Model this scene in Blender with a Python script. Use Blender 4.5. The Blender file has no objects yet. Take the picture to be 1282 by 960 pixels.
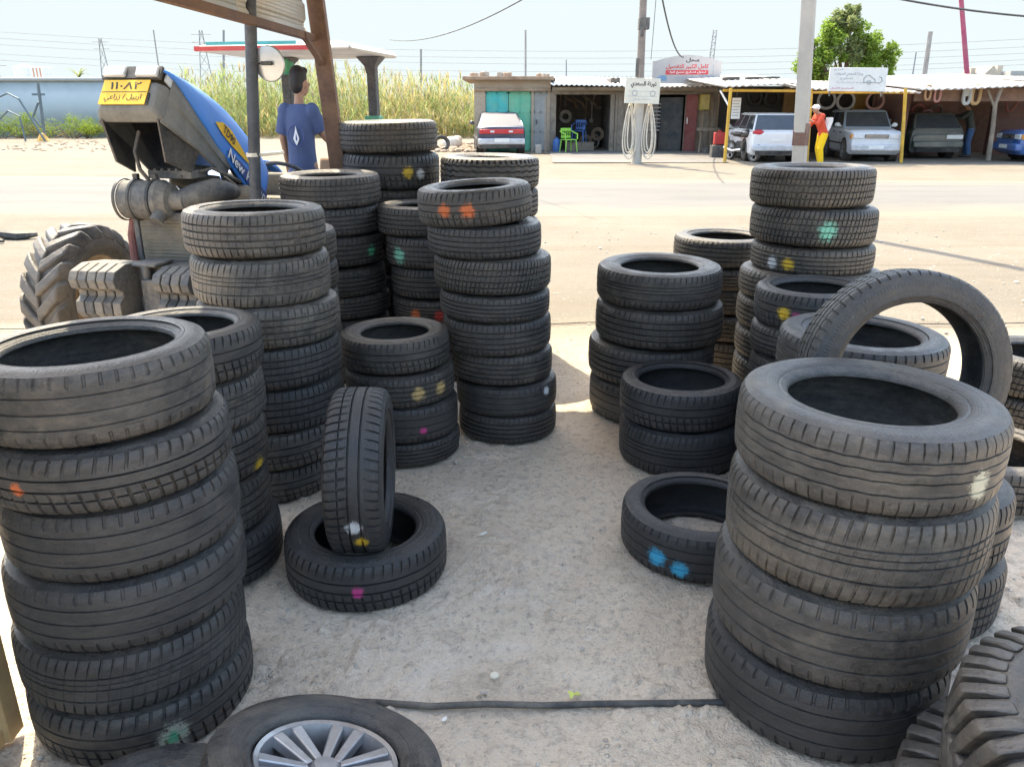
import bpy, math, random, unicodedata
import numpy as np
from mathutils import Vector, Matrix, noise as mnoise
random.seed(11)
SC = bpy.context.scene
COL = SC.collection
PI = math.pi
R = math.radians
V = Vector

# ------------------------------------------------------------------ camera model (for laying out the far side of the street)
FPX, CX, CY, PITCH, EYE = 987.0, 641.0, 480.0, R(19.35), 1.6
_c, _s = math.cos(PITCH), math.sin(PITCH)
def at(px, py, y):
    """world point at distance y (metres along +Y) seen at a pixel of the 1282x960 photograph"""
    u = (px-CX)/FPX; v = (CY-py)/FPX
    t = y/(_c+v*_s)
    return V((u*t, y, EYE+(v*_c-_s)*t))

# ------------------------------------------------------------------ tagging
def tag(o, label=None, cat=None, group=None, kind=None):
    if label: o['label'] = label
    if cat: o['category'] = cat
    if group: o['group'] = group
    if kind: o['kind'] = kind
    return o
def thing(name, label, cat, loc=(0,0,0), rz=0, group=None):
    o = bpy.data.objects.new(name, None); COL.objects.link(o)
    o.empty_display_size = .1
    o.location = loc; o.rotation_euler = (0,0,rz)
    return tag(o, label, cat, group)
def copy_tree(o, parent=None):
    c = o.copy(); COL.objects.link(c); c.parent = parent
    for ch in list(o.children): copy_tree(ch, c)
    return c

# ------------------------------------------------------------------ mesh builder
class MB:
    def __init__(s): s.v = []; s.f = []; s.m = Matrix.Identity(4)
    def add(s, vs, fs):
        b = len(s.v)
        s.v += [tuple(s.m @ V(p)) for p in vs]
        s.f += [tuple(i+b for i in f) for f in fs]
        return s
    def box(s, cx, cy, cz, sx, sy, sz, rot=None):
        vs = [V((x*sx/2, y*sy/2, z*sz/2)) for x in (-1,1) for y in (-1,1) for z in (-1,1)]
        if rot is not None: vs = [rot.to_3x3() @ p for p in vs]
        vs = [p+V((cx,cy,cz)) for p in vs]
        return s.add(vs, [(0,1,3,2),(4,6,7,5),(0,4,5,1),(2,3,7,6),(0,2,6,4),(1,5,7,3)])
    def tube(s, p0, p1, r0, r1=None, n=12, cap=True):
        return s.path([p0,p1], [r0, r0 if r1 is None else r1], n, cap)
    def path(s, pts, r, n=8, cap=True, closed=False):
        pts = [V(p) for p in pts]; k = len(pts)
        rs = r if isinstance(r,(list,tuple)) else [r]*k
        vs = []; prev = None
        for i,p in enumerate(pts):
            if closed: d = pts[(i+1)%k]-pts[i-1]
            else: d = pts[min(i+1,k-1)]-pts[max(i-1,0)]
            d.normalize()
            if prev is None:
                a = V((0,0,1)) if abs(d.z)<.9 else V((1,0,0))
                a = (a-d*a.dot(d)).normalized()
            else:
                a = (prev-d*prev.dot(d)).normalized()
            prev = a; b = d.cross(a)
            for j in range(n):
                t = 2*PI*j/n
                vs.append(p+(a*math.cos(t)+b*math.sin(t))*rs[i])
        fs = []
        for i in range(k if closed else k-1):
            i2 = (i+1)%k
            for j in range(n):
                fs.append((i*n+j, i*n+(j+1)%n, i2*n+(j+1)%n, i2*n+j))
        if cap and not closed:
            fs.append(tuple(range(n))[::-1]); fs.append(tuple(range((k-1)*n, k*n)))
        return s.add(vs, fs)
    def lathe(s, prof, n=32, mat=None, closed=False, a0=0, a1=2*PI):
        full = abs(a1-a0-2*PI)<1e-6
        m = n if full else n+1
        vs = []; k = len(prof)
        for j in range(m):
            t = a0+(a1-a0)*j/n
            for r,z in prof: vs.append(V((r*math.cos(t), r*math.sin(t), z)))
        if mat is not None: vs = [mat @ p for p in vs]
        fs = []
        for j in range(n):
            j2 = (j+1)%m
            for i in range(k if closed else k-1):
                i2 = (i+1)%k
                fs.append((j*k+i, j2*k+i, j2*k+i2, j*k+i2))
        return s.add(vs, fs)
    def prism(s, poly, h, mat=None):
        """polygon in local XY, extruded 0..h along local Z"""
        k = len(poly)
        vs = [V((x,y,0)) for x,y in poly]+[V((x,y,h)) for x,y in poly]
        if mat is not None: vs = [mat @ p for p in vs]
        fs = [tuple(range(k))[::-1], tuple(range(k,2*k))]+[(i,(i+1)%k,k+(i+1)%k,k+i) for i in range(k)]
        return s.add(vs, fs)
    def ball(s, c, r, n=16, m=10, mat=None):
        if not isinstance(r,(tuple,list)): r = (r,r,r)
        vs = []; fs = []
        for i in range(m+1):
            a = PI*i/m
            for j in range(n):
                b = 2*PI*j/n
                vs.append(V((r[0]*math.sin(a)*math.cos(b), r[1]*math.sin(a)*math.sin(b), r[2]*math.cos(a))))
        if mat is not None: vs = [mat.to_3x3() @ p for p in vs]
        vs = [p+V(c) for p in vs]
        for i in range(m):
            for j in range(n):
                fs.append((i*n+j, (i+1)*n+j, (i+1)*n+(j+1)%n, i*n+(j+1)%n))
        return s.add(vs, fs)
    def loft(s, rings, cap=True):
        k = len(rings[0]); vs = [p for r in rings for p in r]; fs = []
        for i in range(len(rings)-1):
            for j in range(k):
                fs.append((i*k+j, i*k+(j+1)%k, (i+1)*k+(j+1)%k, (i+1)*k+j))
        if cap:
            fs.append(tuple(range(k))[::-1]); fs.append(tuple(range((len(rings)-1)*k, len(rings)*k)))
        return s.add(vs, fs)
    def slab(s, q, th=.012, margin=0, off=.004):
        """thin slab on a quad q (4 points, ccw from outside), inset by margin"""
        q = [V(p) for p in q]; c = sum(q, V())/4
        n = (q[1]-q[0]).cross(q[3]-q[0])
        if n.length < 1e-9: n = (q[2]-q[1]).cross(q[3]-q[1])
        n.normalize()
        if margin:
            qq = []
            for i in range(4):
                e1 = (q[(i+1)%4]-q[i]); e0 = (q[i-1]-q[i])
                qq.append(q[i]+e1.normalized()*min(margin, e1.length*.4)+e0.normalized()*min(margin, e0.length*.4))
            q = qq
        lo = [p+n*off for p in q]; hi = [p+n*(off+th) for p in q]
        return s.add(lo+hi, [(3,2,1,0),(4,5,6,7),(0,1,5,4),(1,2,6,5),(2,3,7,6),(3,0,4,7)])
    def build(s, name, mat, parent=None, smooth=True, ang=35, bevel=0, loc=None, fix=True):
        me = bpy.data.meshes.new(name)
        me.from_pydata(s.v, [], s.f)
        me.validate(); me.update()
        if fix:
            import bmesh
            bm = bmesh.new(); bm.from_mesh(me)
            bmesh.ops.recalc_face_normals(bm, faces=bm.faces); bm.to_mesh(me); bm.free()
        if smooth:
            me.shade_smooth(); me.set_sharp_from_angle(angle=R(ang))
        if mat: me.materials.append(mat)
        o = bpy.data.objects.new(name, me); COL.objects.link(o)
        if parent: o.parent = parent
        if loc is not None: o.location = loc
        if bevel:
            b = o.modifiers.new('bevel','BEVEL'); b.width = bevel; b.segments = 2; b.limit_method = 'ANGLE'; b.angle_limit = R(40)
            b.harden_normals = False
        return o
def shift(o, loc):
    o.location = loc; return o

# ------------------------------------------------------------------ materials
class NT:
    def __init__(s, name):
        s.mat = bpy.data.materials.new(name); s.mat.use_nodes = True
        s.t = s.mat.node_tree; s.n = s.t.nodes; s.l = s.t.links
        s.bsdf = s.n['Principled BSDF']
        s.tc = s.n.new('ShaderNodeTexCoord')
    def node(s, typ, **kw):
        n = s.n.new(typ)
        for k,v in kw.items(): setattr(n,k,v)
        return n
    def val(s, sock, v):
        if hasattr(v,'is_output') or isinstance(v, bpy.types.NodeSocket): s.l.new(v, sock)
        else: sock.default_value = v
    def noise(s, vec, scale=5, detail=4, rough=.55, dist=0):
        n = s.node('ShaderNodeTexNoise'); s.val(n.inputs['Vector'], vec)
        n.inputs['Scale'].default_value = scale; n.inputs['Detail'].default_value = detail
        n.inputs['Roughness'].default_value = rough; n.inputs['Distortion'].default_value = dist
        return n.outputs['Fac']
    def ramp(s, fac, a, b, lo=0., hi=1.):
        n = s.node('ShaderNodeMapRange'); n.clamp = True
        s.val(n.inputs['Value'], fac)
        n.inputs['From Min'].default_value = a; n.inputs['From Max'].default_value = b
        n.inputs['To Min'].default_value = lo; n.inputs['To Max'].default_value = hi
        return n.outputs['Result']
    def mix(s, fac, a, b, mode='MIX'):
        n = s.node('ShaderNodeMix', data_type='RGBA', blend_type=mode)
        s.val(n.inputs[0], fac); s.val(n.inputs[6], a); s.val(n.inputs[7], b)
        return n.outputs[2]
    def math(s, op, a, b=0.):
        n = s.node('ShaderNodeMath', operation=op); s.val(n.inputs[0], a); s.val(n.inputs[1], b); return n.outputs[0]
    def vmath(s, op, a, b=(0,0,0)):
        n = s.node('ShaderNodeVectorMath', operation=op); s.val(n.inputs[0], a); s.val(n.inputs[1], b)
        return n.outputs['Value'] if op in ('LENGTH','DISTANCE','DOT_PRODUCT') else n.outputs[0]
    def bump(s, h, strength=.3, dist=.01, prev=None):
        n = s.node('ShaderNodeBump'); s.val(n.inputs['Height'], h)
        n.inputs['Strength'].default_value = strength; n.inputs['Distance'].default_value = dist
        if prev is not None: s.l.new(prev, n.inputs['Normal'])
        return n.outputs['Normal']
def rgb(c, a=1): return (c[0], c[1], c[2], a)
def mat(name, c, rough=.7, metal=0, var=.18, scale=6, dirt=(.42,.36,.28), dirt_amt=.25, bump=.15, bscale=60, bdist=.004, spec=.5, coat=0):
    k = NT(name); P = k.tc.outputs['Object']
    oi = k.node('ShaderNodeObjectInfo')
    off = k.node('ShaderNodeVectorMath', operation='SCALE'); off.inputs[0].default_value = (31.,17.,11.); k.l.new(oi.outputs['Random'], off.inputs['Scale'])
    P = k.vmath('ADD', P, off.outputs[0])
    n1 = k.noise(P, scale, 5, .6); n2 = k.noise(P, scale*.37, 6, .65, .4); n3 = k.noise(P, scale*7, 3, .6)
    a = tuple(max(0,x*(1-var)) for x in c); b = tuple(min(1,x*(1+var)) for x in c)
    col = k.mix(k.ramp(n1,.3,.7), rgb(a), rgb(b))
    if dirt_amt>0:
        d = k.math('MULTIPLY', k.ramp(k.math('ADD', k.math('MULTIPLY',n2,.75), k.math('MULTIPLY',n3,.25)), .42,.68), dirt_amt)
        col = k.mix(d, col, rgb(dirt))
    k.l.new(col, k.bsdf.inputs['Base Color'])
    k.l.new(k.ramp(n2,.3,.7,max(.02,rough-.1),min(1,rough+.15)), k.bsdf.inputs['Roughness'])
    k.bsdf.inputs['Metallic'].default_value = metal
    k.bsdf.inputs['Specular IOR Level'].default_value = spec
    if coat: k.bsdf.inputs['Coat Weight'].default_value = coat; k.bsdf.inputs['Coat Roughness'].default_value = .15
    if bump: k.l.new(k.bump(k.noise(P,bscale,4,.6), bump, bdist), k.bsdf.inputs['Normal'])
    return k.mat
def flat(name, c, rough=.6, metal=0, spec=.5):
    return mat(name, c, rough, metal, var=.08, dirt_amt=.08, bump=0, spec=spec)
def glass(name, c=(.03,.04,.05), rough=.08):
    return mat(name, c, rough, 0, var=.1, dirt=(.35,.32,.28), dirt_amt=.25, bump=0, spec=.8)

PAINT = {'orange':(.72,.16,.04),'yellow':(.75,.48,.03),'white':(.72,.74,.76),'pink':(.62,.05,.24),'green':(.05,.36,.2),'mint':(.22,.62,.45),
         'tan':(.62,.42,.17),'red':(.6,.05,.03),'blue':(.02,.42,.68),'cream':(.7,.64,.46),'greenwhite':(.6,.62,.5)}
def rubber(name, base=1.0, dots=(), liner=False, side=False):
    k = NT(name); P0 = k.tc.outputs['Object']
    oi = k.node('ShaderNodeObjectInfo')
    off = k.node('ShaderNodeVectorMath', operation='SCALE'); off.inputs[0].default_value = (37.,19.,13.); k.l.new(oi.outputs['Random'], off.inputs['Scale'])
    P = k.vmath('ADD', P0, off.outputs[0])
    sep = k.node('ShaderNodeSeparateColor'); k.l.new(oi.outputs['Color'], sep.inputs[0])
    dust, tint = sep.outputs[0], sep.outputs[1]
    blue = (.017*base,.019*base,.023*base); brn = (.028*base,.024*base,.020*base)
    col = k.mix(tint, rgb(blue), rgb(brn))
    st = k.vmath('MULTIPLY', P, (1.2,1.2,9.))                   # wear runs round the tyre in bands
    n1 = k.noise(P, 2.4, 6, .65, .6); n2 = k.noise(P, 13, 5, .65); n3 = k.noise(st, 2.2, 4, .6)
    n4 = k.noise(P, 60, 3, .6)
    w = k.math('ADD', k.math('ADD', k.math('MULTIPLY',n1,.40), k.math('MULTIPLY',n2,.28)), k.math('ADD', k.math('MULTIPLY',n3,.20), k.math('MULTIPLY',n4,.12)))
    dm = k.math('MULTIPLY', k.ramp(w,.42,.62), k.ramp(dust,0,1,.10,.95))
    dm = k.math('ADD', dm, k.ramp(dust,0,1,.0,.16))
    col = k.mix(dm, col, k.mix(tint, (.13,.13,.128,1), (.215,.175,.128,1)))
    # settled sand dust in large soft patches
    big = k.ramp(k.noise(P, 1.3, 4, .7, .8), .52, .70, 0, .75)
    col = k.mix(k.math('MULTIPLY', big, k.ramp(dust,.1,1,0,1)), col, (.24,.19,.135,1))
    # scuffs: pale streaks along the tread, and small chips
    sc = k.ramp(k.noise(k.vmath('MULTIPLY',P,(2.,2.,16.)), 4.5, 5, .7, 1.2), .62,.76,0,.6)
    col = k.mix(k.math('MULTIPLY', sc, k.ramp(dust,0,1,.25,1)), col, (.32,.29,.25,1))
    ch = k.ramp(k.noise(P, 26, 5, .75, .5), .66,.74,0,.55)
    col = k.mix(k.math('MULTIPLY', ch, k.ramp(dust,0,1,.3,1)), col, (.40,.36,.30,1))
    for (a, zu, ra, rz, cname) in dots:
        d = k.vmath('SUBTRACT', P0, (math.cos(a), math.sin(a), zu))
        d = k.vmath('MULTIPLY', d, (1/ra, 1/ra, 1/rz))
        L = k.math('ADD', k.vmath('LENGTH', d), k.math('MULTIPLY', k.math('SUBTRACT', k.noise(P,9,5,.75), .5), 1.3))
        L = k.math('ADD', L, k.math('MULTIPLY', k.math('SUBTRACT', n4, .5), 1.3))
        L = k.math('ADD', L, k.math('MULTIPLY', k.math('SUBTRACT', k.noise(P,24,4,.7), .5), .9))
        rxy = k.vmath('LENGTH', k.vmath('MULTIPLY', P0, (1,1,0)))
        L = k.math('ADD', L, k.ramp(rxy,.955,.975,.9,0))          # no paint down in the grooves
        col = k.mix(k.ramp(L,.55,1.0,.82,0), col, rgb(PAINT[cname]))
        if cname=='greenwhite':
            col = k.mix(k.ramp(L,.25,.55,.95,0), col, rgb(PAINT['green']))
    k.l.new(col, k.bsdf.inputs['Base Color'])
    k.l.new(k.ramp(w,.40,.66,(.26 if side else .34) if not liner else .6,.74), k.bsdf.inputs['Roughness'])
    k.bsdf.inputs['Specular IOR Level'].default_value = .5
    nb = k.bump(k.noise(P, 45, 5, .65), .35, .012)
    nb = k.bump(n2, .3, .02, nb)
    if side:      # moulded rings, fine radial ribs and a band of raised moulding
        sp = k.node('ShaderNodeSeparateXYZ'); k.l.new(P0, sp.inputs[0])
        r_ = k.vmath('LENGTH', k.vmath('MULTIPLY', P0, (1,1,0)))
        th = k.math('ARCTAN2', sp.outputs[1], sp.outputs[0])
        ribs = k.math('MULTIPLY', k.ramp(k.math('SINE', k.math('MULTIPLY', th, 170.)),-.3,.3), k.math('MULTIPLY', k.ramp(r_,.868,.872), k.ramp(r_,.905,.909,1,0)))
        cb = k.node('ShaderNodeCombineXYZ'); k.val(cb.inputs[0], k.math('MULTIPLY', th, 9.)); k.val(cb.inputs[1], k.math('MULTIPLY', r_, 26.)); k.val(cb.inputs[2], off.outputs[0] if False else 0.)
        let = k.math('MULTIPLY', k.ramp(k.noise(cb.outputs[0], 2.6, 1, .4), .53, .56), k.math('MULTIPLY', k.math('MULTIPLY', k.ramp(r_,.795,.80), k.ramp(r_,.85,.855,1,0)), k.ramp(k.math('SINE', k.math('MULTIPLY', th, 3.)), .1, .15)))
        rings = k.math('MULTIPLY', k.ramp(k.math('SINE', k.math('MULTIPLY', r_, 330.)), .2,.8), k.math('MULTIPLY', k.ramp(r_,.70,.705), k.ramp(r_,.765,.77,1,0)))
        nb = k.bump(k.math('ADD', k.math('ADD', ribs, let), rings), .55, .006, nb)
    k.l.new(nb, k.bsdf.inputs['Normal'])
    return k.mat
# ------------------------------------------------------------------ tyres (unit: radius 1, width 0..1, base at z=0)
RUB = rubber('rubber_tread'); RUBS = rubber('rubber_sidewall', 1.05, side=True); RUBL = rubber('rubber_inside', .55, liner=True)
def tyre_profile(ratio):
    # from shoulder to bead (upper half), r,z in unit
    return [(.945,.945),(.915,.975),(.87,.993),(.82,1.0),(.80,.992),(.785,1.0),(.5*(.78+ratio)+.02,.985),(ratio+.075,.955),(ratio+.06,.962),(ratio+.045,.95),(ratio+.03,.935),(ratio+.012,.915),(ratio,.88),(ratio,.85)]
SPEC = {   # grooves (centre, halfwidth), zigzag amp, blocks, shoulder sipe start, slant, sipe depth, groove depth, ribs sipe
 'touring': dict(g=[(-.52,.035),(-.18,.04),(.18,.04),(.52,.035)], zig=0, nb=64, u0=.58, sl=.10, sd=.018, gd=.034, rib=.006, sw=.2),
 'sipe':    dict(g=[(-.5,.03),(-.12,.035),(.3,.035)], zig=0, nb=56, u0=.46, sl=.16, sd=.026, gd=.03, rib=.0, sw=.24),
 'worn':    dict(g=[(-.45,.022),(0,.028),(.45,.022)], zig=0, nb=52, u0=.66, sl=.05, sd=.016, gd=.016, rib=.0, sw=.22),
 'diag':    dict(g=[(-.42,.025),(.40,.025),(0,.022),(.2,.012)], zig=0, nb=66, u0=.56, sl=.22, sd=.02, gd=.022, rib=.005, sw=.22),
 'winter':  dict(g=[(-.55,.03),(-.2,.035),(.2,.035),(.55,.03)], zig=.02, nb=84, u0=.5, sl=.25, sd=.026, gd=.034, rib=.011, sw=.26),
 'asym':    dict(g=[(-.42,.022),(-.05,.018),(.22,.016),(.50,.022)], zig=.012, nb=62, u0=.54, sl=.04, sd=.018, gd=.018, rib=.0, sw=.14),
 'truck': dict(g=[(-.56,.05),(-.19,.05),(.19,.05),(.56,.05)], zig=.04, nb=56, u0=.72, sl=.0, sd=.05, gd=.05, rib=.0, sw=.42),
}
_tread_cache = {}
def tread_mesh(kind):
    if kind in _tread_cache: return _tread_cache[kind]
    S = SPEC[kind]; E = .008
    us = {-1.0,-.97,-.93,-.86,1.0,.97,.93,.86,.78,-.78,.7,-.7,0.1,-.1}
    rows = []   # (u, groove?, zig weight)
    for c,h in S['g']:
        rows += [(c-h-E,0,1),(c-h+E,1,1),(c+h-E,1,1),(c+h+E,0,1)]
    for u in us:
        if all(abs(u-c)>h+.05 for c,h in S['g']): rows.append((u,0,0))
    u0 = S['u0']
    for u in (u0,-u0):
        if all(abs(u-c)>h+.03 for c,h in S['g']): rows.append((u,0,0))
    rows.sort()
    nb = S['nb']; sw = S['sw']; cols = []
    for b in range(nb):
        for fr,sip in ((0,0),(.5*(1-sw),0),(1-sw-.03,0),(1-sw+.03,1),(1-.03,1)):
            cols.append(((b+fr)/nb, sip, b))
    vs = []; nr = len(rows)
    for t,sip,b in cols:
        for (u,gr,zw) in rows:
            au = abs(u)
            slant = S['sl']*max(0,au-u0*.0)*(1 if u>0 or kind!='diag' else -1)
            th = 2*PI*(t + slant/nb*3.0*(1 if kind!='winter' else math.copysign(1,u)))
            tri = abs((b*1.0+ (t*nb-b))%2-1)*2-1
            uu = u+ (S['zig']*tri*zw if S['zig'] else 0)
            z = .5+uu*.44
            r = 1-.014*u*u-.03*max(0,(au-.72)/.28)**2
            if gr: r -= S['gd']
            elif sip:
                if au>=u0+.001: r -= S['sd']*(1 if au<.97 else .6)
                elif S['rib']: r -= S['rib']
            vs.append((r*math.cos(th), r*math.sin(th), z))
    nc = len(cols); fs = []
    for j in range(nc):
        j2 = (j+1)%nc
        for i in range(nr-1): fs.append((j*nr+i, j2*nr+i, j2*nr+i+1, j*nr+i+1))
    mb = MB(); mb.v = vs; mb.f = fs
    me = bpy.data.meshes.new('tread'); me.from_pydata(vs,[],fs); me.update()
    me.shade_smooth(); me.set_sharp_from_angle(angle=R(28)); me.materials.append(RUB)
    _tread_cache[kind] = me
    return me
_side_cache = {}
def side_mesh(ratio, top):
    key = (ratio,top)
    if key in _side_cache: return _side_cache[key]
    p = [(.957,.942)]+tyre_profile(ratio)
    if not top: p = [(r,1-z) for r,z in p]
    mb = MB(); mb.lathe(p, 128)
    me = bpy.data.meshes.new('sidewall'); me.from_pydata(mb.v,[],mb.f if top else [f[::-1] for f in mb.f]); me.update()
    me.shade_smooth(); me.set_sharp_from_angle(angle=R(40)); me.materials.append(RUBS)
    _side_cache[key] = me
    return me
_lin_cache = {}
def liner_mesh(ratio):
    if ratio in _lin_cache: return _lin_cache[ratio]
    p = [(ratio,.85),(ratio+.02,.83),(.80,.90),(.87,.88),(.90,.8),(.915,.65),(.92,.5),(.915,.35),(.90,.2),(.87,.12),(.80,.10),(ratio+.02,.17),(ratio,.15)]
    mb = MB(); mb.lathe(p, 96)
    me = bpy.data.meshes.new('inner_liner'); me.from_pydata(mb.v,[],mb.f); me.update()
    me.shade_smooth(); me.materials.append(RUBL)
    _lin_cache[ratio] = me
    return me
def tyre_parts(root, kind, ratio, dust, tint, dots=()):
    for nm, me in (('tread',tread_mesh(kind)),('sidewall',side_mesh(ratio,True)),('sidewall',side_mesh(ratio,False)),('inner_liner',liner_mesh(ratio))):
        o = bpy.data.objects.new(nm, me); COL.objects.link(o); o.parent = root
        o.color = (dust, min(1,tint*.92), .5, 1)
        if dots and nm=='tread':
            o.material_slots[0].link = 'OBJECT'
            o.material_slots[0].material = rubber('rubber_painted', 1.0, dots)
def tyre(label, x, y, z, D, w, kind, dust, tint, dots=(), rot=None, group=None, spin=None):
    ratio = int(kind[-2:])/100.; k = kind[:-2]
    t = thing('tyre', label, 'tyre', (x,y,z), 0, group)
    t.scale = (D/2, D/2, w); dust *= .82
    sp = random.uniform(0,2*PI) if spin is None else spin
    if dots:
        sp = 0
    t.rotation_euler = rot if rot is not None else (R(random.uniform(-1,1)), R(random.uniform(-1,1)), sp)
    tyre_parts(t, k, ratio, dust, tint, dots)
    return t

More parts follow.
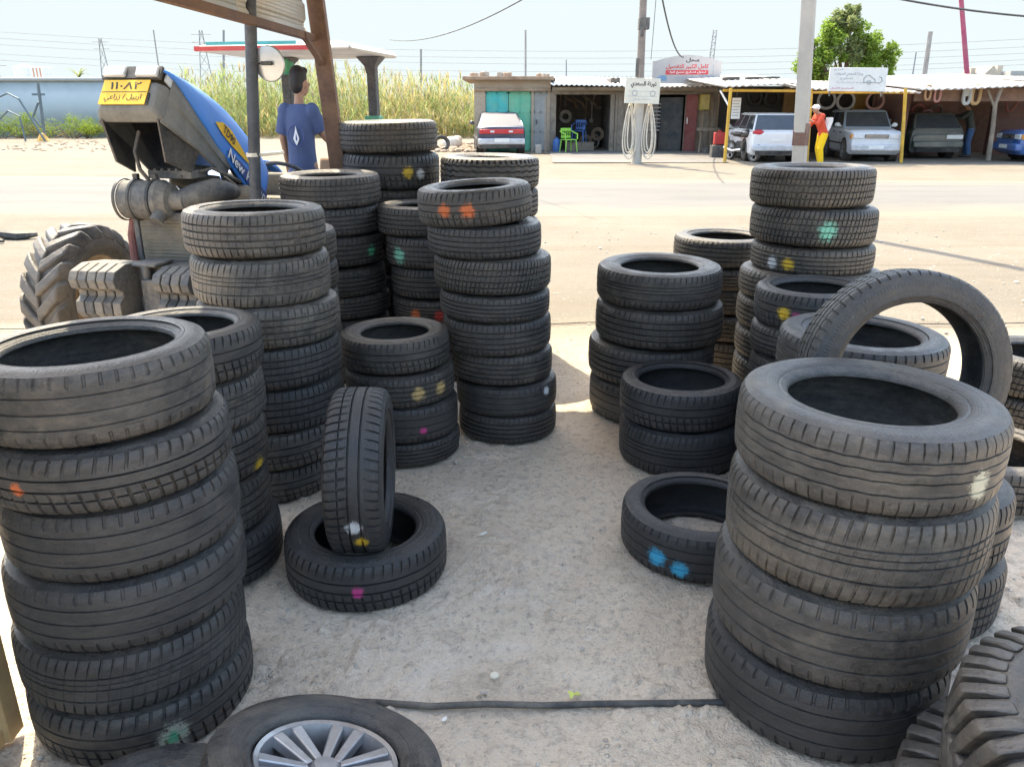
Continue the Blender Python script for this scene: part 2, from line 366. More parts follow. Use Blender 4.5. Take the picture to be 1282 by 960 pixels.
T = {
 'A': [
  (-1.029, 1.879, 0.879, 0.535, 0.185, 'worn70', 0.55, 0.5, []),
  (-1.029, 1.876, 0.729, 0.595, 0.15, 'sipe70', 0.35, 0.5, [(-1.83, 0.48, 0.06, 0.12, 'orange')]),
  (-1.039, 1.883, 0.539, 0.614, 0.19, 'worn70', 0.25, 0.4, []),
  (-1.054, 1.877, 0.354, 0.636, 0.186, 'worn66', 0.25, 0.35, []),
  (-1.071, 1.875, 0.17, 0.637, 0.183, 'diag66', 0.3, 0.45, []),
  (-1.075, 1.883, 0, 0.637, 0.17, 'sipe66', 0.45, 0.5, [(-0.93, 0.40, 0.15, 0.28, 'greenwhite')]),
 ],
 'B': [
  (-1.13, 2.59, 0.749, 0.558, 0.17, 'sipe66', 0.3, 0.45, []),
  (-1.138, 2.587, 0.574, 0.559, 0.174, 'diag66', 0.5, 0.5, []),
  (-1.154, 2.586, 0.381, 0.571, 0.193, 'touring62', 0.45, 0.5, [(-0.21, 0.11, 0.138, 0.204, 'yellow')]),
  (-1.166, 2.573, 0.191, 0.584, 0.19, 'touring62', 0.4, 0.6, []),
  (-1.16, 2.581, 0, 0.612, 0.191, 'touring62', 0.15, 0.3, []),
 ],
 'C': [
  (-1.048, 3.235, 1.05, 0.577, 0.175, 'touring66', 0.75, 0.6, []),
  (-1.039, 3.233, 0.863, 0.571, 0.188, 'diag66', 0.85, 0.6, []),
  (-1.024, 3.231, 0.697, 0.595, 0.166, 'touring62', 0.9, 0.65, []),
  (-1.026, 3.234, 0.52, 0.588, 0.176, 'touring62', 0.25, 0.35, []),
  (-1.038, 3.251, 0.325, 0.578, 0.195, 'touring62', 0.25, 0.35, []),
  (-1.048, 3.249, 0.159, 0.574, 0.166, 'sipe62', 0.6, 0.6, []),
  (-1.072, 3.248, 0, 0.54, 0.159, 'sipe62', 0.6, 0.6, []),
 ],
 'F': [
  (-0.555, 3.593, 0.454, 0.511, 0.16, 'sipe62', 0.35, 0.6, []),
  (-0.537, 3.578, 0.303, 0.514, 0.151, 'touring62', 0.35, 0.6, [(-1.11, 0.48, 0.141, 0.24, 'tan'), (-0.64, 0.48, 0.144, 0.245, 'tan')]),
  (-0.524, 3.581, 0.123, 0.51, 0.181, 'worn62', 0.2, 0.5, [(-1.11, 0.38, 0.087, 0.122, 'pink')]),
  (-0.515, 3.588, 0, 0.509, 0.123, 'touring62', 0.25, 0.55, [(-0.0, 0.29, 0.109, 0.225, 'white')]),
 ],
 'I': [
  (-0.175, 3.867, 1.083, 0.54, 0.17, 'sipe62', 0.45, 0.65, [(-2.07, 0.5, 0.134, 0.212, 'orange'), (-1.65, 0.48, 0.146, 0.232, 'orange')]),
  (-0.134, 3.87, 0.931, 0.548, 0.152, 'touring62', 0.3, 0.4, []),
  (-0.097, 3.871, 0.761, 0.571, 0.17, 'winter62', 0.35, 0.65, []),
  (-0.086, 3.852, 0.633, 0.539, 0.128, 'touring66', 0.3, 0.55, []),
  (-0.075, 3.864, 0.462, 0.538, 0.171, 'touring62', 0.35, 0.6, []),
  (-0.053, 3.866, 0.305, 0.509, 0.157, 'touring62', 0.4, 0.65, []),
  (-0.027, 3.862, 0.149, 0.511, 0.156, 'worn62', 0.2, 0.55, [(-0.68, 0.72, 0.094, 0.153, 'white')]),
  (-0.023, 3.854, 0, 0.501, 0.149, 'touring62', 0.2, 0.6, []),
 ],
 'M': [
  (0.786, 4.149, 0.632, 0.659, 0.19, 'diag62', 0.3, 0.65, []),
  (0.796, 4.14, 0.429, 0.682, 0.203, 'touring62', 0.3, 0.65, []),
  (0.769, 4.16, 0.22, 0.684, 0.208, 'touring62', 0.35, 0.65, []),
  (0.784, 4.159, 0, 0.691, 0.22, 'worn62', 0.45, 0.7, []),
 ],
 'N': [
  (0.803, 3.511, 0.219, 0.574, 0.19, 'sipe70', 0.15, 0.35, []),
  (0.812, 3.505, 0, 0.581, 0.219, 'diag70', 0.1, 0.35, []),
 ],
 'O': [
  (0.936, 1.918, 0.713, 0.705, 0.205, 'asym62', 0.6, 0.55, [(-1.12, 0.40, 0.11, 0.2, 'cream')]),
  (0.936, 1.91, 0.472, 0.71, 0.241, 'diag66', 0.65, 0.65, []),
  (0.929, 1.918, 0.224, 0.721, 0.249, 'worn66', 0.5, 0.55, []),
  (0.916, 1.917, 0, 0.7, 0.224, 'worn66', 0.15, 0.45, []),
 ],
 'P': [
  (0.72, 2.675, 0, 0.597, 0.19, 'worn70', 0.08, 0.35, [(-2.31, 0.41, 0.134, 0.211, 'blue'), (-2.0, 0.3, 0.123, 0.193, 'blue')]),
 ],
 'K': [
  (-0.532, 2.504, 0, 0.58, 0.19, 'sipe62', 0.12, 0.4, [(-1.5, 0.49, 0.081, 0.124, 'pink')]),
 ],
 'R': [
  (1.539, 4.152, 1.13, 0.637, 0.19, 'winter62', 0.55, 0.75, []),
  (1.565, 4.148, 0.942, 0.659, 0.187, 'winter62', 0.5, 0.6, [(-1.69, 0.46, 0.163, 0.287, 'mint')]),
  (1.579, 4.142, 0.806, 0.647, 0.136, 'touring62', 0.55, 0.7, [(-2.58, 0.39, 0.113, 0.268, 'white'), (-2.28, 0.41, 0.111, 0.263, 'yellow')]),
  (1.601, 4.145, 0.656, 0.763, 0.15, 'touring62', 0.8, 0.65, []),
  (1.608, 4.158, 0.49, 0.798, 0.166, 'touring62', 0.8, 0.65, []),
  (1.611, 4.139, 0.332, 0.826, 0.158, 'touring66', 0.8, 0.65, []),
  (1.623, 4.139, 0.159, 0.836, 0.173, 'touring62', 0.8, 0.65, []),
  (1.643, 4.153, 0, 0.847, 0.159, 'touring62', 0.8, 0.65, []),
 ],
 'E': [
  (-1.09, 4.845, 1.048, 0.599, 0.18, 'touring62', 0.5, 0.45, []),
  (-1.099, 4.851, 0.88, 0.597, 0.168, 'touring62', 0.3, 0.4, []),
  (-1.1, 4.849, 0.699, 0.609, 0.181, 'touring62', 0.15, 0.5, [(-0.52, 0.47, 0.125, 0.211, 'green')]),
  (-1.1, 4.846, 0.527, 0.621, 0.171, 'touring62', 0.15, 0.55, []),
  (-1.094, 4.862, 0.383, 0.643, 0.144, 'touring62', 0.2, 0.55, []),
  (-1.101, 4.843, 0.204, 0.65, 0.179, 'touring62', 0.2, 0.55, []),
  (-1.11, 4.848, 0, 0.658, 0.204, 'touring62', 0.2, 0.55, []),
 ],
 'D': [
  (-1.048, 3.943, 0.875, 0.342, 0.17, 'touring62', 0.5, 0.45, []),
  (-1.053, 3.953, 0.742, 0.346, 0.134, 'touring62', 0.4, 0.45, []),
  (-1.061, 3.945, 0.596, 0.35, 0.145, 'touring62', 0.4, 0.45, []),
 ],
 'G': [
  (-0.829, 5.547, 1.313, 0.65, 0.2, 'touring62', 0.45, 0.8, []),
  (-0.827, 5.556, 1.084, 0.654, 0.229, 'sipe62', 0.3, 0.4, [(-1.09, 0.52, 0.126, 0.18, 'yellow'), (-0.81, 0.46, 0.112, 0.159, 'white')]),
  (-0.835, 5.546, 0.899, 0.646, 0.185, 'touring62', 0.3, 0.7, []),
  (-0.839, 5.551, 0.705, 0.653, 0.194, 'touring62', 0.3, 0.7, []),
  (-0.849, 5.56, 0.5, 0.661, 0.205, 'touring62', 0.3, 0.7, []),
  (-0.857, 5.54, 0.278, 0.664, 0.222, 'touring62', 0.3, 0.7, []),
 ],
 'H': [
  (-0.538, 4.839, 0.882, 0.554, 0.17, 'touring62', 0.3, 0.45, []),
  (-0.488, 4.843, 0.696, 0.566, 0.186, 'touring62', 0.45, 0.45, [(-2.25, 0.41, 0.183, 0.278, 'mint')]),
  (-0.465, 4.856, 0.508, 0.563, 0.188, 'touring62', 0.3, 0.5, []),
  (-0.46, 4.853, 0.371, 0.569, 0.137, 'touring62', 0.3, 0.6, [(-2.0, 0.39, 0.134, 0.279, 'orange'), (-1.48, 0.36, 0.134, 0.277, 'red')]),
  (-0.46, 4.844, 0.195, 0.575, 0.175, 'touring62', 0.2, 0.6, []),
  (-0.46, 4.846, 0, 0.582, 0.195, 'touring62', 0.2, 0.6, []),
 ],
 'J': [
  (-0.146, 5.292, 1.103, 0.635, 0.2, 'truck62', 0.55, 0.65, []),
  (-0.147, 5.299, 0.917, 0.633, 0.186, 'truck62', 0.45, 0.65, []),
  (-0.149, 5.289, 0.722, 0.64, 0.196, 'touring62', 0.4, 0.65, []),
  (-0.146, 5.305, 0.516, 0.648, 0.206, 'touring62', 0.4, 0.65, []),
  (-0.142, 5.31, 0.277, 0.657, 0.239, 'touring62', 0.4, 0.65, []),
 ],
 'Q': [
  (1.331, 4.961, 0.68, 0.627, 0.17, 'touring66', 0.35, 0.65, []),
  (1.349, 4.956, 0.548, 0.623, 0.132, 'touring62', 0.4, 0.65, []),
  (1.367, 4.961, 0.388, 0.619, 0.16, 'touring62', 0.4, 0.65, []),
  (1.395, 4.938, 0.23, 0.621, 0.158, 'winter62', 0.5, 0.65, []),
  (1.425, 4.945, 0, 0.623, 0.23, 'touring62', 0.5, 0.65, []),
 ],
 'T': [
  (1.369, 3.511, 0.676, 0.532, 0.17, 'sipe66', 0.15, 0.35, [(-2.39, 0.46, 0.13, 0.203, 'yellow'), (-2.15, 0.37, 0.116, 0.181, 'pink')]),
  (1.371, 3.507, 0.536, 0.547, 0.14, 'touring62', 0.25, 0.4, []),
  (1.383, 3.498, 0.362, 0.555, 0.175, 'touring62', 0.3, 0.4, []),
  (1.404, 3.511, 0.169, 0.561, 0.193, 'touring62', 0.3, 0.5, []),
 ],
 'U': [
  (1.371, 2.973, 0.597, 0.669, 0.19, 'worn66', 0.3, 0.4, []),
  (1.399, 2.978, 0.407, 0.682, 0.19, 'touring62', 0.3, 0.5, []),
  (1.428, 2.965, 0.192, 0.697, 0.215, 'touring62', 0.3, 0.5, []),
 ],
}
# what each stack stands by, used in the labels
DESC = {
 'A': 'tall front stack beside the tan panel frame',
 'B': 'stack squeezed behind the big front stack by the tan panel frame',
 'C': 'dusty tall stack just in front of the tractor engine',
 'D': 'mostly hidden stack between the dusty tall stack and the rusty post',
 'E': 'stack under the boy and beside the rusty post',
 'F': 'short fat stack behind the leaning upright tyre',
 'G': 'rear stack right of the rusty post, rising highest there',
 'H': 'stack behind the short stack, squeezed left of the eight-high stack',
 'I': 'eight-high stack with orange dots on top',
 'J': 'truck tyre stack standing behind the eight-high stack',
 'M': 'four-high stack at the sunlit shade edge',
 'N': 'low pair beside the blue-dotted tyre',
 'O': 'big nearest stack next to the tractor tyres',
 'Q': 'rear stack hidden between four-high stack and mint-dotted stack',
 'R': 'tallest stack below the square concrete pole',
 'T': 'short stack with yellow and pink dots before the tallest stack',
 'U': 'stack holding up the big upright leaning tyre',
 'W': 'low pair behind the biggest front stack carrying the upright tyre',
}
GROUPS = {k: 'used tyres in the '+v for k,v in DESC.items()}
ORD = ['topmost','second','third','fourth','fifth','sixth','seventh','eighth','ninth']
CN = {'orange':'orange','yellow':'yellow','white':'white','pink':'pink','green':'green','mint':'mint green','tan':'tan','red':'red','blue':'blue','cream':'cream','greenwhite':'green and white'}
def lab(sk, i, n, dots):
    pos = 'topmost tyre' if i==0 else ('bottom tyre' if i==n-1 else ORD[i]+' tyre down')
    cols = []
    for d in dots:
        if CN[d[4]] not in cols: cols.append(CN[d[4]])
    s = pos+(' with '+' and '.join(cols)+(' dots' if len(dots)>1 else ' dot') if cols else '')+' of '+DESC[sk]
    w = s.split()
    return ' '.join(w[:16])
def fix(sk, rows, keep, n):
    """re-space the hidden lower tyres so the stack stands on the ground"""
    z0 = rows[keep-1][2]; r0 = rows[keep-1]
    out = list(rows[:keep]); w = z0/n
    for i in range(n):
        q = rows[min(keep+i, len(rows)-1)] if keep < len(rows) else r0
        out.append((q[0],q[1],z0-w*(i+1),q[3],w,q[5],q[6],q[7],q[8]))
    return out
T['G'] = fix('G', T['G'], 3, 5); T['J'] = fix('J', T['J'], 2, 5); T['T'] = fix('T', T['T'], 2, 3)
T['U'] = fix('U', T['U'], 1, 3)
T['D'] = [(-1.16,3.95,.875,.56,.165,'touring62',.5,.45,[]),(-1.163,3.953,.737,.565,.138,'touring62',.4,.45,[]),(-1.17,3.945,.596,.57,.141,'touring62',.4,.45,[])]
T['D'] = fix('D', T['D'], 3, 3)
a = T['A']; a[0] = (-1.055,)+a[0][1:3]+(.59,)+a[0][4:]; a[1] = (-1.045,)+a[1][1:3]+(.62,)+a[1][4:]
T['R'] = T['R'][:3]+[(1.585+.008*i,)+q[1:3]+(.755+.01*i,)+q[4:] for i,q in enumerate(T['R'][3:])]
T['W'] = [(1.36,2.36,.235,.60,.235,'sipe62',.25,.4,[]),(1.37,2.36,0,.61,.235,'touring62',.3,.45,[])]
def unstretch(q):
    # a wide lens widens round things away from the middle of the picture: recover the true radius and centre
    x,y,z,D,w = q[:5]; d = y*_c+(EYE-z-w/2)*_s
    t1, t2 = math.atan((x-D/2/.985)/d), math.atan((x+D/2/.985)/d); th = (t1+t2)/2; al = (t2-t1)/2
    Rn = d/math.cos(th)*math.sin(al)
    return (d*math.tan(th), y-.93*(D/2-Rn), z, 2*Rn, w)+tuple(q[5:])
T = {k: [unstretch(q) for q in rows] for k, rows in T.items()}
T['A'] = [(q[0]+(.004,.004,.004,.008,.008,.010)[i],q[1],q[2],q[3]+(.03,.025,.015,.01,.0,.0)[i])+tuple(q[4:]) for i,q in enumerate(T['A'])]
for sk, rows in T.items():
    if sk in 'PK': continue
    for i, (x,y,z,D,w,kind,dust,tint,dots) in enumerate(rows):
        rot = None
        if sk=='I' and i==0: rot = (R(1.5), R(-3.5), 0)
        if sk=='O': rot = (R(-.6*(i%2)), R(.8), 0 if dots else i*.7)
        tyre(lab(sk,i,len(rows),dots), x,y,z,D,w,kind,dust,tint,dots,rot,GROUPS[sk])
q = T['K'][0]; tyre('dark tyre lying on the floor with a pink dot and another tyre stood in it', *q)
q = T['P'][0]; tyre('dark low tyre lying on the floor with two bright blue dots', *q)
# upright tyre stood inside the flat one
def orient(axis, up_hint=(0,0,1)):
    z = V(axis).normalized(); x = V(up_hint).cross(z).normalized(); y = z.cross(x)
    return Matrix((x,y,z)).transposed().to_euler()
def upright(label, c, D, w, kind, dust, tint, axis, dots=(), group=None, marks=()):
    e = orient(axis); loc = V(c)-V(axis).normalized()*w/2; dots = list(dots)
    for px,py,y,r,cn in marks:
        q = e.to_matrix().transposed() @ (at(px,py,y)-loc)
        dots.append((math.atan2(q.y,q.x), q.z/w, r/(D/2), r/w, cn))
    t = tyre(label, loc.x,loc.y,loc.z, D, w, kind, dust, tint, dots, rot=e, group=group)
    return t
upright('upright dark tyre stood inside the flat tyre, white and yellow dots on its tread', (-.525,2.5,.405), .575, .195, 'sipe66', .12, .35, (1,.06,-.02),
        (), None, [(443,657,2.24,.030,'white'),(453,680,2.25,.027,'yellow')])
upright('large thin upright tyre leaning behind the biggest front stack', (1.215,2.335,.815), .645, .15, 'touring70', .3, .45, (.03,-1,.13))
# tyres half out of the frame on the right
tyre('sunlit flat tyre on the ground at the right edge behind the biggest front stack', 2.10,3.2,0,.66,.2,'touring66',.7,.75)
tyre('upper dark tyre of the pair at the right edge beyond the sunlit flat tyre', 2.78,3.95,.2,.66,.2,'winter62',.3,.6)
tyre('lower dark tyre of the pair at the right edge beyond the sunlit flat tyre', 2.8,3.93,0,.66,.2,'winter62',.3,.6)

# ------------------------------------------------------------------ tractor tyres with chevron lugs
RUBA = rubber('rubber_lugged', 1.15)
def agri_parts(root, Rr, W, nl, ratio, dust, tint, m=None, lug=.034, bev=.011, names=('carcass','lug')):
    """carcass with lugs in one tread mesh, axis = local Z, centred on z=0"""
    m = m or Matrix.Identity(4)
    mb = MB(); rr = Rr-lug; h = W/2
    prof = [(ratio*Rr,-h*.62),(ratio*Rr+.01,-h*.8),(ratio*Rr+.3*(rr-ratio*Rr),-h*.96),(ratio*Rr+.6*(rr-ratio*Rr),-h*1.0),(rr-.05,-h*.93),(rr-.012,-h*.72),(rr,-h*.3),(rr,h*.3),(rr-.012,h*.72),(rr-.05,h*.93),
            (ratio*Rr+.6*(rr-ratio*Rr),h*1.0),(ratio*Rr+.3*(rr-ratio*Rr),h*.96),(ratio*Rr+.01,h*.8),(ratio*Rr,h*.62),(ratio*Rr+.05,h*.5),(rr-.03,h*.55),(rr-.03,-h*.55),(ratio*Rr+.05,-h*.5)]
    mb.lathe(prof, 72, m, closed=True)
    for i in range(nl):
        for sgn in (-1,1):
            a0 = 2*PI*(i+(.5 if sgn>0 else 0))/nl
            rings = []
            wl = .36*2*PI/nl
            for q in range(7):
                f = q/6.; z = sgn*h*(-.06+1.06*f); a = a0+ (f**1.15)*.30*(24./nl)
                r0 = rr-.02-(.05*max(0,f-.8)/.2 if f>.8 else 0); r1 = Rr-(.012*f) - (.05*max(0,f-.86)/.14 if f>.86 else 0)
                wb = wl*(1.0+.25*f); wt = wl*.68*(1+.2*f)
                rings.append([m @ V((r0*math.cos(a-wb), r0*math.sin(a-wb), z)), m @ V((r1*math.cos(a-wt), r1*math.sin(a-wt), z)),
                              m @ V((r1*math.cos(a+wt), r1*math.sin(a+wt), z)), m @ V((r0*math.cos(a+wb), r0*math.sin(a+wb), z))])
            mb.loft(rings)
    o = mb.build('lugged_tread', RUBA, root, ang=40, bevel=bev)
    o.color = (dust,tint,.5,1)
    return o
def agri_tyre(label, c, Rr, W, nl, ratio, dust, tint, rot):
    t = thing('lugged_tyre', label, 'tractor tyre', c, 0, 'loose tractor tyres in the front right corner')
    t.rotation_euler = rot
    agri_parts(t, Rr, W, nl, ratio, dust, tint, lug=.026, bev=.007)
    return t
agri_tyre('upper lugged tractor tyre lying in the right front corner', (1.31,1.12,.375), .455, .25, 46, .5, .62, .55, (R(-3),R(4),.2))
agri_tyre('lower lugged tractor tyre lying under another in the right front corner', (1.27,1.17,.125), .47, .245, 46, .5, .5, .6, (0,0,.7))
tyre('small dark tyre lying on top of the lugged tractor tyres', 1.36,1.25,.515,.56,.17,'worn62',.2,.35)

# ------------------------------------------------------------------ alloy wheel lying in front, and the tyre under it
M_ALLOY = mat('silver_alloy', (.42,.43,.45), .36, .7, var=.06, dirt=(.16,.14,.12), dirt_amt=.7, bump=.05)
M_BLACKP = mat('black_plastic', (.02,.021,.023), .55, var=.2, dirt_amt=.3)
M_BOLT = mat('dark_steel', (.12,.11,.1), .45, .8, dirt_amt=.3)
tyre('grey tyre on the floor half under the alloy wheel', -.76,1.21,0,.58,.185,'touring62',.55,.4)
w = thing('alloy_wheel', 'car wheel with silver split-spoke alloy rim lying tilted in front', 'wheel', (-.425,1.36,.165), 0)
w.rotation_euler = (R(-13), R(13), R(8))
tt = bpy.data.objects.new('tyre', None); COL.objects.link(tt); tt.parent = w
tt.scale = (.264,.264,.2); tt.location = (0,0,-.1)
tyre_parts(tt, 'sipe', .62, .4, .4)
rr = .160
mb = MB(); mb.lathe([(rr+.004,.062),(rr-.002,.074),(rr-.012,.070),(rr-.018,.055),(rr-.022,.0),(rr-.022,-.07),(rr+.004,-.075),(rr+.004,.062)], 64)
rim = mb.build('rim', M_ALLOY, w)
mb = MB(); mb.lathe([(0,-.02),(rr-.02,-.02),(rr-.02,-.026),(0,-.026)], 48); mb.build('spoke_gap_disc', M_BLACKP, rim)  # black disc added behind the spokes to darken the gaps
for k in range(6):
    mb = MB()
    for sg in (-1,1):
        a = 2*PI*k/6+.2
        rings = []
        for f in (0,.2,.45,.7,.9,1.):
            rad = .035+(rr-.014-.035)*f
            off = sg*(.013+.014*f)
            hw = .0115+.0075*f
            zt = .050+.020*f; zb = zt-.024
            d = V((math.cos(a),math.sin(a),0)); n = V((-math.sin(a),math.cos(a),0))
            c = d*rad+n*off
            rings.append([c-n*hw+V((0,0,zb)), c-n*hw*.8+V((0,0,zt)), c+n*hw*.8+V((0,0,zt)), c+n*hw+V((0,0,zb))])
        mb.loft(rings)
    mb.build('spoke', M_ALLOY, rim, bevel=.003)
mb = MB(); mb.lathe([(0,.062),(.026,.061),(.031,.056),(.033,.042),(.06,.040),(.062,.0),(0,0)], 40); mb.build('hub_cap', M_ALLOY, rim)
for k in range(5):
    a = 2*PI*(k+.5)/5; mb = MB()
    mb.tube((.046*math.cos(a),.046*math.sin(a),.03),(.046*math.cos(a),.046*math.sin(a),.046),.010,n=6); mb.build('lug_nut', M_BOLT, rim)

# ------------------------------------------------------------------ ground
def vnoise(x, y, seed, freq):
    rng = np.random.RandomState(seed); Nn = 256; g = rng.rand(Nn,Nn)
    x = x*freq; y = y*freq
    xi = np.floor(x).astype(int); yi = np.floor(y).astype(int); fx = x-xi; fy = y-yi
    fx = fx*fx*(3-2*fx); fy = fy*fy*(3-2*fy)
    a = g[xi%Nn,yi%Nn]; b = g[(xi+1)%Nn,yi%Nn]; c = g[xi%Nn,(yi+1)%Nn]; d = g[(xi+1)%Nn,(yi+1)%Nn]
    return (a*(1-fx)+b*fx)*(1-fy)+(c*(1-fx)+d*fx)*fy-.5
xs = np.concatenate([[-900,-400,-200,-100,-60,-40,-28,-20,-14,-10,-8,-6.5,-5.2,-4.2,-3.4],np.arange(-2.8,-1.6,.08),np.arange(-1.6,2.3,.0095),np.arange(2.3,4.6,.08),[5,6,7.5,9,11,14,18,24,32,45,70,110,200,400,900]])
ys = np.concatenate([[-60,-20,-8,-3,-1,0,.5,.8],np.arange(1.1,4.3,.0095),np.arange(4.3,8,.06),np.arange(8,12,.3),[12,13,14,15,16,17,18,19,20,21,22,23,24,25,26,28,30,33,38,45,60,90,150,300,600,1200]])
XX, YY = np.meshgrid(xs, ys, indexing='ij')
near = np.clip((4.6-YY)/1.5,0,1)*np.clip((3.2-np.abs(XX-.3))/1.0,0,1)
n1 = vnoise(XX,YY,1,2.3); n2 = vnoise(XX,YY,2,7.); n3 = vnoise(XX,YY,3,19.); n4 = vnoise(XX+.3*n2,YY+.3*n1,4,34.)
crust = np.clip(vnoise(XX,YY,6,1.6)*3+.6,0.15,1.)          # rougher and smoother patches of trodden mud
n5 = vnoise(XX+.02*n3,YY+.02*n4,9,58.)
clod = np.clip(vnoise(XX,YY,10,23.)+.35*n5-.16,0,1)*np.clip(vnoise(XX,YY,12,2.1)*3+.75,0,1)     # trodden lumps in patches
ZZ = .012*n1+.008*n2 + crust*(.010*n3+.008*n4+.005*n5) + .042*clod
crk = np.abs(vnoise(XX+.05*n2,YY+.05*n1,14,5.)); ZZ -= .006*np.exp(-(crk/.035)**2)*np.clip(vnoise(XX,YY,15,1.3)*4+.4,0,1)
# two shallow wheel ruts crossing the trodden yard
for (ax,ay,bx,by) in ((.05,1.6,.75,2.3),(.0,2.0,.55,3.2)):
    L = math.hypot(bx-ax,by-ay); dx,dy = (bx-ax)/L,(by-ay)/L
    dd = np.abs((XX-ax)*dy-(YY-ay)*dx+.03*n1); tt_ = (XX-ax)*dx+(YY-ay)*dy
    ZZ += -.006*np.exp(-(dd/.05)**2)*(tt_>0)*(tt_<L)+.003*np.exp(-((dd-.08)/.03)**2)*(tt_>0)*(tt_<L)
far = .05*vnoise(XX,YY,8,.35)*np.clip((YY-4)/6,0,1)*np.clip((60-YY)/20,0,1)*np.clip((np.abs(YY-15.8)-4.5)/2,0,1)
ZZ = ZZ*near + far - .004
ni, nj = XX.shape
vs = np.stack([XX,YY,ZZ],-1).reshape(-1,3)
idx = np.arange(ni*nj).reshape(ni,nj)
fs = np.stack([idx[:-1,:-1],idx[1:,:-1],idx[1:,1:],idx[:-1,1:]],-1).reshape(-1,4)
me = bpy.data.meshes.new('ground'); me.from_pydata(vs.tolist(),[],fs.tolist()); me.shade_smooth(); me.update()
def ground_mat():
    k = NT('sandy_ground'); P = k.tc.outputs['Object']
    sep = k.node('ShaderNodeSeparateXYZ'); k.l.new(P, sep.inputs[0])
    n1 = k.noise(P,.5,6,.65,.3); n2 = k.noise(P,3.,6,.65); n3 = k.noise(P,28,5,.7); n4 = k.noise(P,110,3,.6)
    sand = k.mix(k.ramp(n1,.35,.65), (.188,.166,.136,1), (.222,.198,.163,1))
    sand = k.mix(k.ramp(n2,.5,.75,0,.5), sand, (.185,.15,.11,1))
    tr_ = k.noise(k.vmath('MULTIPLY',P,(.12,2.6,1)),1.,5,.7,.5)
    sand = k.mix(k.ramp(tr_,.52,.66,0,.55), sand, (.165,.135,.10,1))
    sand = k.mix(k.ramp(k.noise(P,16,5,.75),.58,.70,0,.45), sand, (.15,.12,.085,1))
    mud = k.mix(k.ramp(n2,.3,.7), (.60,.49,.375,1), (.74,.615,.48,1))
    mud = k.mix(k.ramp(n3,.50,.68,0,.75), mud, (.36,.30,.245,1))
    mud = k.mix(k.ramp(k.noise(P,75,4,.7),.56,.70,0,.7), mud, (.30,.25,.205,1))
    mud = k.mix(k.ramp(k.noise(P,52,4,.7),.58,.72,0,.6), mud, (.70,.65,.58,1))
    mud = k.mix(k.ramp(k.noise(P,1.1,6,.7,.8),.52,.62,0,.5), mud, (.76,.67,.57,1))
    mud = k.mix(k.ramp(k.noise(P,1.7,6,.75,.6),.57,.7,0,.55), mud, (.36,.31,.26,1))
    e = k.math('ADD', sep.outputs[1], k.math('MULTIPLY', k.math('SUBTRACT',n1,.5), 1.6))
    f = k.ramp(e,4.3,6.2)
    col = k.mix(f, mud, sand)
    far = k.ramp(sep.outputs[1], 30, 120)
    col = k.mix(far, col, (.2,.175,.125,1))
    # grit and pebbles
    vo = k.node('ShaderNodeTexVoronoi'); k.l.new(P, vo.inputs['Vector']); vo.inputs['Scale'].default_value = 38
    peb = k.math('MULTIPLY', k.ramp(vo.outputs['Distance'],.18,.30,1,0), k.ramp(k.noise(P,9,2),.55,.62))
    col = k.mix(k.math('MULTIPLY',peb,.5), col, (.62,.58,.52,1))
    k.l.new(col, k.bsdf.inputs['Base Color'])
    k.bsdf.inputs['Roughness'].default_value = .95; k.bsdf.inputs['Specular IOR Level'].default_value = .15
    h = k.math('ADD', k.math('MULTIPLY',n3,.6), k.math('ADD', k.math('MULTIPLY',n4,.3), k.math('MULTIPLY',peb,.25)))
    k.l.new(k.bump(h,1.0,.035), k.bsdf.inputs['Normal'])
    return k.mat
me.materials.append(ground_mat())
g = bpy.data.objects.new('ground', me); COL.objects.link(g); tag(g, kind='structure')
# road across the picture
def road_mat():
    k = NT('dusty_asphalt'); P = k.tc.outputs['Object']
    e = k.node('ShaderNodeAttribute'); e.attribute_name = 'edge'
    n1 = k.noise(k.vmath('MULTIPLY',P,(.25,1.2,1)),1.,6,.6); n2 = k.noise(P,40,3); n3 = k.noise(k.vmath('MULTIPLY',P,(.35,1,1)),1.3,6,.7)
    col = k.mix(k.ramp(n1,.35,.65), (.125,.12,.114,1), (.155,.149,.14,1))
    col = k.mix(k.ramp(n2,.5,.7,0,.25), col, (.08,.08,.08,1))
    d = k.math('ADD', k.ramp(e.outputs['Fac'],0,1,-.12,.62), k.math('MULTIPLY', k.math('SUBTRACT',n3,.5), 1.2))
    col = k.mix(k.ramp(d,.0,.5), col, (.21,.18,.138,1))
    k.l.new(col, k.bsdf.inputs['Base Color']); k.bsdf.inputs['Roughness'].default_value = .9; k.bsdf.inputs['Specular IOR Level'].default_value = .2
    k.l.new(k.bump(n2,.4,.01), k.bsdf.inputs['Normal'])
    return k.mat
N = 160; rng = random.Random(5); rows = []; fr = (0,.06,.15,.3,.5,.7,.85,.94,1)
for i in range(N+1):
    x = -140+280*i/N
    y0 = 12.3-.02*x+rng.uniform(-.2,.2); y1 = 19.0-.06*x+rng.uniform(-.2,.2)
    rows.append([(x,y0+(y1-y0)*f,-.05 if f in (0,1) else .02+.03*(1-abs(2*f-1))) for f in fr])
mb = MB(); nf = len(fr); mb.add([p for r in rows for p in r],[(i*nf+j,(i+1)*nf+j,(i+1)*nf+j+1,i*nf+j+1) for i in range(N) for j in range(nf-1)])
o = mb.build('road', road_mat()); at_ = o.data.attributes.new('edge','FLOAT','POINT'); at_.data.foreach_set('value', np.array([abs(2*f-1)**2.5 for r in rows for f in fr],dtype=np.float32)); tag(o, kind='structure')
M_CONC = mat('pale_concrete', (.36,.34,.31), .9, var=.15, scale=1.5, dirt=(.5,.44,.35), dirt_amt=.5, bump=.2)
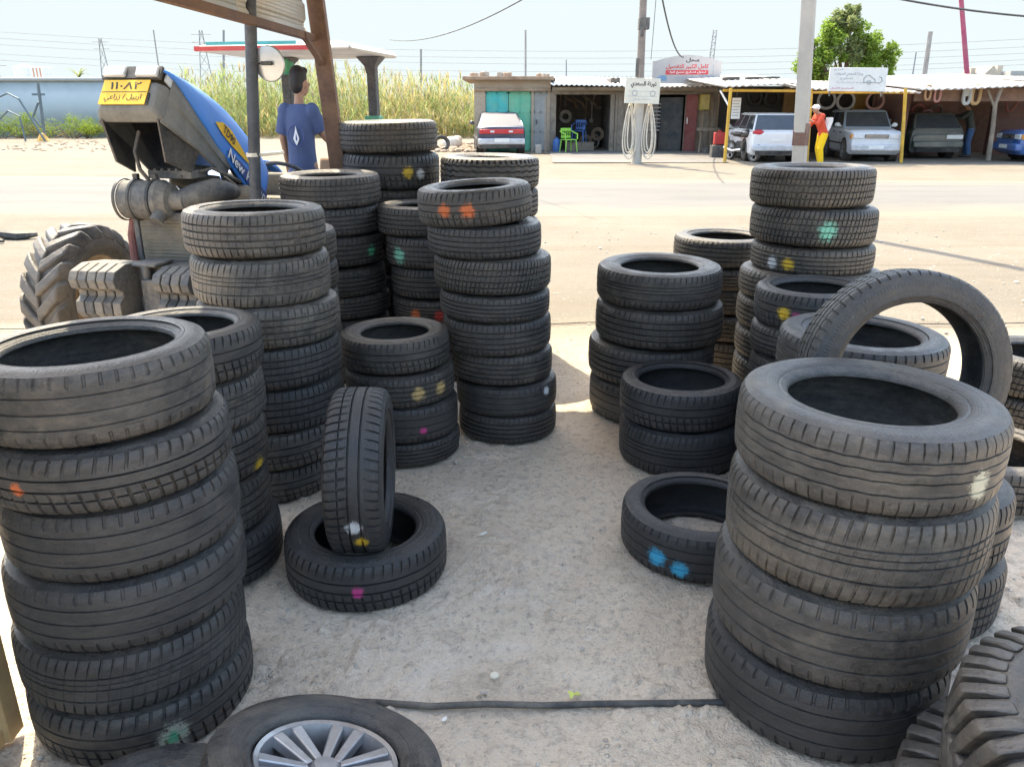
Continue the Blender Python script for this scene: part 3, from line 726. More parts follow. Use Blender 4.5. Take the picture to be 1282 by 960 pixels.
M_RUBBERHOSE = mat('black_hose', (.03,.03,.03), .6, dirt_amt=.5)
# hose on the floor and cable across the sand
pts = []
for px,py in ((432,881),(470,882),(540,887),(610,884),(680,886),(750,884),(830,883),(905,882),(960,884)):
    ang = math.atan2(py-480, FPX)+PITCH; y = 1.6/math.tan(ang); d = y*_c+1.6*_s
    pts.append(((px-641)/FPX*d, y, .009))
mb = MB(); mb.path(pts, .0095, 10); tag(mb.build('air_hose', M_RUBBERHOSE), 'thin black air hose lying across the floor in front', 'hose')
pts = [(x, 5.85+.12*math.sin(x*1.3)+.05*x, .012+.03*math.sin(i*1.7)**2*0) for i,x in enumerate(np.arange(-6,9,.5))]
mb = MB(); mb.path(pts, .0045, 6); tag(mb.build('ground_cable', M_RUBBERHOSE), 'thin dark cable lying across the sunlit sand behind the stacks', 'cable')
# litter
def floor_pt(px,py,h=0):
    ang = math.atan2(py-480, FPX)+PITCH; y = (1.6-h)/math.tan(ang); d = y*_c+(1.6-h)*_s
    return V(((px-641)/FPX*d, y, h))
M_WRAP = flat('lime_wrapper', (.62,.66,.12), .4); M_PAPER = flat('white_paper', (.75,.73,.68), .8); M_CAP = flat('cream_plastic', (.7,.63,.5), .5)
mb = MB(); p = floor_pt(719,874)
gx = [[V((-.018+.012*i, -.009+.009*j+.003*math.sin(i*2), .012+.009*math.sin(i*1.1+j)+.004*j)) for i in range(4)] for j in range(3)]
vv = [q for row in gx for q in row]; mb.add(vv+[q-V((0,0,.0012)) for q in vv], [(j*4+i,j*4+i+1,j*4+i+5,j*4+i+4) for j in range(2) for i in range(3)]+[(12+j*4+i,12+j*4+i+4,12+j*4+i+5,12+j*4+i+1) for j in range(2) for i in range(3)])
tag(mb.build('sweet_wrapper', M_WRAP, loc=p), 'lime yellow wrapper on the floor just behind the hose', 'wrapper').rotation_euler = (0,0,.5)
mb = MB(); mb.lathe([(0,.007),(.011,.007),(.0135,.005),(.0135,0),(0,0)],18)
tag(mb.build('bottle_cap', M_CAP, loc=floor_pt(619,846,.004)), 'small cream bottle cap lying on the floor', 'bottle cap')
for i,(px,py,lb) in enumerate(((605,668,'white paper scrap on the floor between the stacks'),(556,900,'tiny white paper scrap in front of the hose'))):
    mb = MB(); s_ = .016 if i==0 else .009
    mb.prism([(-s_,-.004),(-.2*s_,-.007),(s_,-.002),(.8*s_,.006),(-.3*s_,.004)], .003)
    tag(mb.build('paper_scrap', M_PAPER, loc=floor_pt(px,py,.004)), lb, 'paper scrap').rotation_euler = (R(8),R(-6),.4)
# small stones on the trodden floor
M_STONE = mat('pale_stone', (.42,.38,.33), .9, var=.2, dirt_amt=.4)
rng = random.Random(3); mb = MB()
for i in range(900):
    x = rng.uniform(-1.3,1.9); y = rng.uniform(1.3,6.5) if i<520 else rng.uniform(5,11.5); x = x if i<520 else rng.uniform(-4,6); s_ = rng.uniform(.002,.0075)*(1 if i<520 else 2.2)*(1 if rng.random()<.93 else 1.8)
    mb.ball((x,y,.001), (s_*rng.uniform(.8,1.6), s_, s_*.6), 6, 4, Matrix.Rotation(rng.uniform(0,3),4,'Z'))
tag(mb.build('gravel', M_STONE, fix=False), 'small loose stones scattered over the trodden floor', 'gravel', kind='stuff')

# ------------------------------------------------------------------ shelter in front of the camera
M_RUST = mat('rusty_steel', (.135,.075,.05), .8, .1, var=.35, scale=9, dirt=(.28,.17,.1), dirt_amt=.6, bump=.4)
M_SHEET = mat('painted_sheet', (.56,.54,.48), .55, .1, var=.08, scale=3, dirt=(.35,.27,.19), dirt_amt=.4, bump=.05)
M_TAN = mat('tan_frame', (.47,.33,.16), .6, var=.2, dirt=(.25,.17,.1), dirt_amt=.45)
sh = thing('metal_shelter', 'rusty steel shelter with a ribbed side sheet over the tyre yard', 'shelter', (-1.26,5.5,0))
def rel(p, o=V((-1.26,5.5,0))): return V(p)-o
p0 = at(425,218,5.5); p1 = at(395,0,5.5); dirn = (p1-p0).normalized()
base = p0-dirn*(p0.z/dirn.z); topp = base+dirn*(2.62/dirn.z)
def angle_bar(mb, a, b, wx, wy, t=.008):
    """L-section bar from a to b"""
    a = V(a); b = V(b); d = (b-a).normalized()
    u = V((0,1,0)) if abs(d.y)<.7 else V((0,0,1)); u = (u-d*u.dot(d)).normalized(); q = d.cross(u)
    for (o1,s1,s2) in ((q*wx/2,wx,t),(u*wy/2,t,wy)):
        ring = [o1-q*s1/2-u*s2/2, o1+q*s1/2-u*s2/2, o1+q*s1/2+u*s2/2, o1-q*s1/2+u*s2/2]
        mb.loft([[a+r for r in ring],[b+r for r in ring]])
mb = MB(); d = (topp-base).normalized(); 
ring = [V((-.052,-.04,0)),V((.052,-.04,0)),V((.052,.04,0)),V((-.052,.04,0))]
mb.loft([[rel(base)+r for r in ring],[rel(topp)+r for r in ring]]); mb.build('post', M_RUST, sh, bevel=.006)
A0 = V((-1.45,2.0,2.02)); B0 = V((-1.27,5.46,2.02))
b1 = at(410,58,5.46)
mb = MB(); 
dd = (B0-A0).normalized()
ring = [V((-.025,0,-.03)),V((.025,0,-.03)),V((.025,0,.012)),V((-.025,0,.012))]
mb.loft([[rel(A0)+r for r in ring],[rel(B0)+r for r in ring]])
mb.build('side_beam', M_RUST, sh, bevel=.004)
mb = MB(); mb.loft([[rel(B0+V((0,-.24,0)))+r*.7 for r in ring],[rel(base+d*(1.84/d.z))+r*.7 for r in ring]]); mb.build('knee_brace', M_RUST, sh)
# ribbed side sheet above the beam (ribs run along the beam)
mb = MB(); rows = []
for i in range(0,29):
    z = 2.034+.02*i; k = i%7; off = .012 if k in (2,3) else 0
    rows.append([rel(A0*(1-f)+B0*f)+V((-.02-off,0,z-2.02)) for f in (0,.33,.66,.985)])
for i in range(len(rows)-1):
    for j in range(3): mb.add([rows[i][j],rows[i][j+1],rows[i+1][j+1],rows[i+1][j]],[(0,1,2,3)])
o = mb.build('side_sheet', M_SHEET, sh, ang=20); so = o.modifiers.new('solid','SOLIDIFY'); so.thickness = .002
# unseen corrugated roof, near part left off to let sky light in
mb = MB(); nx = 130; prof = []
for i in range(nx+1):
    x = -1.62+(1.32+1.62)*i/nx; prof.append((x, 2.62+.015*math.cos(i*PI/2.5)+.03*(x+1.6)))
def ry(f): return 2.35+(5.72-2.35)*f
va = [rel((x,ry(0),z)) for x,z in prof]; vb = [rel((x,ry(1),z)) for x,z in prof]
mb.add(va+vb, [(i,i+1,nx+2+i,nx+1+i) for i in range(nx)])
o = mb.build('roof_sheet', M_SHEET, sh); so = o.modifiers.new('solid','SOLIDIFY'); so.thickness = .003
for y in (2.45,3.4,4.4,5.45):
    mb = MB(); mb.box(*rel((-.15,y,2.585)), 2.9,.05,.05); mb.build('purlin', M_RUST, sh)
mb = MB(); mb.box(*rel((1.18,4.0,2.54)), .06,3.3,.06); mb.build('roof_beam', M_RUST, sh)
mb = MB(); mb.box(*rel((1.95,2.45,2.56)), 1.3,.045,.045); mb.build('purlin', M_RUST, sh)
mb = MB(); mb.box(*rel((2.62,2.45,1.29)), .07,.07,2.58); mb.build('post', M_RUST, sh)
# tan framed sheet panel at the left, beside the front stack
pn = thing('door_panel', 'off-white sheet panel with a tan frame at the left edge', 'door panel', (-1.352,1.05,0), R(.5))
mb = MB(); mb.box(-.022,0,1.0, .012,1.22,1.88); mb.build('sheet', M_SHEET, pn)
mb = MB()
for y in (-.63,.63): mb.box(0,y,1.0,.07,.06,1.97)
for z in (.035,1.0,1.965): mb.box(0,0,z,.04,1.215,.045)
mb.build('frame', M_TAN, pn, bevel=.003)
# ------------------------------------------------------------------ lettering
AR = {}
for cp in range(0xFE70, 0xFEFD):
    d = unicodedata.decomposition(chr(cp)).split()
    if len(d)==2: AR.setdefault(chr(int(d[1],16)), {})[d[0].strip('<>')] = chr(cp)
    elif len(d)==3 and d[1]=='0644': AR.setdefault('LAM'+chr(int(d[2],16)), {})[d[0].strip('<>')] = chr(cp)
def arabic(s):
    """joined letter forms in visual order"""
    words = []
    for w in s.split(' '):
        if not any(c in AR for c in w): words.append(w); continue
        out = []; i = 0; prevjoin = False
        while i < len(w):
            c = w[i]; key = c; step = 1
            if c=='\u0644' and i+1<len(w) and 'LAM'+w[i+1] in AR: key = 'LAM'+w[i+1]; step = 2
            fm = AR.get(key)
            if not fm: out.append(c); prevjoin = False; i += step; continue
            nxt = w[i+step] if i+step<len(w) else None
            nextok = nxt in AR and 'final' in AR[nxt] if nxt else False
            canfwd = 'initial' in fm and nextok
            if prevjoin and canfwd: f = 'medial'
            elif prevjoin: f = 'final'
            elif canfwd: f = 'initial'
            else: f = 'isolated'
            out.append(fm.get(f, fm.get('isolated', c))); prevjoin = canfwd; i += step
        words.append(''.join(out[::-1]))
    return ' '.join(words[::-1])
def lettering(name, s, m, parent, mtx, width=None, height=None, th=.002, bold=0):
    """text as a mesh, centred, in local XY of mtx, scaled to width/height"""
    c = bpy.data.curves.new('lettering','FONT'); c.body = s; c.resolution_u = 2; c.extrude = 0; c.offset = bold
    o = bpy.data.objects.new('lettering_src', c); COL.objects.link(o)
    bpy.context.view_layer.update()
    me = bpy.data.meshes.new_from_object(o.evaluated_get(bpy.context.evaluated_depsgraph_get()))
    bpy.data.objects.remove(o); bpy.data.curves.remove(c)
    co = np.array([v.co[:] for v in me.vertices])
    if not len(co): return None
    lo = co.min(0); hi = co.max(0); ce = (lo+hi)/2; sx = sy = 1
    if height: sy = sx = height/(hi[1]-lo[1])
    if width: sx = width/(hi[0]-lo[0]); sy = sy if height else sx
    vs = [mtx @ V(((p[0]-ce[0])*sx, (p[1]-ce[1])*sy, 0)) for p in co]
    n = (mtx.to_3x3() @ V((0,0,1)))*th
    fs = [tuple(f.vertices) for f in me.polygons]; bpy.data.meshes.remove(me)
    mb = MB(); mb.add([v+n for v in vs], fs)
    return mb.build(name, m, parent, smooth=False, fix=False)
def frame(o, x, y):
    """matrix with origin o, local X and Y as given"""
    x = V(x).normalized(); y = V(y); y = (y-x*y.dot(x)).normalized(); z = x.cross(y)
    m = Matrix((x,y,z)).transposed().to_4x4(); m.translation = V(o); return m

# ------------------------------------------------------------------ tractor
M_BLUE = mat('tractor_blue', (.016,.20,.68), .4, var=.1, dirt=(.25,.27,.3), dirt_amt=.25, bump=.03, coat=.2)
M_GREY = mat('grey_plastic', (.115,.12,.115), .65, var=.2, dirt=(.32,.29,.25), dirt_amt=.5, bump=.15)
M_IRON = mat('dusty_iron', (.07,.072,.075), .7, .1, var=.3, dirt=(.36,.31,.24), dirt_amt=.65, bump=.4, bscale=40)
M_ENG = mat('dusty_engine', (.16,.145,.12), .8, .05, var=.35, scale=12, dirt=(.36,.29,.2), dirt_amt=.6, bump=.5, bscale=50)
M_PLATE = flat('yellow_plate', (.74,.44,.02), .45); M_INK = flat('black_ink', (.012,.012,.012), .6)
M_LENS = mat('lamp_lens', (.55,.57,.58), .15, .0, var=.15, dirt_amt=.2, bump=.1, bscale=90)
M_WHITE = mat('white_paint', (.75,.75,.73), .45, var=.06, dirt_amt=.15, bump=.03)
M_NAVY = flat('navy_stripe', (.02,.05,.2), .4)
M_RED = mat('red_paint', (.5,.03,.03), .5, var=.1, dirt_amt=.15, bump=.03)
M_TEAL = mat('teal_paint', (.03,.36,.36), .5, var=.15, dirt_amt=.2, bump=.05)
M_BEIGE = mat('beige_fibreglass', (.55,.52,.45), .5, var=.08, dirt_amt=.25, bump=.05)
M_RIM = mat('tan_rim', (.42,.30,.18), .7, var=.2, dirt=(.2,.13,.08), dirt_amt=.5)
M_CARD = mat('brown_board', (.34,.21,.13), .85, var=.15, dirt_amt=.3)
th_ = math.atan2(.18,-.984)
tr = thing('tractor', 'blue farm tractor with its hood raised and a yellow number plate', 'tractor', (-1.95,4.74,0), th_); tr.scale = (.9,.9,.9)
def hoodpt(s, x, t, a=R(36), hy=-.72, hz=1.15):
    s *= .72
    return V((x+.03, hy+s*math.cos(a)-t*math.sin(a), hz+s*math.sin(a)+t*math.cos(a)))
def hoodring(s, hw, top, bot, n=6, inner=0):
    """open section from left bottom over the crown to right bottom"""
    pts = [(-hw,bot),(-hw*1.01,bot+(top-bot)*.45),(-hw*.96,bot+(top-bot)*.78),(-hw*.78,top-.018),(-hw*.45,top-.004),(0,top),(hw*.45,top-.004),(hw*.78,top-.018),(hw*.96,bot+(top-bot)*.78),(hw*1.01,bot+(top-bot)*.45),(hw,bot)]
    return [hoodpt(s,x,t) for x,t in pts]
hood_st = [(0,.265,.29,-.12),(.3,.27,.32,-.11),(.6,.27,.33,-.10),(.9,.268,.315,-.06),(1.2,.258,.275,-.01),(1.45,.24,.22,.04),(1.62,.225,.165,.085),(1.73,.205,.135,.09),(1.77,.19,.118,.09)]
mb = MB(); rings = [hoodring(*q) for q in hood_st]; mb.loft(rings, cap=False)
mb.f = [f for f in mb.f if not ({f[0]%11,f[1]%11}=={0,10})]
hood = mb.build('hood', M_BLUE, tr, ang=50); so = hood.modifiers.new('solid','SOLIDIFY'); so.thickness = .012; so.offset = -1
sb = hood.modifiers.new('sub','SUBSURF'); sb.levels = sb.render_levels = 1
mb = MB(); mb.loft([hoodring(s_,hw_-.022,tp_-.022,bt_+.004) for s_,hw_,tp_,bt_ in hood_st[1:-1]],cap=False)
mb.f = [f for f in mb.f if not ({f[0]%11,f[1]%11}=={0,10})]
o = mb.build('hood_dark_shell', M_BLACKP, hood, ang=50)  # black inner shell added so the hood's hollow looks dark
# grey nose: side skirts, front mask, inner box
st = [(.72,.268,-.085,-.13),(.86,.268,-.06,-.17),(1.0,.262,-.035,-.17),(1.2,.255,.0,-.17),(1.45,.238,.05,-.19),(1.66,.218,.09,-.20)]
for sg in (-1,1):
    mb = MB()
    rows = [[hoodpt(s, sg*(hw-.004)*(1 if f<.75 else .97), top+.02-(top+.02-bot)*f) for f in (0,.3,.45,.5,.9,1)] for s,hw,top,bot in st]
    for r in rows: r[2] = r[2]+V((sg*.004,0,0)); r[3] = r[3]+V((-sg*.006,0,0))
    vv = [p for r in rows for p in r]; mb.add(vv, [(i*6+j,i*6+j+1,(i+1)*6+j+1,(i+1)*6+j) for i in range(len(rows)-1) for j in range(5)])
    o = mb.build('side_skirt', M_GREY, hood, ang=30); so = o.modifiers.new('solid','SOLIDIFY'); so.thickness = .012
mb = MB()
def nose(s, hw, top, bot): return [hoodpt(s,-hw,bot),hoodpt(s,-hw,top),hoodpt(s,hw,top),hoodpt(s,hw,bot)]
mb.loft([nose(1.62,.212,.03,-.195), nose(1.70,.205,.03,-.18), nose(1.765,.165,.025,-.15)])
mb.build('front_mask', M_GREY, hood, bevel=.02)
# hanging inner panel of the nose
for sg in (-1,1):
    mb = MB(); mb.add([hoodpt(1.68,sg*.19,-.19),hoodpt(1.15,sg*.235,-.16),hoodpt(1.12,sg*.2,-.30),hoodpt(1.42,sg*.17,-.36)],[(0,1,2,3)] if sg>0 else [(3,2,1,0)])
    o = mb.build('inner_panel', M_BLACKP, hood, smooth=False); so = o.modifiers.new('solid','SOLIDIFY'); so.thickness = .012
mb = MB(); mb.path([hoodpt(1.45,.05,-.16),hoodpt(1.40,.07,-.28),hoodpt(1.3,.06,-.36),hoodpt(1.18,.03,-.40)],.012,8); mb.build('hose', M_RUBBERHOSE, hood)
mb = MB()
for i in range(7): mb.slab([hoodpt(1.768,.15,-.135+.0*i+.012*i-.005),hoodpt(1.768,-.15,-.135+.012*i-.005),hoodpt(1.768,-.15,-.135+.012*i),hoodpt(1.768,.15,-.135+.012*i)],.008,0,.0)
mb.build('grille', M_BLACKP, hood)
# headlights across the top of the nose
for x0,x1 in ((-.175,-.035),(.035,.175)):
    mb = MB(); mb.slab([hoodpt(1.74,x1,.045),hoodpt(1.74,x0,.045),hoodpt(1.74,x0,.11),hoodpt(1.74,x1,.11)], .03, 0, .02); mb.build('headlight', M_LENS, hood, bevel=.006)
mb = MB(); mb.slab([hoodpt(1.742,.19,.037),hoodpt(1.742,-.19,.037),hoodpt(1.742,-.19,.118),hoodpt(1.742,.19,.118)], .02, 0, .01); mb.build('lamp_housing', M_BLACKP, hood)
for sg in (-1,1):
    q = [hoodpt(1.60,sg*.222,.02),hoodpt(1.735,sg*.203,.045),hoodpt(1.735,sg*.203,.112),hoodpt(1.52,sg*.231,.10)]
    if sg<0: pass
    else: q = q[::-1]
    mb = MB(); mb.slab(q, .012, .006, .004); mb.build('side_lamp', M_LENS, hood)
# plate with its lettering on the mask
ax = (hoodpt(1.77,1,0)-hoodpt(1.77,0,0)); up = hoodpt(1.762,0,.03)-hoodpt(1.762,0,-.15)
mp = frame(hoodpt(1.775,.015,-.058), -ax, up)
mb = MB(); mb.box(0,0,.003,.30,.165,.006); mb.v = [tuple(mp @ V(p)) for p in mb.v]
pl = mb.build('number_plate', M_PLATE, hood)
mb = MB(); mb.box(0,0,.0065,.29,.004,.001); mb.v = [tuple(mp @ V(p)) for p in mb.v]; mb.build('lettering', M_INK, pl)
lettering('lettering','١١٠٨٢', M_INK, pl, mp @ Matrix.Translation((0,.042,.0075)), .2, .05, 0, .012)
lettering('lettering', arabic('اربيل / زراعي'), M_INK, pl, mp @ Matrix.Translation((0,-.042,.0075)), .24, .055, 0, .012)
# swoosh, stripe and lettering on both hood sides
for sg in (-1,1):
    def hs(s,t,e=.006):
        i = max(k for k in range(len(hood_st)) if hood_st[k][0]<=s+1e-6); a = hood_st[i]; b = hood_st[min(i+1,len(hood_st)-1)]
        f = 0 if b is a else (s-a[0])/(b[0]-a[0]); hw = a[1]*(1-f)+b[1]*f
        return hoodpt(s, sg*(hw*1.008+e), t)
    up_ = [(1.10,.085),(1.0,.13),(.86,.14),(.68,.115),(.5,.085),(.3,.055)]; dn = [(1.10,.08),(.97,.055),(.8,.05),(.63,.055),(.46,.06),(.3,.05)]
    vv = [hs(*p) for p in up_]+[hs(*p) for p in dn]; mb = MB()
    mb.add(vv,[(i,i+1,7+i,6+i) for i in range(5)]); o = mb.build('yellow_swoosh', M_PLATE, hood)
    mb = MB(); u = [(.84,-.005),(.6,.015),(.3,.02),(.02,.01)]; l = [(.84,-.012),(.6,-.055),(.3,-.075),(.02,-.09)]
    vv = [hs(*p) for p in u]+[hs(*p) for p in l]; mb.add(vv,[(i,i+1,5+i,4+i) for i in range(3)]); sw = mb.build('navy_stripe', M_NAVY, hood)
    d = (hs(.05,-.03)-hs(.7,-.015)) if sg<0 else (hs(.7,-.015)-hs(.05,-.03))
    m_ = frame(hs(.40,-.025,.009), d, hoodpt(.4,0,.1)-hoodpt(.4,0,0))
    lettering('lettering','New Holland', M_WHITE, sw, m_, .62, .07, 0, .012)
    m_ = frame(hs(.88,.092,.010), d, hoodpt(.4,0,.1)-hoodpt(.4,0,0))
    lettering('lettering','TD90', M_INK, hood, m_, .16, .055, 0, .02)
# stay rod and inner frame under the hood
mb = MB(); mb.tube(hoodpt(.75,-.16,-.02),(-.16,-.35,1.1),.011); mb.tube(hoodpt(.40,.18,-.02),(.1,-.65,1.1),.011); mb.build('hood_stay', M_IRON, tr)
# engine, radiator, air cleaner
mb = MB()
mb.box(0,-.62,.80,.34,.95,.40); mb.box(.0,-.62,1.04,.22,.8,.14)
for i in range(4): mb.box(.02,-.32-.2*i,1.14,.16,.15,.07)
mb.tube((-.2,-1.05,.78),(-.2,-.35,.78),.05); mb.box(-.19,-.6,.55,.09,.35,.14)
mb.ball((-.2,-.42,1.12),(.12,.18,.15)); mb.tube((.14,-.12,1.33),(-.12,-.3,1.28),.05); mb.tube((-.12,-.3,1.28),(-.2,-.42,1.18),.055)
mb.box(0,-.3,.45,.2,1.9,.2)
mb.build('engine', M_ENG, tr, bevel=.012)
for c_,r_,h_ in (((-.30,-.12,.92),.05,.16),((-.28,-.30,.86),.045,.14)):
    mb = MB(); mb.lathe([(0,0),(r_*.8,0),(r_,.015),(r_,h_-.02),(r_*.7,h_),(r_*.3,h_+.02),(0,h_+.02)],18,Matrix.Translation(c_)); mb.build('filter', M_IRON, tr)
mb = MB()
for p_ in ([(.16,.1,1.3),(.05,-.1,1.42),(-.15,-.25,1.38),(-.2,-.5,1.22)],[(-.3,.1,1.1),(-.36,-.1,1.0),(-.3,-.35,.98),(-.25,-.6,1.1)],[(.2,.12,1.08),(.28,0,.98),(.26,-.3,1.0)],[(-.1,.12,1.36),(-.22,-.05,1.40),(-.3,-.25,1.3)]): mb.path(p_,.011,7)
mb.build('engine_hoses', M_RUBBERHOSE, tr)
mb = MB()
for x_ in (.255,.16,.03): mb.lathe([(.124,-.009),(.131,-.009),(.131,.009),(.124,.009)],28,Matrix.Translation((x_,.20,1.22)) @ Matrix.Rotation(R(-90),4,'Y'),closed=True)
mb.box(.16,.2,1.36,.03,.03,.04); mb.box(.03,.2,1.36,.03,.03,.04); mb.build('clamp_band', M_BLACKP, tr)
mb = MB(); mb.lathe([(0,0),(.03,0),(.03,.02),(.018,.03),(0,.03)],16,Matrix.Translation((-.18,.17,1.145))); mb.build('radiator_cap', M_BLACKP, tr)
for x_,y_,z_ in ((.1,-.05,1.16),(-.05,-.08,1.17),(.18,-.2,1.1)):
    mb = MB(); mb.box(x_,y_,z_,.07,.09,.10); mb.tube((x_,y_,z_+.04),(x_,y_,z_+.09),.012,n=8); mb.build('engine_bracket', M_IRON, tr, bevel=.006)
mb = MB(); mb.tube((.34,.02,1.05),(.30,-.5,1.12),.016); mb.tube((.34,.02,1.05),(.30,.05,.70),.016); mb.build('side_rod', M_IRON, tr)
mb = MB(); mb.tube((-.24,-.08,1.02),(-.10,-.08,1.02),.065); mb.tube((-.27,-.08,1.02),(-.24,-.08,1.02),.045); mb.build('alternator', M_TOOLA if False else M_IRON, tr)
mb = MB(); mb.lathe([(.0,-.01),(.16,-.012),(.17,0),(.16,.012),(0,.01)],24,Matrix.Translation((-.05,.06,.86)) @ Matrix.Rotation(R(90),4,'X')); mb.build('fan', M_BLACKP, tr)
mb = MB(); mb.box(-.05,.17,.84,.46,.07,.54); 
for i in range(22): mb.box(-.05,.212,.60+.0225*i,.43,.012,.006)
mb.build('radiator', M_ENG, tr)
mb = MB(); mb.box(-.05,.17,1.12,.48,.10,.05); mb.box(-.30,.17,.85,.035,.1,.56); mb.box(.20,.17,.85,.035,.1,.56); mb.build('radiator_frame', M_IRON, tr, bevel=.006)
mb = MB(); mx = frame((.30,.20,.965),(0,0,1),(0,1,0)) 
cyl = Matrix.Translation((.26,.20,1.22)) @ Matrix.Rotation(R(-90),4,'Y')
mb.lathe([(0,0),(.10,0),(.118,.015),(.12,.1),(.124,.105),(.124,.12),(.12,.125),(.12,.24),(.126,.245),(.126,.275),(.115,.29),(.10,.33),(.06,.34),(.055,.42),(0,.42)], 32, cyl)
mb.tube((-.02,.22,1.2),(-.02,.33,1.10),.038,.042); 
mb.build('air_cleaner', M_IRON, tr)
mb = MB(); mb.path([(-.12,.2,1.22),(-.2,.16,1.25),(-.27,.02,1.27),(-.26,-.22,1.24)],[.06,.07,.075,.05],12); mb.build('intake_duct', M_IRON, tr)
mb = MB(); mb.box(-.02,.02,1.37,.30,.2,.05); 
for i in range(5): mb.box(-.12+.05*i,.02,1.398,.02,.2,.02)
mb.build('battery', M_IRON, tr, bevel=.004)
mb = MB(); mb.path([(.22,.18,1.14),(.25,.2,1.0),(.24,.22,.86),(.22,.25,.75)],.028,10); mb.build('radiator_hose', mat('rust_red_hose',(.16,.05,.04),.7), tr)
# front axle, bracket, weights
mb = MB(); mb.box(0,0,.48,1.4,.15,.13); mb.box(0,.1,.58,.34,.7,.16); mb.ball((.62,0,.49),(.12,.12,.15)); mb.ball((-.62,0,.49),(.12,.12,.15)); mb.tube((-.6,-.14,.49),(.6,-.14,.49),.022); mb.lathe([(0,0),(.12,0),(.12,.03),(.06,.05),(0,.05)],20,Matrix.Translation((-.72,0,.49)) @ Matrix.Rotation(R(-90),4,'Y'))
mb.build('front_axle', M_IRON, tr, bevel=.012)
mb = MB(); mb.box(-.06,.33,.80,.44,.22,.10); mb.box(-.24,.40,.70,.16,.22,.26); mb.box(-.06,.45,.66,.12,.18,.24); mb.box(-.02,.42,.865,.16,.2,.02); mb.tube((-.02,.5,.55),(-.02,.5,.86),.025)
mb.build('weight_bracket', M_IRON, tr, bevel=.008)
prof_w = [(.34,.33),(.62,.33),(.66,.37),(.66,.44),(.615,.47),(.615,.50),(.675,.53),(.69,.58),(.66,.63),(.55,.66),(.34,.64)]
for i in range(5):
    mb = MB(); m_ = frame((.32-.062*i,0,.22),(0,1,0),(0,0,1)); mb.prism(prof_w,.054,m_); mb.build('front_weight', M_IRON, tr, bevel=.005, ang=20)
for i in range(4):
    mb = MB(); m_ = frame((-.18-.062*i,-.07,.20),(0,1,0),(0,0,1)); mb.prism(prof_w,.054,m_); mb.build('front_weight', M_IRON, tr, bevel=.005, ang=20)
# wheels
def tractor_wheel(x, y, Rr, W, nl, steer, name):
    wh = bpy.data.objects.new(name, None); COL.objects.link(wh); wh.parent = tr; wh.location = (x,y,Rr-.01); wh.rotation_euler = (0,0,steer)
    m = Matrix.Rotation(R(90 if x>0 else -90),4,'Y') 
    agri_parts(wh, Rr, W, nl, .56, .75, .45, m)
    rr = Rr*.565; mb = MB()
    mb.lathe([(rr,-W*.36),(rr+.015,-W*.40),(rr-.02,-W*.34),(rr-.05,-W*.2),(rr-.06,0),(rr-.05,W*.2),(rr-.02,W*.34),(rr+.015,W*.40),(rr,W*.36)], 48, m)
    mb.lathe([(0,.05),(.08,.05),(.1,.03),(rr*.6,.02),(rr*.75,-.02),(rr-.05,-.03),(rr-.05,-.04),(rr*.7,-.035),(.05,-.0),(0,0)], 48, m)
    mb.tube((-.12 if x>0 else .12,0,0),(0,0,0),.1)
    mb.build('rim', M_RIM, wh)
    return wh
tractor_wheel(.82,0,.52,.30,20,R(4),'front_wheel')
tractor_wheel(.82,-2.2,.66,.40,22,0,'rear_wheel'); tractor_wheel(-.82,-2.2,.66,.40,22,0,'rear_wheel')
# gearbox, platform, fenders, dash, steering wheel, seat
mb = MB(); mb.box(0,-1.7,.62,.36,1.3,.42); mb.box(0,-2.2,.62,1.3,.24,.24); mb.build('gearbox', M_ENG, tr, bevel=.02)
mb = MB(); mb.box(0,-1.75,.53,1.2,.55,.03); mb.build('platform', M_IRON, tr, bevel=.004)
for sg in (-1,1):
    mb = MB(); rings = []
    for i in range(11):
        a = R(20+14*i); r0 = .71
        c = V((0,-2.2+r0*math.cos(a),.62+r0*math.sin(a)*.98))
        rings.append([c+V((sg*.55,0,0)),c+V((sg*.95,0,0)),c*1.0+V((sg*.95,0,-.03)),c+V((sg*.55,0,-.03))])
    mb.loft(rings); 
    mb.build('fender', M_BLUE, tr, bevel=.006)
mb = MB(); mb.loft([[V((-.2,-1.25,.6)),V((.2,-1.25,.6)),V((.2,-1.45,.6)),V((-.2,-1.45,.6))],[V((-.24,-1.22,1.12)),V((.24,-1.22,1.12)),V((.2,-1.42,1.18)),V((-.2,-1.42,1.18))]]); mb.build('dashboard', M_BLUE, tr, bevel=.03)
mb = MB(); mb.box(.0,-1.12,.98,.62,.10,.62); mb.box(.12,-1.0,1.05,.22,.2,.3); mb.box(-.16,-.98,.98,.24,.22,.3); mb.build('firewall', M_ENG, tr, bevel=.02)
mb = MB(); mb.tube((0,-1.35,1.1),(0,-1.53,1.24),.02); mb.build('steering_column', M_BLACKP, tr)
mb = MB(); q = orient((0,-.55,.83)).to_matrix().to_4x4(); q.translation = V((0,-1.53,1.24))
mb.path([q @ V((.19*math.cos(a),.19*math.sin(a),0)) for a in np.linspace(0,2*PI,28,endpoint=False)],.016,8,closed=True)
for a in (.5,2.6,4.7): mb.tube(q @ V((.19*math.cos(a),.19*math.sin(a),0)), q @ V((0,0,-.02)), .01)
mb.build('steering_wheel', M_BLACKP, tr)
mb = MB(); mb.box(-.08,-2.28,.88,.46,.44,.12); mb.loft([[V((-.30,-2.46,.9)),V((.14,-2.46,.9)),V((.14,-2.56,.9)),V((-.30,-2.56,.9))],[V((-.30,-2.56,1.32)),V((.14,-2.56,1.32)),V((.14,-2.64,1.32)),V((-.30,-2.64,1.32))]]); mb.build('seat', M_CARD, tr, bevel=.03)
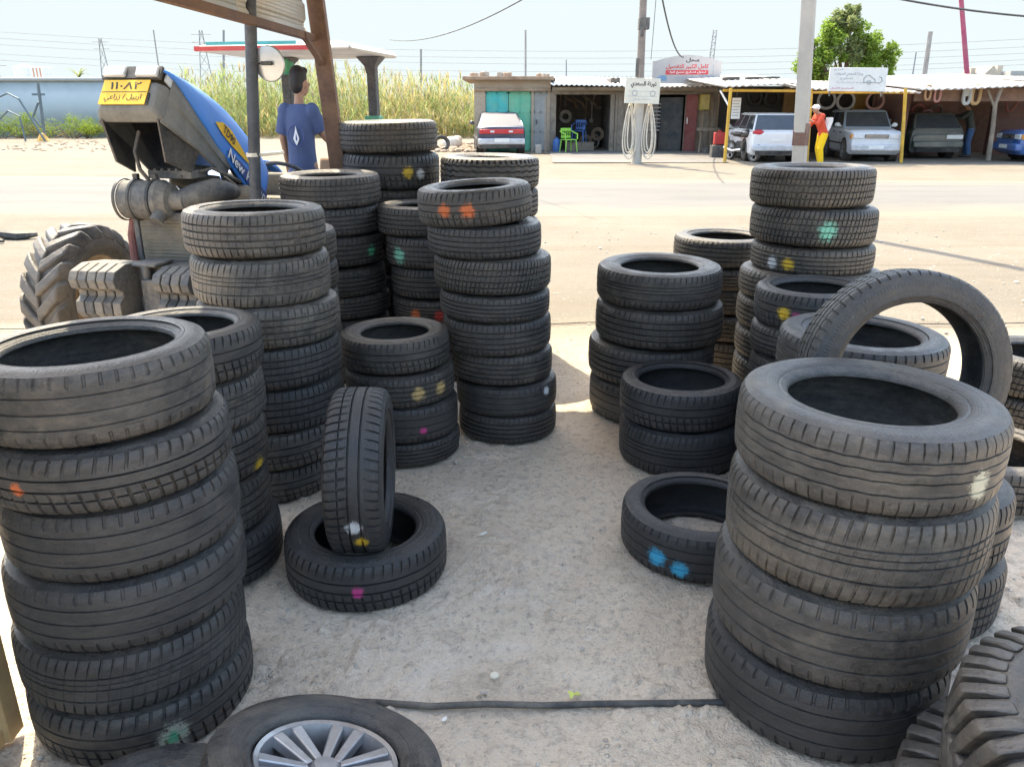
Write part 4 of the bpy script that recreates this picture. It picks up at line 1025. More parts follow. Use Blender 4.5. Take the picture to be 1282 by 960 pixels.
# roll bar posts and canopy
for sg in (-1,1):
    mb = MB(); mb.loft([[V((sg*.42+a*.042,-2.62+b*.04,z)) for a,b in ((-1,-1),(1,-1),(1,1),(-1,1))] for z in (.7,2.10)])
    mb.loft([[V((sg*.42+a*w_,-2.60+b*w_*.9,z)) for a,b in ((-1,-1),(1,-1),(1,1),(-1,1))] for z,w_ in ((2.06,.042),(2.12,.05),(2.20,.11))])
    mb.build('roll_bar_post', M_BLACKP, tr, bevel=.006)
mb = MB(); mb.box(.40,-2.56,2.125,.13,.12,.14); mb.build('lamp_box', mat('green_plastic',(.03,.25,.10),.5,dirt_amt=.3), tr, bevel=.02)
mb = MB(); mb.box(-.42,-2.60,1.67,.14,.12,.05); mb.build('post_clamp', mat('green_clamp',(.03,.28,.13),.5,dirt_amt=.3), tr, bevel=.01)
zc = 2.235
def can(x0,x1,y0,y1,z0,z1,ins): return [[V((x0,y0,z0)),V((x1,y0,z0)),V((x1,y1,z0)),V((x0,y1,z0))],[V((x0-0,y0,(z0+z1)/2)),V((x1,y0,(z0+z1)/2)),V((x1,y1,(z0+z1)/2)),V((x0,y1,(z0+z1)/2))],[V((x0+ins,y0+ins,z1)),V((x1-ins,y0+ins,z1)),V((x1-ins,y1-ins,z1)),V((x0+ins,y1-ins,z1))]]
mb = MB(); mb.loft(can(-.56,.80,-2.95,-1.75,zc-.03,zc+.055,.16)); cano = mb.build('canopy', M_BEIGE, tr, bevel=.025)
mb = MB(); mb.box(.22,-1.738,zc-.005,1.16,.012,.036); mb.box(.812,-2.35,zc-.005,.012,1.2,.036); mb.build('red_trim', M_RED, cano)
mb = MB(); mb.box(.30,-1.742,zc+.032,.80,.010,.026); mb.build('teal_trim', M_TEAL, cano)

# ------------------------------------------------------------------ steel pole with a round mirror, in front of the tractor
M_POLE = mat('grey_steel_pole', (.05,.058,.07), .6, .3, var=.25, dirt=(.3,.27,.24), dirt_amt=.4, bump=.3)
M_GALV = mat('brushed_steel', (.45,.47,.49), .35, .7, var=.1, dirt_amt=.25)
pa = at(320,245,4.45); pb = at(314,40,4.45); dd = (pb-pa).normalized(); pbase = pa-dd*(pa.z/dd.z); ptop = pbase+dd*(2.62/dd.z)
po = thing('steel_pole', 'dark steel pole with a round metal disc strapped near its top', 'pole', pbase)
mb = MB(); mb.tube((0,0,0), ptop-pbase, .031, n=16); mb.build('pole', M_POLE, po)
c = at(332,80,4.45)-pbase
mb = MB(); m_ = orient((-.25,-1,-.1)).to_matrix().to_4x4(); m_.translation = c+V((.022,0,0))
mb.lathe([(0,.012),(.05,.012),(.085,.006),(.09,0),(.085,-.004),(0,-.004)], 32, m_); mb.build('round_disc', M_GALV, po)
mb = MB(); m_.translation = c+V((.012,-.03,0)); mb.box(*(c+V((.015,-.03,0))),.05,.02,.02); mb.path([c+V((-.045+.036*0+.034*math.cos(a)-.0,.034*math.sin(a),0)) for a in np.linspace(0,2*PI,16,endpoint=False)],.004,6,closed=True); mb.build('disc_clip', M_BLACKP, po)
cc = at(317,194,4.45)-pbase
mb = MB(); mb.lathe([(.033,-.01),(.036,-.01),(.036,.01),(.033,.01)],20,Matrix.Translation(cc)); mb.path([cc+V((.03,0,0)),cc+V((.09,.02,.005)),cc+V((.16,.03,.012))],.01,8); mb.build('strap', mat('pale_strap',(.6,.58,.5),.7), po)

# ------------------------------------------------------------------ people
def skin_union(name, pieces, m, parent, voxel=.012, smooth=4):
    """one continuous surface out of overlapping tapered pieces"""
    mb = MB()
    for p in pieces:
        if p[0]=='c': mb.path(p[1], p[2], 14); [mb.ball(q, r, 12, 8) for q,r in zip(p[1],p[2]) if not (len(p)>3 and p[3])]
        elif p[0]=='b': mb.ball(p[1], p[2], 18, 12, p[3] if len(p)>3 else None)
        elif p[0]=='l':
            mb.loft([[V((cx+rx*math.cos(2*PI*k/20), cy+ry*math.sin(2*PI*k/20), z)) for k in range(20)] for cx,cy,z,rx,ry in p[1]])
    o = mb.build(name, m, parent)
    r = o.modifiers.new('remesh','REMESH'); r.mode = 'VOXEL'; r.voxel_size = voxel; r.use_smooth_shade = True
    s = o.modifiers.new('smooth','SMOOTH'); s.iterations = smooth; s.factor = .5
    return o
def hand(wr, d, side_v, sc=1., curl=.5):
    """palm, four fingers and a thumb from wrist wr pointing along d; side_v = thumb side"""
    wr = V(wr); d = V(d).normalized(); n = V(side_v); n = (n-d*n.dot(d)).normalized(); p = d.cross(n)
    out = [('c',[wr, wr+d*.045*sc, wr+d*.075*sc],[.022*sc,.026*sc,.024*sc])]
    for i,l in enumerate((.062,.072,.067,.052)):
        b = wr+d*.078*sc+n*(.024-.016*i)*sc
        k = b+d*l*.5*sc; e = k+(d*(1-curl)+p*curl).normalized()*l*.5*sc
        out.append(('c',[b-d*.02*sc,k,e],[.0095*sc,.0085*sc,.0075*sc]))
    b = wr+d*.025*sc+n*.02*sc; k = b+(d+n).normalized()*.035*sc
    out.append(('c',[b,k,k+(d+n*.3).normalized()*.028*sc],[.012*sc,.010*sc,.009*sc]))
    return out
M_SKIN = mat('skin', (.36,.20,.125), .5, var=.06, dirt_amt=0, bump=.05)
M_HAIR = mat('black_hair', (.012,.009,.008), .55, var=.4, dirt_amt=0, bump=.8, bscale=90)
M_TSHIRT = mat('blue_cotton', (.06,.092,.19), .9, var=.1, dirt_amt=.05, bump=.35, bscale=14, bdist=.02)
M_JEANS = mat('faded_jeans', (.13,.20,.34), .9, var=.2, dirt_amt=.15, bump=.35, bscale=18, bdist=.015)
M_SHOE = mat('dark_shoe', (.03,.03,.032), .7)
# boy standing on the tractor's platform, back to the camera; local +y is away from the camera
bw = Matrix.Translation(tr.location) @ Matrix.Rotation(th_,4,'Z')
bp = bw @ (V((.0,-1.9,0))*.9)
boy = thing('person', 'boy in a blue t-shirt and jeans standing on the tractor, back turned', 'person', (bp.x,bp.y,.492), R(-8))
boy.scale = (.80,.90,1.0); boy.location.z += .03
def B(x,y,z): return V((x,y,z))
hs_ = .70
arm = [(-.145,.0,1.045),(-.175,-.02,.85),(-.185,.05,.68)]
body = [('l',[(0,0,.60,.105,.085),(0,0,.70,.12,.09),(0,.0,.85,.115,.082),(0,.0,.98,.135,.082),(0,.005,1.05,.12,.07),(0,.01,1.09,.06,.05)]),
        ('c',[(0,.01,1.05),(.005,.02,1.15)],[.048,.042]),
        ('b',(.01,.035,1.255),(.073,.090,.105)), ('b',(.025,.075,1.21),(.055,.055,.06)),
        ('b',(.072,.105,1.235),(.014,.022,.018)), ('b',(-.064,.02,1.235),(.014,.024,.032)), ('b',(.083,.03,1.235),(.012,.024,.032)),
        ('c',arm,[.042,.034,.026]), ('c',[(.145,.0,1.045),(.19,.06,.88),(.20,.22,.80)],[.042,.034,.026]),
        ('c',[(-.07,0,.64),(-.085,.02,.36),(-.085,-.01,.07)],[.075,.052,.036]), ('c',[(.07,0,.64),(.095,.08,.36),(.09,.05,.07)],[.075,.052,.036])]
body += hand(arm[2], (.05,.35,-1), (1,.3,.2)) + hand((.20,.22,.80),(.1,1,-.2),(-1,0,.3))
bb = skin_union('body', body, M_SKIN, boy, .007, 3)
skin_union('hair', [('b',(.006,.026,1.288),(.081,.095,.088)),('b',(.0,.0,1.24),(.072,.072,.075)),('b',(.02,.09,1.335),(.06,.045,.03))], M_HAIR, boy, .01, 2)
shirt = [('l',[(0,0,.585,.142,.118),(0,0,.62,.142,.118),(0,0,.75,.132,.108),(0,0,.9,.136,.10),(0,0,.99,.144,.094),(0,.004,1.055,.135,.082),(0,.01,1.095,.078,.062)]),
         ('c',[(-.12,0,1.045),(-.152,-.005,.98),(-.178,-.015,.87)],[.066,.066,.068],1),('c',[(.12,0,1.045),(.158,.02,.985),(.188,.05,.895)],[.066,.066,.068],1),('b',(-.135,0,1.035),.072),('b',(.135,0,1.035),.072)]
sh_ = skin_union('t_shirt', shirt, M_TSHIRT, boy, .01, 4)
mb = MB(); em = [(-.0,.075),(.010,.03),(.030,-.02),(.012,-.055),(0,-.07),(-.012,-.055),(-.030,-.02),(-.010,.03)]
m_ = frame((.01,-.122,.865),(1,0,0),(0,.03,1)); mb.prism(em,.003,m_); mb.build('shirt_emblem', M_WHITE, sh_, smooth=False)
mb = MB(); mb.prism([(0,.03),(.009,-.012),(0,-.03),(-.009,-.012)],.002,m_ @ Matrix.Translation((.002,-.01,.0025))); mb.build('shirt_emblem', M_NAVY, sh_, smooth=False)
mb = MB(); mb.path([m_ @ V((.078*math.cos(a),.078*math.sin(a)-.0,.002)) for a in np.linspace(0,2*PI,40,endpoint=False)],.005,6,closed=True); mb.build('shirt_emblem', M_NAVY, sh_)
skin_union('jeans', [('l',[(0,0,.52,.125,.10),(0,0,.60,.132,.104),(0,0,.67,.128,.10),(0,0,.70,.124,.096)]),('c',[(-.07,0,.60),(-.087,.02,.36),(-.087,-.01,.05)],[.086,.066,.062],1),('c',[(.07,0,.60),(.097,.08,.36),(.092,.05,.05)],[.086,.066,.062],1)], M_JEANS, boy, .012, 4)
for x,y in ((-.087,.03),(.092,.09)):
    skin_union('shoe', [('c',[(x,y-.06,.04),(x,y+.09,.03)],[.042,.036]),], M_SHOE, boy, .01, 2)
def adult(label, loc, rz, pose, shirt_m, leg_m, hat=None, hair=True, extra=None, sc=1.0):
    p = thing('person', label, 'person', loc, rz); p.scale = (sc,sc,sc)
    J = pose
    body = [('l',[(J['hip'][0],J['hip'][1],.86,.15,.11),(J['hip'][0],J['hip'][1],.95,.165,.115),(J['ch'][0]*.5+J['hip'][0]*.5,J['ch'][1]*.5+J['hip'][1]*.5,1.12,.15,.105),(J['ch'][0],J['ch'][1],1.32,.185,.115),(J['ch'][0],J['ch'][1],1.43,.15,.085),(J['ch'][0],J['ch'][1],1.48,.07,.06)]),
            ('c',[J['ch'][:2]+(1.44,), J['hd'][:2]+(J['hd'][2]-.06,)],[.06,.055]), ('b',J['hd'],(.078,.096,.115)),
            ('b',(J['hd'][0],J['hd'][1]+.1,J['hd'][2]-.015),(.014,.02,.02)),('b',(J['hd'][0]-.08,J['hd'][1],J['hd'][2]-.01),(.012,.02,.03)),('b',(J['hd'][0]+.08,J['hd'][1],J['hd'][2]-.01),(.012,.02,.03)),
            ('c',J['la'],[.055,.043,.032]),('c',J['ra'],[.055,.043,.032]),('c',J['ll'],[.095,.066,.046]),('c',J['rl'],[.095,.066,.046])]
    for a in ('la','ra'):
        d = V(J[a][2])-V(J[a][1]); body += hand(J[a][2], d, (1 if a=='la' else -1,.4,.1), 1.15)
    skin_union('body', body, M_SKIN, p, .011, 3)
    sl = [('l',[(J['hip'][0],J['hip'][1],.84,.18,.135),(J['hip'][0],J['hip'][1],.95,.18,.13),(J['ch'][0]*.5+J['hip'][0]*.5,J['ch'][1]*.5+J['hip'][1]*.5,1.12,.175,.125),(J['ch'][0],J['ch'][1],1.32,.20,.13),(J['ch'][0],J['ch'][1],1.43,.17,.10),(J['ch'][0],J['ch'][1],1.475,.085,.075)])]
    for a in ('la','ra'):
        q = J[a]; e = V(q[1])*.35+V(q[2])*.65
        sl.append(('c',[V(q[0]),V(q[1]),e],[.073,.06,.05],1)); sl.append(('b',q[0],.073)); sl.append(('b',q[1],.06))
    skin_union('shirt', sl, shirt_m, p, .016, 3)
    tl = [('l',[(J['hip'][0],J['hip'][1],.80,.165,.125),(J['hip'][0],J['hip'][1],.95,.17,.12),(J['hip'][0],J['hip'][1],1.0,.16,.115)])]
    for a in ('ll','rl'):
        q = J[a]; tl += [('c',q,[.112,.088,.08],1),('b',q[1],.088)]
    skin_union('trousers', tl, leg_m, p, .016, 3)
    for a in ('ll','rl'):
        q = J[a][2]; skin_union('shoe', [('c',[(q[0],q[1]-.05,.045),(q[0],q[1]+.15,.04)],[.05,.045])], M_SHOE, p, .014, 2)
    h = J['hd']
    if hair: skin_union('hair', [('b',(h[0],h[1]-.02,h[2]+.03),(.09,.10,.1))], M_HAIR, p, .014, 2)
    if hat:
        mb = MB(); mb.ball((h[0],h[1]-.01,h[2]+.055),(.10,.115,.085),16,10); mb.box(h[0],h[1]+.13,h[2]+.05,.15,.14,.012); mb.build('cap', hat, p)
    return p
# ------------------------------------------------------------------ cars (local: x right, y forward, z up, origin on the ground mid-car)
M_GLASS = mat('car_glass',(.03,.04,.05),.08,0,var=.1,dirt=(.25,.24,.22),dirt_amt=.12,bump=0,spec=.9); M_TYRE = rubber('car_tyre_rubber'); M_CHROME = flat('bright_trim', (.6,.6,.62), .25, .8)
M_TAIL = mat('red_lens', (.5,.02,.03), .25, var=.1, dirt_amt=.1, bump=0); M_LAMP = mat('clear_lens', (.6,.62,.64), .15, var=.1, dirt_amt=.1, bump=0)
M_AMBER = flat('amber_lens', (.65,.25,.02), .3); M_DARK = mat('underbody_black', (.012,.012,.013), .8, dirt_amt=.3)
M_STEELR = flat('steel_rim', (.4,.41,.43), .4, .6); M_PLW = flat('white_plate', (.75,.75,.72), .5)
def car(name, label, cat, loc, rz, p, sc=1.0):
    t = thing(name, label, cat, loc, rz); t.scale = (sc,)*3
    L,W,H = p['L'],p['W'],p['H']; h = W/2; paint = p['paint']
    yb = -L/2; yf = L/2; belt = p['belt']; gc = p.get('clear',.2)
    rd = p['rear_deck']; hd = p['hood']      # heights of rear deck and hood
    cy0,cy1,cy2,cy3 = p['cab']               # rear base, rear roof, front roof, front base (y)
    def ring(y, zt, hw, zl=None):
        zl = gc if zl is None else zl; m_ = zl+(zt-zl)*.55
        return [V((-hw*.9,y,zl)),V((-hw*.985,y,zl+.08)),V((-hw,y,m_)),V((-hw*.965,y,zt-.05)),V((-hw*.90,y,zt-.005)),V((-hw*.45,y,zt+.012)),V((hw*.45,y,zt+.012)),V((hw*.90,y,zt-.005)),V((hw*.965,y,zt-.05)),V((hw,y,m_)),V((hw*.985,y,zl+.08)),V((hw*.9,y,zl))]
    mb = MB()
    mb.loft([ring(yb,rd-.06,h*.93,gc+.1),ring(yb+.08,rd,h*.965),ring(cy0,max(rd,belt-.02),h),ring(0,belt,h),ring(cy3,belt,h*.995),ring(cy3+.5*(yf-cy3),hd+.5*(belt-hd)*.6,h*.985),ring(yf-.12,hd,h*.95),ring(yf,hd-.10,h*.90,gc+.1)])
    # cabin with roof
    wb = h*.935; wt = p.get('wt',h*.74)
    bq = [V((-wb,cy0,belt-.015)),V((wb,cy0,belt-.015)),V((wb,cy3,belt-.015)),V((-wb,cy3,belt-.015))]
    tq = [V((-wt,cy1,H-.035)),V((wt,cy1,H-.035)),V((wt,cy2,H-.035)),V((-wt,cy2,H-.035))]
    tt = [V((-wt*.88,cy1+.12,H)),V((wt*.88,cy1+.12,H)),V((wt*.88,cy2-.12,H)),V((-wt*.88,cy2-.12,H))]
    body_parts = MB(); body_parts.loft([bq,tq,tt])
    if 'roof_paint' in p:
        rf = body_parts.build('cabin', p['roof_paint'], t, bevel=.04)
    else:
        mb.add(body_parts.v, body_parts.f)
    body = mb.build('body', paint, t, ang=40, bevel=.025)
    def win(nm, q, mg=.06):
        m_ = MB(); m_.slab(q,.012,mg,.006); return m_.build(nm, M_GLASS, t)
    win('rear_window',[bq[0],bq[1],tq[1],tq[0]],p.get('mgr',.07))
    win('windscreen',[bq[2],bq[3],tq[3],tq[2]],.06)
    n = p.get('nwin',2)
    for sg in (-1,1):
        a0,a1,b0,b1 = (bq[1],bq[2],tq[1],tq[2]) if sg>0 else (bq[0],bq[3],tq[0],tq[3])
        for i in range(n):
            f0,f1 = i/n,(i+1)/n
            q = [a0.lerp(a1,f0),a0.lerp(a1,f1),b0.lerp(b1,f1),b0.lerp(b1,f0)]
            win('side_window', q if sg>0 else q[::-1], .055)
        m_ = MB(); m_.ball((sg*(h+.09),cy3-.28,belt+.09),(.10,.06,.075),12,8); m_.box(sg*(h+.0),cy3-.27,belt+.05,.12,.04,.04); m_.build('wing_mirror', p.get('mirror',paint), t)
        m_ = MB()
        for i in range(min(n,2)): m_.box(sg*(h*.995),(-.35 if i==0 else .62)-.0,belt-.16,.03,.18,.035)
        m_.build('door_handles' if False else 'door_handle', M_DARK if not p.get('hchrome') else M_CHROME, t)
        m_ = MB(); m_.box(sg*(h+.002),0.02,gc+.33,.02,L*.46,.05); m_.build('side_trim', M_DARK, t)
    wr = p.get('wr',.31); wy = p.get('wy',(-L*.29,L*.315))
    for y in wy:
        for sg in (-1,1):
            x = sg*(h-.10); m_ = MB(); mx = Matrix.Translation((sg*(h+.004),y,wr+.02)) @ Matrix.Rotation(R(90*sg),4,'Y')
            m_.lathe([(0,-.25),(wr+.055,-.25),(wr+.055,.0),(0,.0)],28,mx); m_.build('wheel_arch', M_DARK, t)
            wh = bpy.data.objects.new('wheel',None); COL.objects.link(wh); wh.parent = t
            mx = Matrix.Translation((sg*(h-.085),y,wr)) @ Matrix.Rotation(R(90*sg),4,'Y')
            m_ = MB(); m_.lathe([(wr*.62,-.09),(wr*.9,-.1),(wr,-.07),(wr,.07),(wr*.9,.105),(wr*.64,.10),(wr*.62,.06)],28,mx); o = m_.build('tyre', M_TYRE, wh); o.color = (.5,.6,.5,1)
            m_ = MB(); m_.lathe([(0,.085),(wr*.2,.09),(wr*.25,.07),(wr*.5,.06),(wr*.6,.1),(wr*.64,.1)],28,mx)
            for k in range(5):
                a = 2*PI*k/5; m_.loft([[mx @ V((r_*math.cos(a)+w_*math.sin(a),r_*math.sin(a)-w_*math.cos(a),z_)) for w_,z_ in ((-.03,.07),(-.03,.1),(.03,.1),(.03,.07))] for r_ in (.04,wr*.6)])
            m_.build('rim', M_STEELR, wh)
    # bumpers
    m_ = MB(); m_.box(0,yb-.02,gc+.25,W*.95,.2,.2); m_.build('rear_bumper', p.get('rbump',p.get('bump',paint)), t, bevel=.04)
    m_ = MB(); m_.box(0,yf+.0,gc+.22,W*.93,.22,.22); m_.build('front_bumper', p.get('bump',paint), t, bevel=.05)
    m_ = MB(); m_.box(0,yb-.05,gc+.09,W*.8,.1,.14); m_.build('under_valance', M_DARK, t)
    zl = p.get('tail_z',rd-.2)
    if p.get('tail_strip'):
        m_ = MB(); m_.box(0,yb+.0,zl,W*.90,.07,.15); m_.build('tail_light_strip', M_TAIL, t, bevel=.015)
        for sg in (-1,1):
            m_ = MB(); m_.box(sg*.32,yb-.037,zl,.14,.012,.06); m_.build('reversing_light', M_LAMP, t)
    else:
        tw,tz = p.get('tail_wh',(.3,.14))
        for sg in (-1,1):
            m_ = MB(); m_.ball((sg*(h*.80-tw*.15),yb+.05,zl),(tw/2,.07,tz/2),14,8); m_.build('tail_light', M_TAIL, t)
    m_ = MB(); m_.box(p.get('plate_x',0),yb-p.get('plate_out',.125),p.get('plate_z',gc+.28),.50,.012,.12); m_.build('rear_plate', M_PLW, t)
    for sg in (-1,1):
        m_ = MB(); m_.box(sg*h*.68,yf-.035,hd-.17,W*.2,.12,.15); m_.build('headlight', M_LAMP, t, bevel=.02)
        m_ = MB(); m_.box(sg*h*.91,yf-.08,hd-.17,W*.045,.12,.14); m_.build('indicator', M_AMBER, t, bevel=.01)
    m_ = MB(); m_.box(0,yf-.02,hd-.17,W*.44,.1,.14); gr = m_.build('grille', M_DARK, t, bevel=.01)
    m_ = MB()
    for k in range(4): m_.box(0,yf+.033,hd-.225+.036*k,W*.43,.012,.012)
    m_.build('grille_bar', M_CHROME, gr)
    m_ = MB(); m_.box(0,yf+.118,gc+.24,.48,.012,.11); m_.build('front_plate', M_PLW, t)
    return t
def paintm(n, c, rough=.28, dirt=.35): return mat(n, c, rough, 0, var=.05, scale=2, dirt=(.42,.37,.3), dirt_amt=dirt, bump=.0, coat=.5)
M_CNAVY = paintm('navy_car_paint',(.02,.028,.065),.3,.12); M_CWHITE = paintm('white_car_paint',(.72,.73,.74),.3,.15); M_CSILV = paintm('silver_car_paint',(.58,.62,.66),.3,.2)
M_CGREEN = paintm('dark_green_paint',(.05,.065,.06),.35); M_CBLUE = paintm('blue_car_paint',(.04,.12,.34),.3,.25); M_BUMPG = mat('grey_bumper',(.5,.51,.53),.5,dirt_amt=.2,bump=0)
M_CDOOR = paintm('dusty_blue_paint',(.25,.34,.42),.4,.3)
SED = dict(L=4.4,W=1.7,H=1.40,belt=.92,rear_deck=.96,hood=.82,cab=(-1.72,-.95,.35,1.15),wr=.30)
def ground_y(py): return 1.6/math.tan(math.atan2(py-CY,FPX)+PITCH)
def car_at(px, y): return V((at(px,180,y).x, y, 0))
# navy saloon, rear to us
c = car_at(628,28.6); a = R(4)
car('parked_car','navy saloon parked nose-in before the teal doors, red light strip across its tail','car', c+V((-math.sin(a)*2.2,math.cos(a)*2.2,0)), a, dict(SED,paint=M_CNAVY,rbump=M_BUMPG,bump=M_BUMPG,tail_strip=True,tail_z=.78,plate_z=.50))
# white SUV, rear to us
c = car_at(977,24.3); a = R(-2)
car('parked_suv','white SUV parked tail-out under the awning behind the square concrete pole','car', c+V((-math.sin(a)*2.2,math.cos(a)*2.2,0)), a,
    dict(L=4.4,W=1.84,H=1.64,belt=1.06,rear_deck=1.04,hood=1.0,cab=(-2.1,-1.75,.45,1.2),wt=.70,wr=.36,clear=.24,paint=M_CWHITE,rbump=M_BUMPG,tail_z=1.0,tail_wh=(.40,.2),plate_z=.76,plate_out=.02,nwin=3,mgr=.05),.86)
# silver-white 4x4 facing us
c = car_at(1127,24.6); a = R(180-9)
car('parked_offroader','silver-white boxy off-roader with a grey roof facing the road beside the yellow post','car', c+V((math.sin(a)*-2.1*-1*-1,2.1,0)), a,
    dict(L=4.2,W=1.72,H=1.66,belt=1.08,rear_deck=1.05,hood=1.0,cab=(-2.0,-1.85,.25,.80),wt=.70,wr=.35,clear=.24,paint=M_CSILV,roof_paint=M_CDOOR,bump=M_BUMPG,nwin=3,mirror=M_CWHITE),.90)
# dark hatchback, rear to us, in the shade
c = car_at(1172,26.4); a = R(-3)
car('parked_hatchback','dark green hatchback standing tail-out in the brown bay right of the yellow post','car', c+V((-math.sin(a)*1.9,math.cos(a)*1.9,0)), a,
    dict(L=3.9,W=1.64,H=1.40,belt=.92,rear_deck=.78,hood=.84,cab=(-1.9,-1.45,.4,1.1),wr=.29,paint=M_CGREEN,tail_z=.46,tail_wh=(.34,.12),plate_z=.68,plate_x=.52,plate_out=.02,mgr=.05))
# blue car at the right edge
c = car_at(1286,24.8)
car('parked_car','blue car cut by the right edge of the picture, under the awning','car', c+V((1.95,.55,0)), R(90-6), dict(SED,L=4.2,paint=M_CBLUE,belt=.95,hood=.9,wr=.31))

# ------------------------------------------------------------------ buildings across the street
def brickmat(name, c1, c2, mort, scale=1.0, rough=.9):
    k = NT(name); P = k.tc.outputs['Object']
    sep = k.node('ShaderNodeSeparateXYZ'); k.l.new(P, sep.inputs[0])
    cmb = k.node('ShaderNodeCombineXYZ'); k.l.new(k.math('ADD',sep.outputs[0],sep.outputs[1]),cmb.inputs[0]); k.l.new(sep.outputs[2],cmb.inputs[1])
    b = k.node('ShaderNodeTexBrick'); k.l.new(cmb.outputs[0], b.inputs['Vector']); b.inputs['Scale'].default_value = scale
    b.inputs['Color1'].default_value = rgb(c1); b.inputs['Color2'].default_value = rgb(c2); b.inputs['Mortar'].default_value = rgb(mort)
    b.inputs['Brick Width'].default_value = .4; b.inputs['Row Height'].default_value = .2; b.inputs['Mortar Size'].default_value = .012
    n = k.noise(P,2.2,6,.7); n2 = k.noise(P,14,4,.6)
    col = k.mix(k.ramp(n,.42,.62,0,.75), b.outputs['Color'], rgb(mort)); col = k.mix(k.ramp(n2,.5,.7,0,.35), col, (.16,.13,.10,1))
    k.l.new(col,k.bsdf.inputs['Base Color']); k.bsdf.inputs['Roughness'].default_value = rough
    k.l.new(k.bump(k.math('ADD',b.outputs['Fac'],n2),.3,.02),k.bsdf.inputs['Normal']); return k.mat
M_BLOCK = brickmat('clay_block_wall',(.36,.27,.19),(.42,.33,.24),(.40,.34,.27))
M_DBLOCK = brickmat('dark_block_wall',(.10,.085,.075),(.13,.11,.095),(.09,.08,.072))  # much darker block tones, used on the workshop's inner walls
M_MBLOCK = brickmat('maroon_brick_wall',(.20,.085,.065),(.24,.11,.085),(.15,.10,.085))
M_WOODB = mat('grey_boards',(.20,.165,.13),.9,var=.35,scale=4,dirt_amt=.3,bump=.4)
M_ROOFW = mat('white_roof_sheet',(.74,.72,.70),.6,.0,var=.05,scale=2,dirt=(.45,.36,.28),dirt_amt=.35,bump=.1)
M_TEALD = mat('teal_door_paint',(.03,.45,.42),.55,var=.1,dirt=(.35,.45,.25),dirt_amt=.4,bump=.05)
M_GREEND = mat('green_door_paint',(.10,.45,.30),.55,var=.12,dirt=(.4,.45,.25),dirt_amt=.4,bump=.05)
M_GREYD = mat('grey_door_paint',(.30,.32,.32),.7,var=.12,dirt_amt=.35)
M_MAROON = mat('maroon_door_paint',(.24,.05,.05),.6,var=.15,dirt_amt=.25)
M_YEL = mat('yellow_post_paint',(.62,.36,.04),.55,var=.15,dirt=(.25,.16,.1),dirt_amt=.45)
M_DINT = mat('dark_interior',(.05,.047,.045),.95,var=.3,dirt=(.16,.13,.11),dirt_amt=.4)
M_BROWNI = mat('brown_interior',(.17,.10,.075),.95,var=.3,dirt=(.24,.16,.1),dirt_amt=.5)
M_APRON = mat('concrete_apron',(.12,.118,.115),.9,var=.15,scale=.8,dirt=(.22,.195,.16),dirt_amt=.4,bump=.15)  # slab grey with the shops' shadow darkened into it
YW = 31.0
def X(px,y=YW,py=150): return at(px,py,y).x
def Z(py,y=YW): return at(641,py,y).z
def wall_boxes(mb, x0, x1, z1, y0, y1, holes):
    """wall from x0..x1, 0..z1 with rectangular holes (x0,x1,z0,z1), butted boxes"""
    xs_ = sorted({x0,x1}|{h[0] for h in holes}|{h[1] for h in holes})
    for a,b in zip(xs_,xs_[1:]):
        hz = [h for h in holes if h[0]<=a+1e-6 and h[1]>=b-1e-6]
        segs = [(0,z1)]
        if hz: h = hz[0]; segs = [(0,h[2]),(h[3],z1)]
        for c_,d_ in segs:
            if d_-c_>.01: mb.box((a+b)/2,(y0+y1)/2,(c_+d_)/2,b-a,y1-y0,d_-c_)
def corr_roof(name, x0, x1, ya, za, yb_, zb_, m_, parent, o, pitch=.18, amp=.025, wob=.03):
    mb = MB(); n = int((x1-x0)/pitch*4); va=[];vb=[]
    for i in range(n+1):
        x = x0+(x1-x0)*i/n; w_ = amp*math.cos(i*PI/2)+wob*math.sin(x*.9)
        jag = .06*math.sin(int(i/8)*2.3)
        va.append(V((x,ya+jag,za+w_))-o); vb.append(V((x,yb_,zb_+w_))-o)
    mb.add(va+vb,[(i,i+1,n+2+i,n+1+i) for i in range(n)])
    ob = mb.build(name, m_, parent); s_ = ob.modifiers.new('solid','SOLIDIFY'); s_.thickness = .03
    return ob
# shop with teal doors
x0,x1 = X(594),X(689); zt = Z(101); b1 = thing('brick_shop','small clay-block shop with teal double doors and rubble on its flat roof','shop',((x0+x1)/2,YW,0)); O = b1.location.copy()
da,db_,dz = X(608),X(665),Z(114); ga,gb,gz = X(668),X(685),Z(114)
mb = MB(); mb.m = Matrix.Translation(-O)
wall_boxes(mb,x0,x1,zt,YW,YW+.25,[(da,db_,0,dz),(ga,gb,0,gz)])
mb.box(x0+.125,YW+2.3,zt/2,.25,4.1,zt); mb.box(x1-.125,YW+2.3,zt/2,.25,4.1,zt); mb.box((x0+x1)/2,YW+4.4,zt/2,x1-x0-.5,.2,zt); mb.build('wall',M_BLOCK,b1,smooth=False)
mb = MB(); mb.m = Matrix.Translation(-O); mb.box((x0+x1)/2-.15,YW+2.1,zt+.07,x1-x0+.5,4.9,.13); mb.box((x0+x1)/2,YW-.05,zt-.32,x1-x0,.1,.1); mb.build('roof',mat('brown_roof_edge',(.3,.2,.13),.9,var=.3,dirt_amt=.4),b1,bevel=.02)
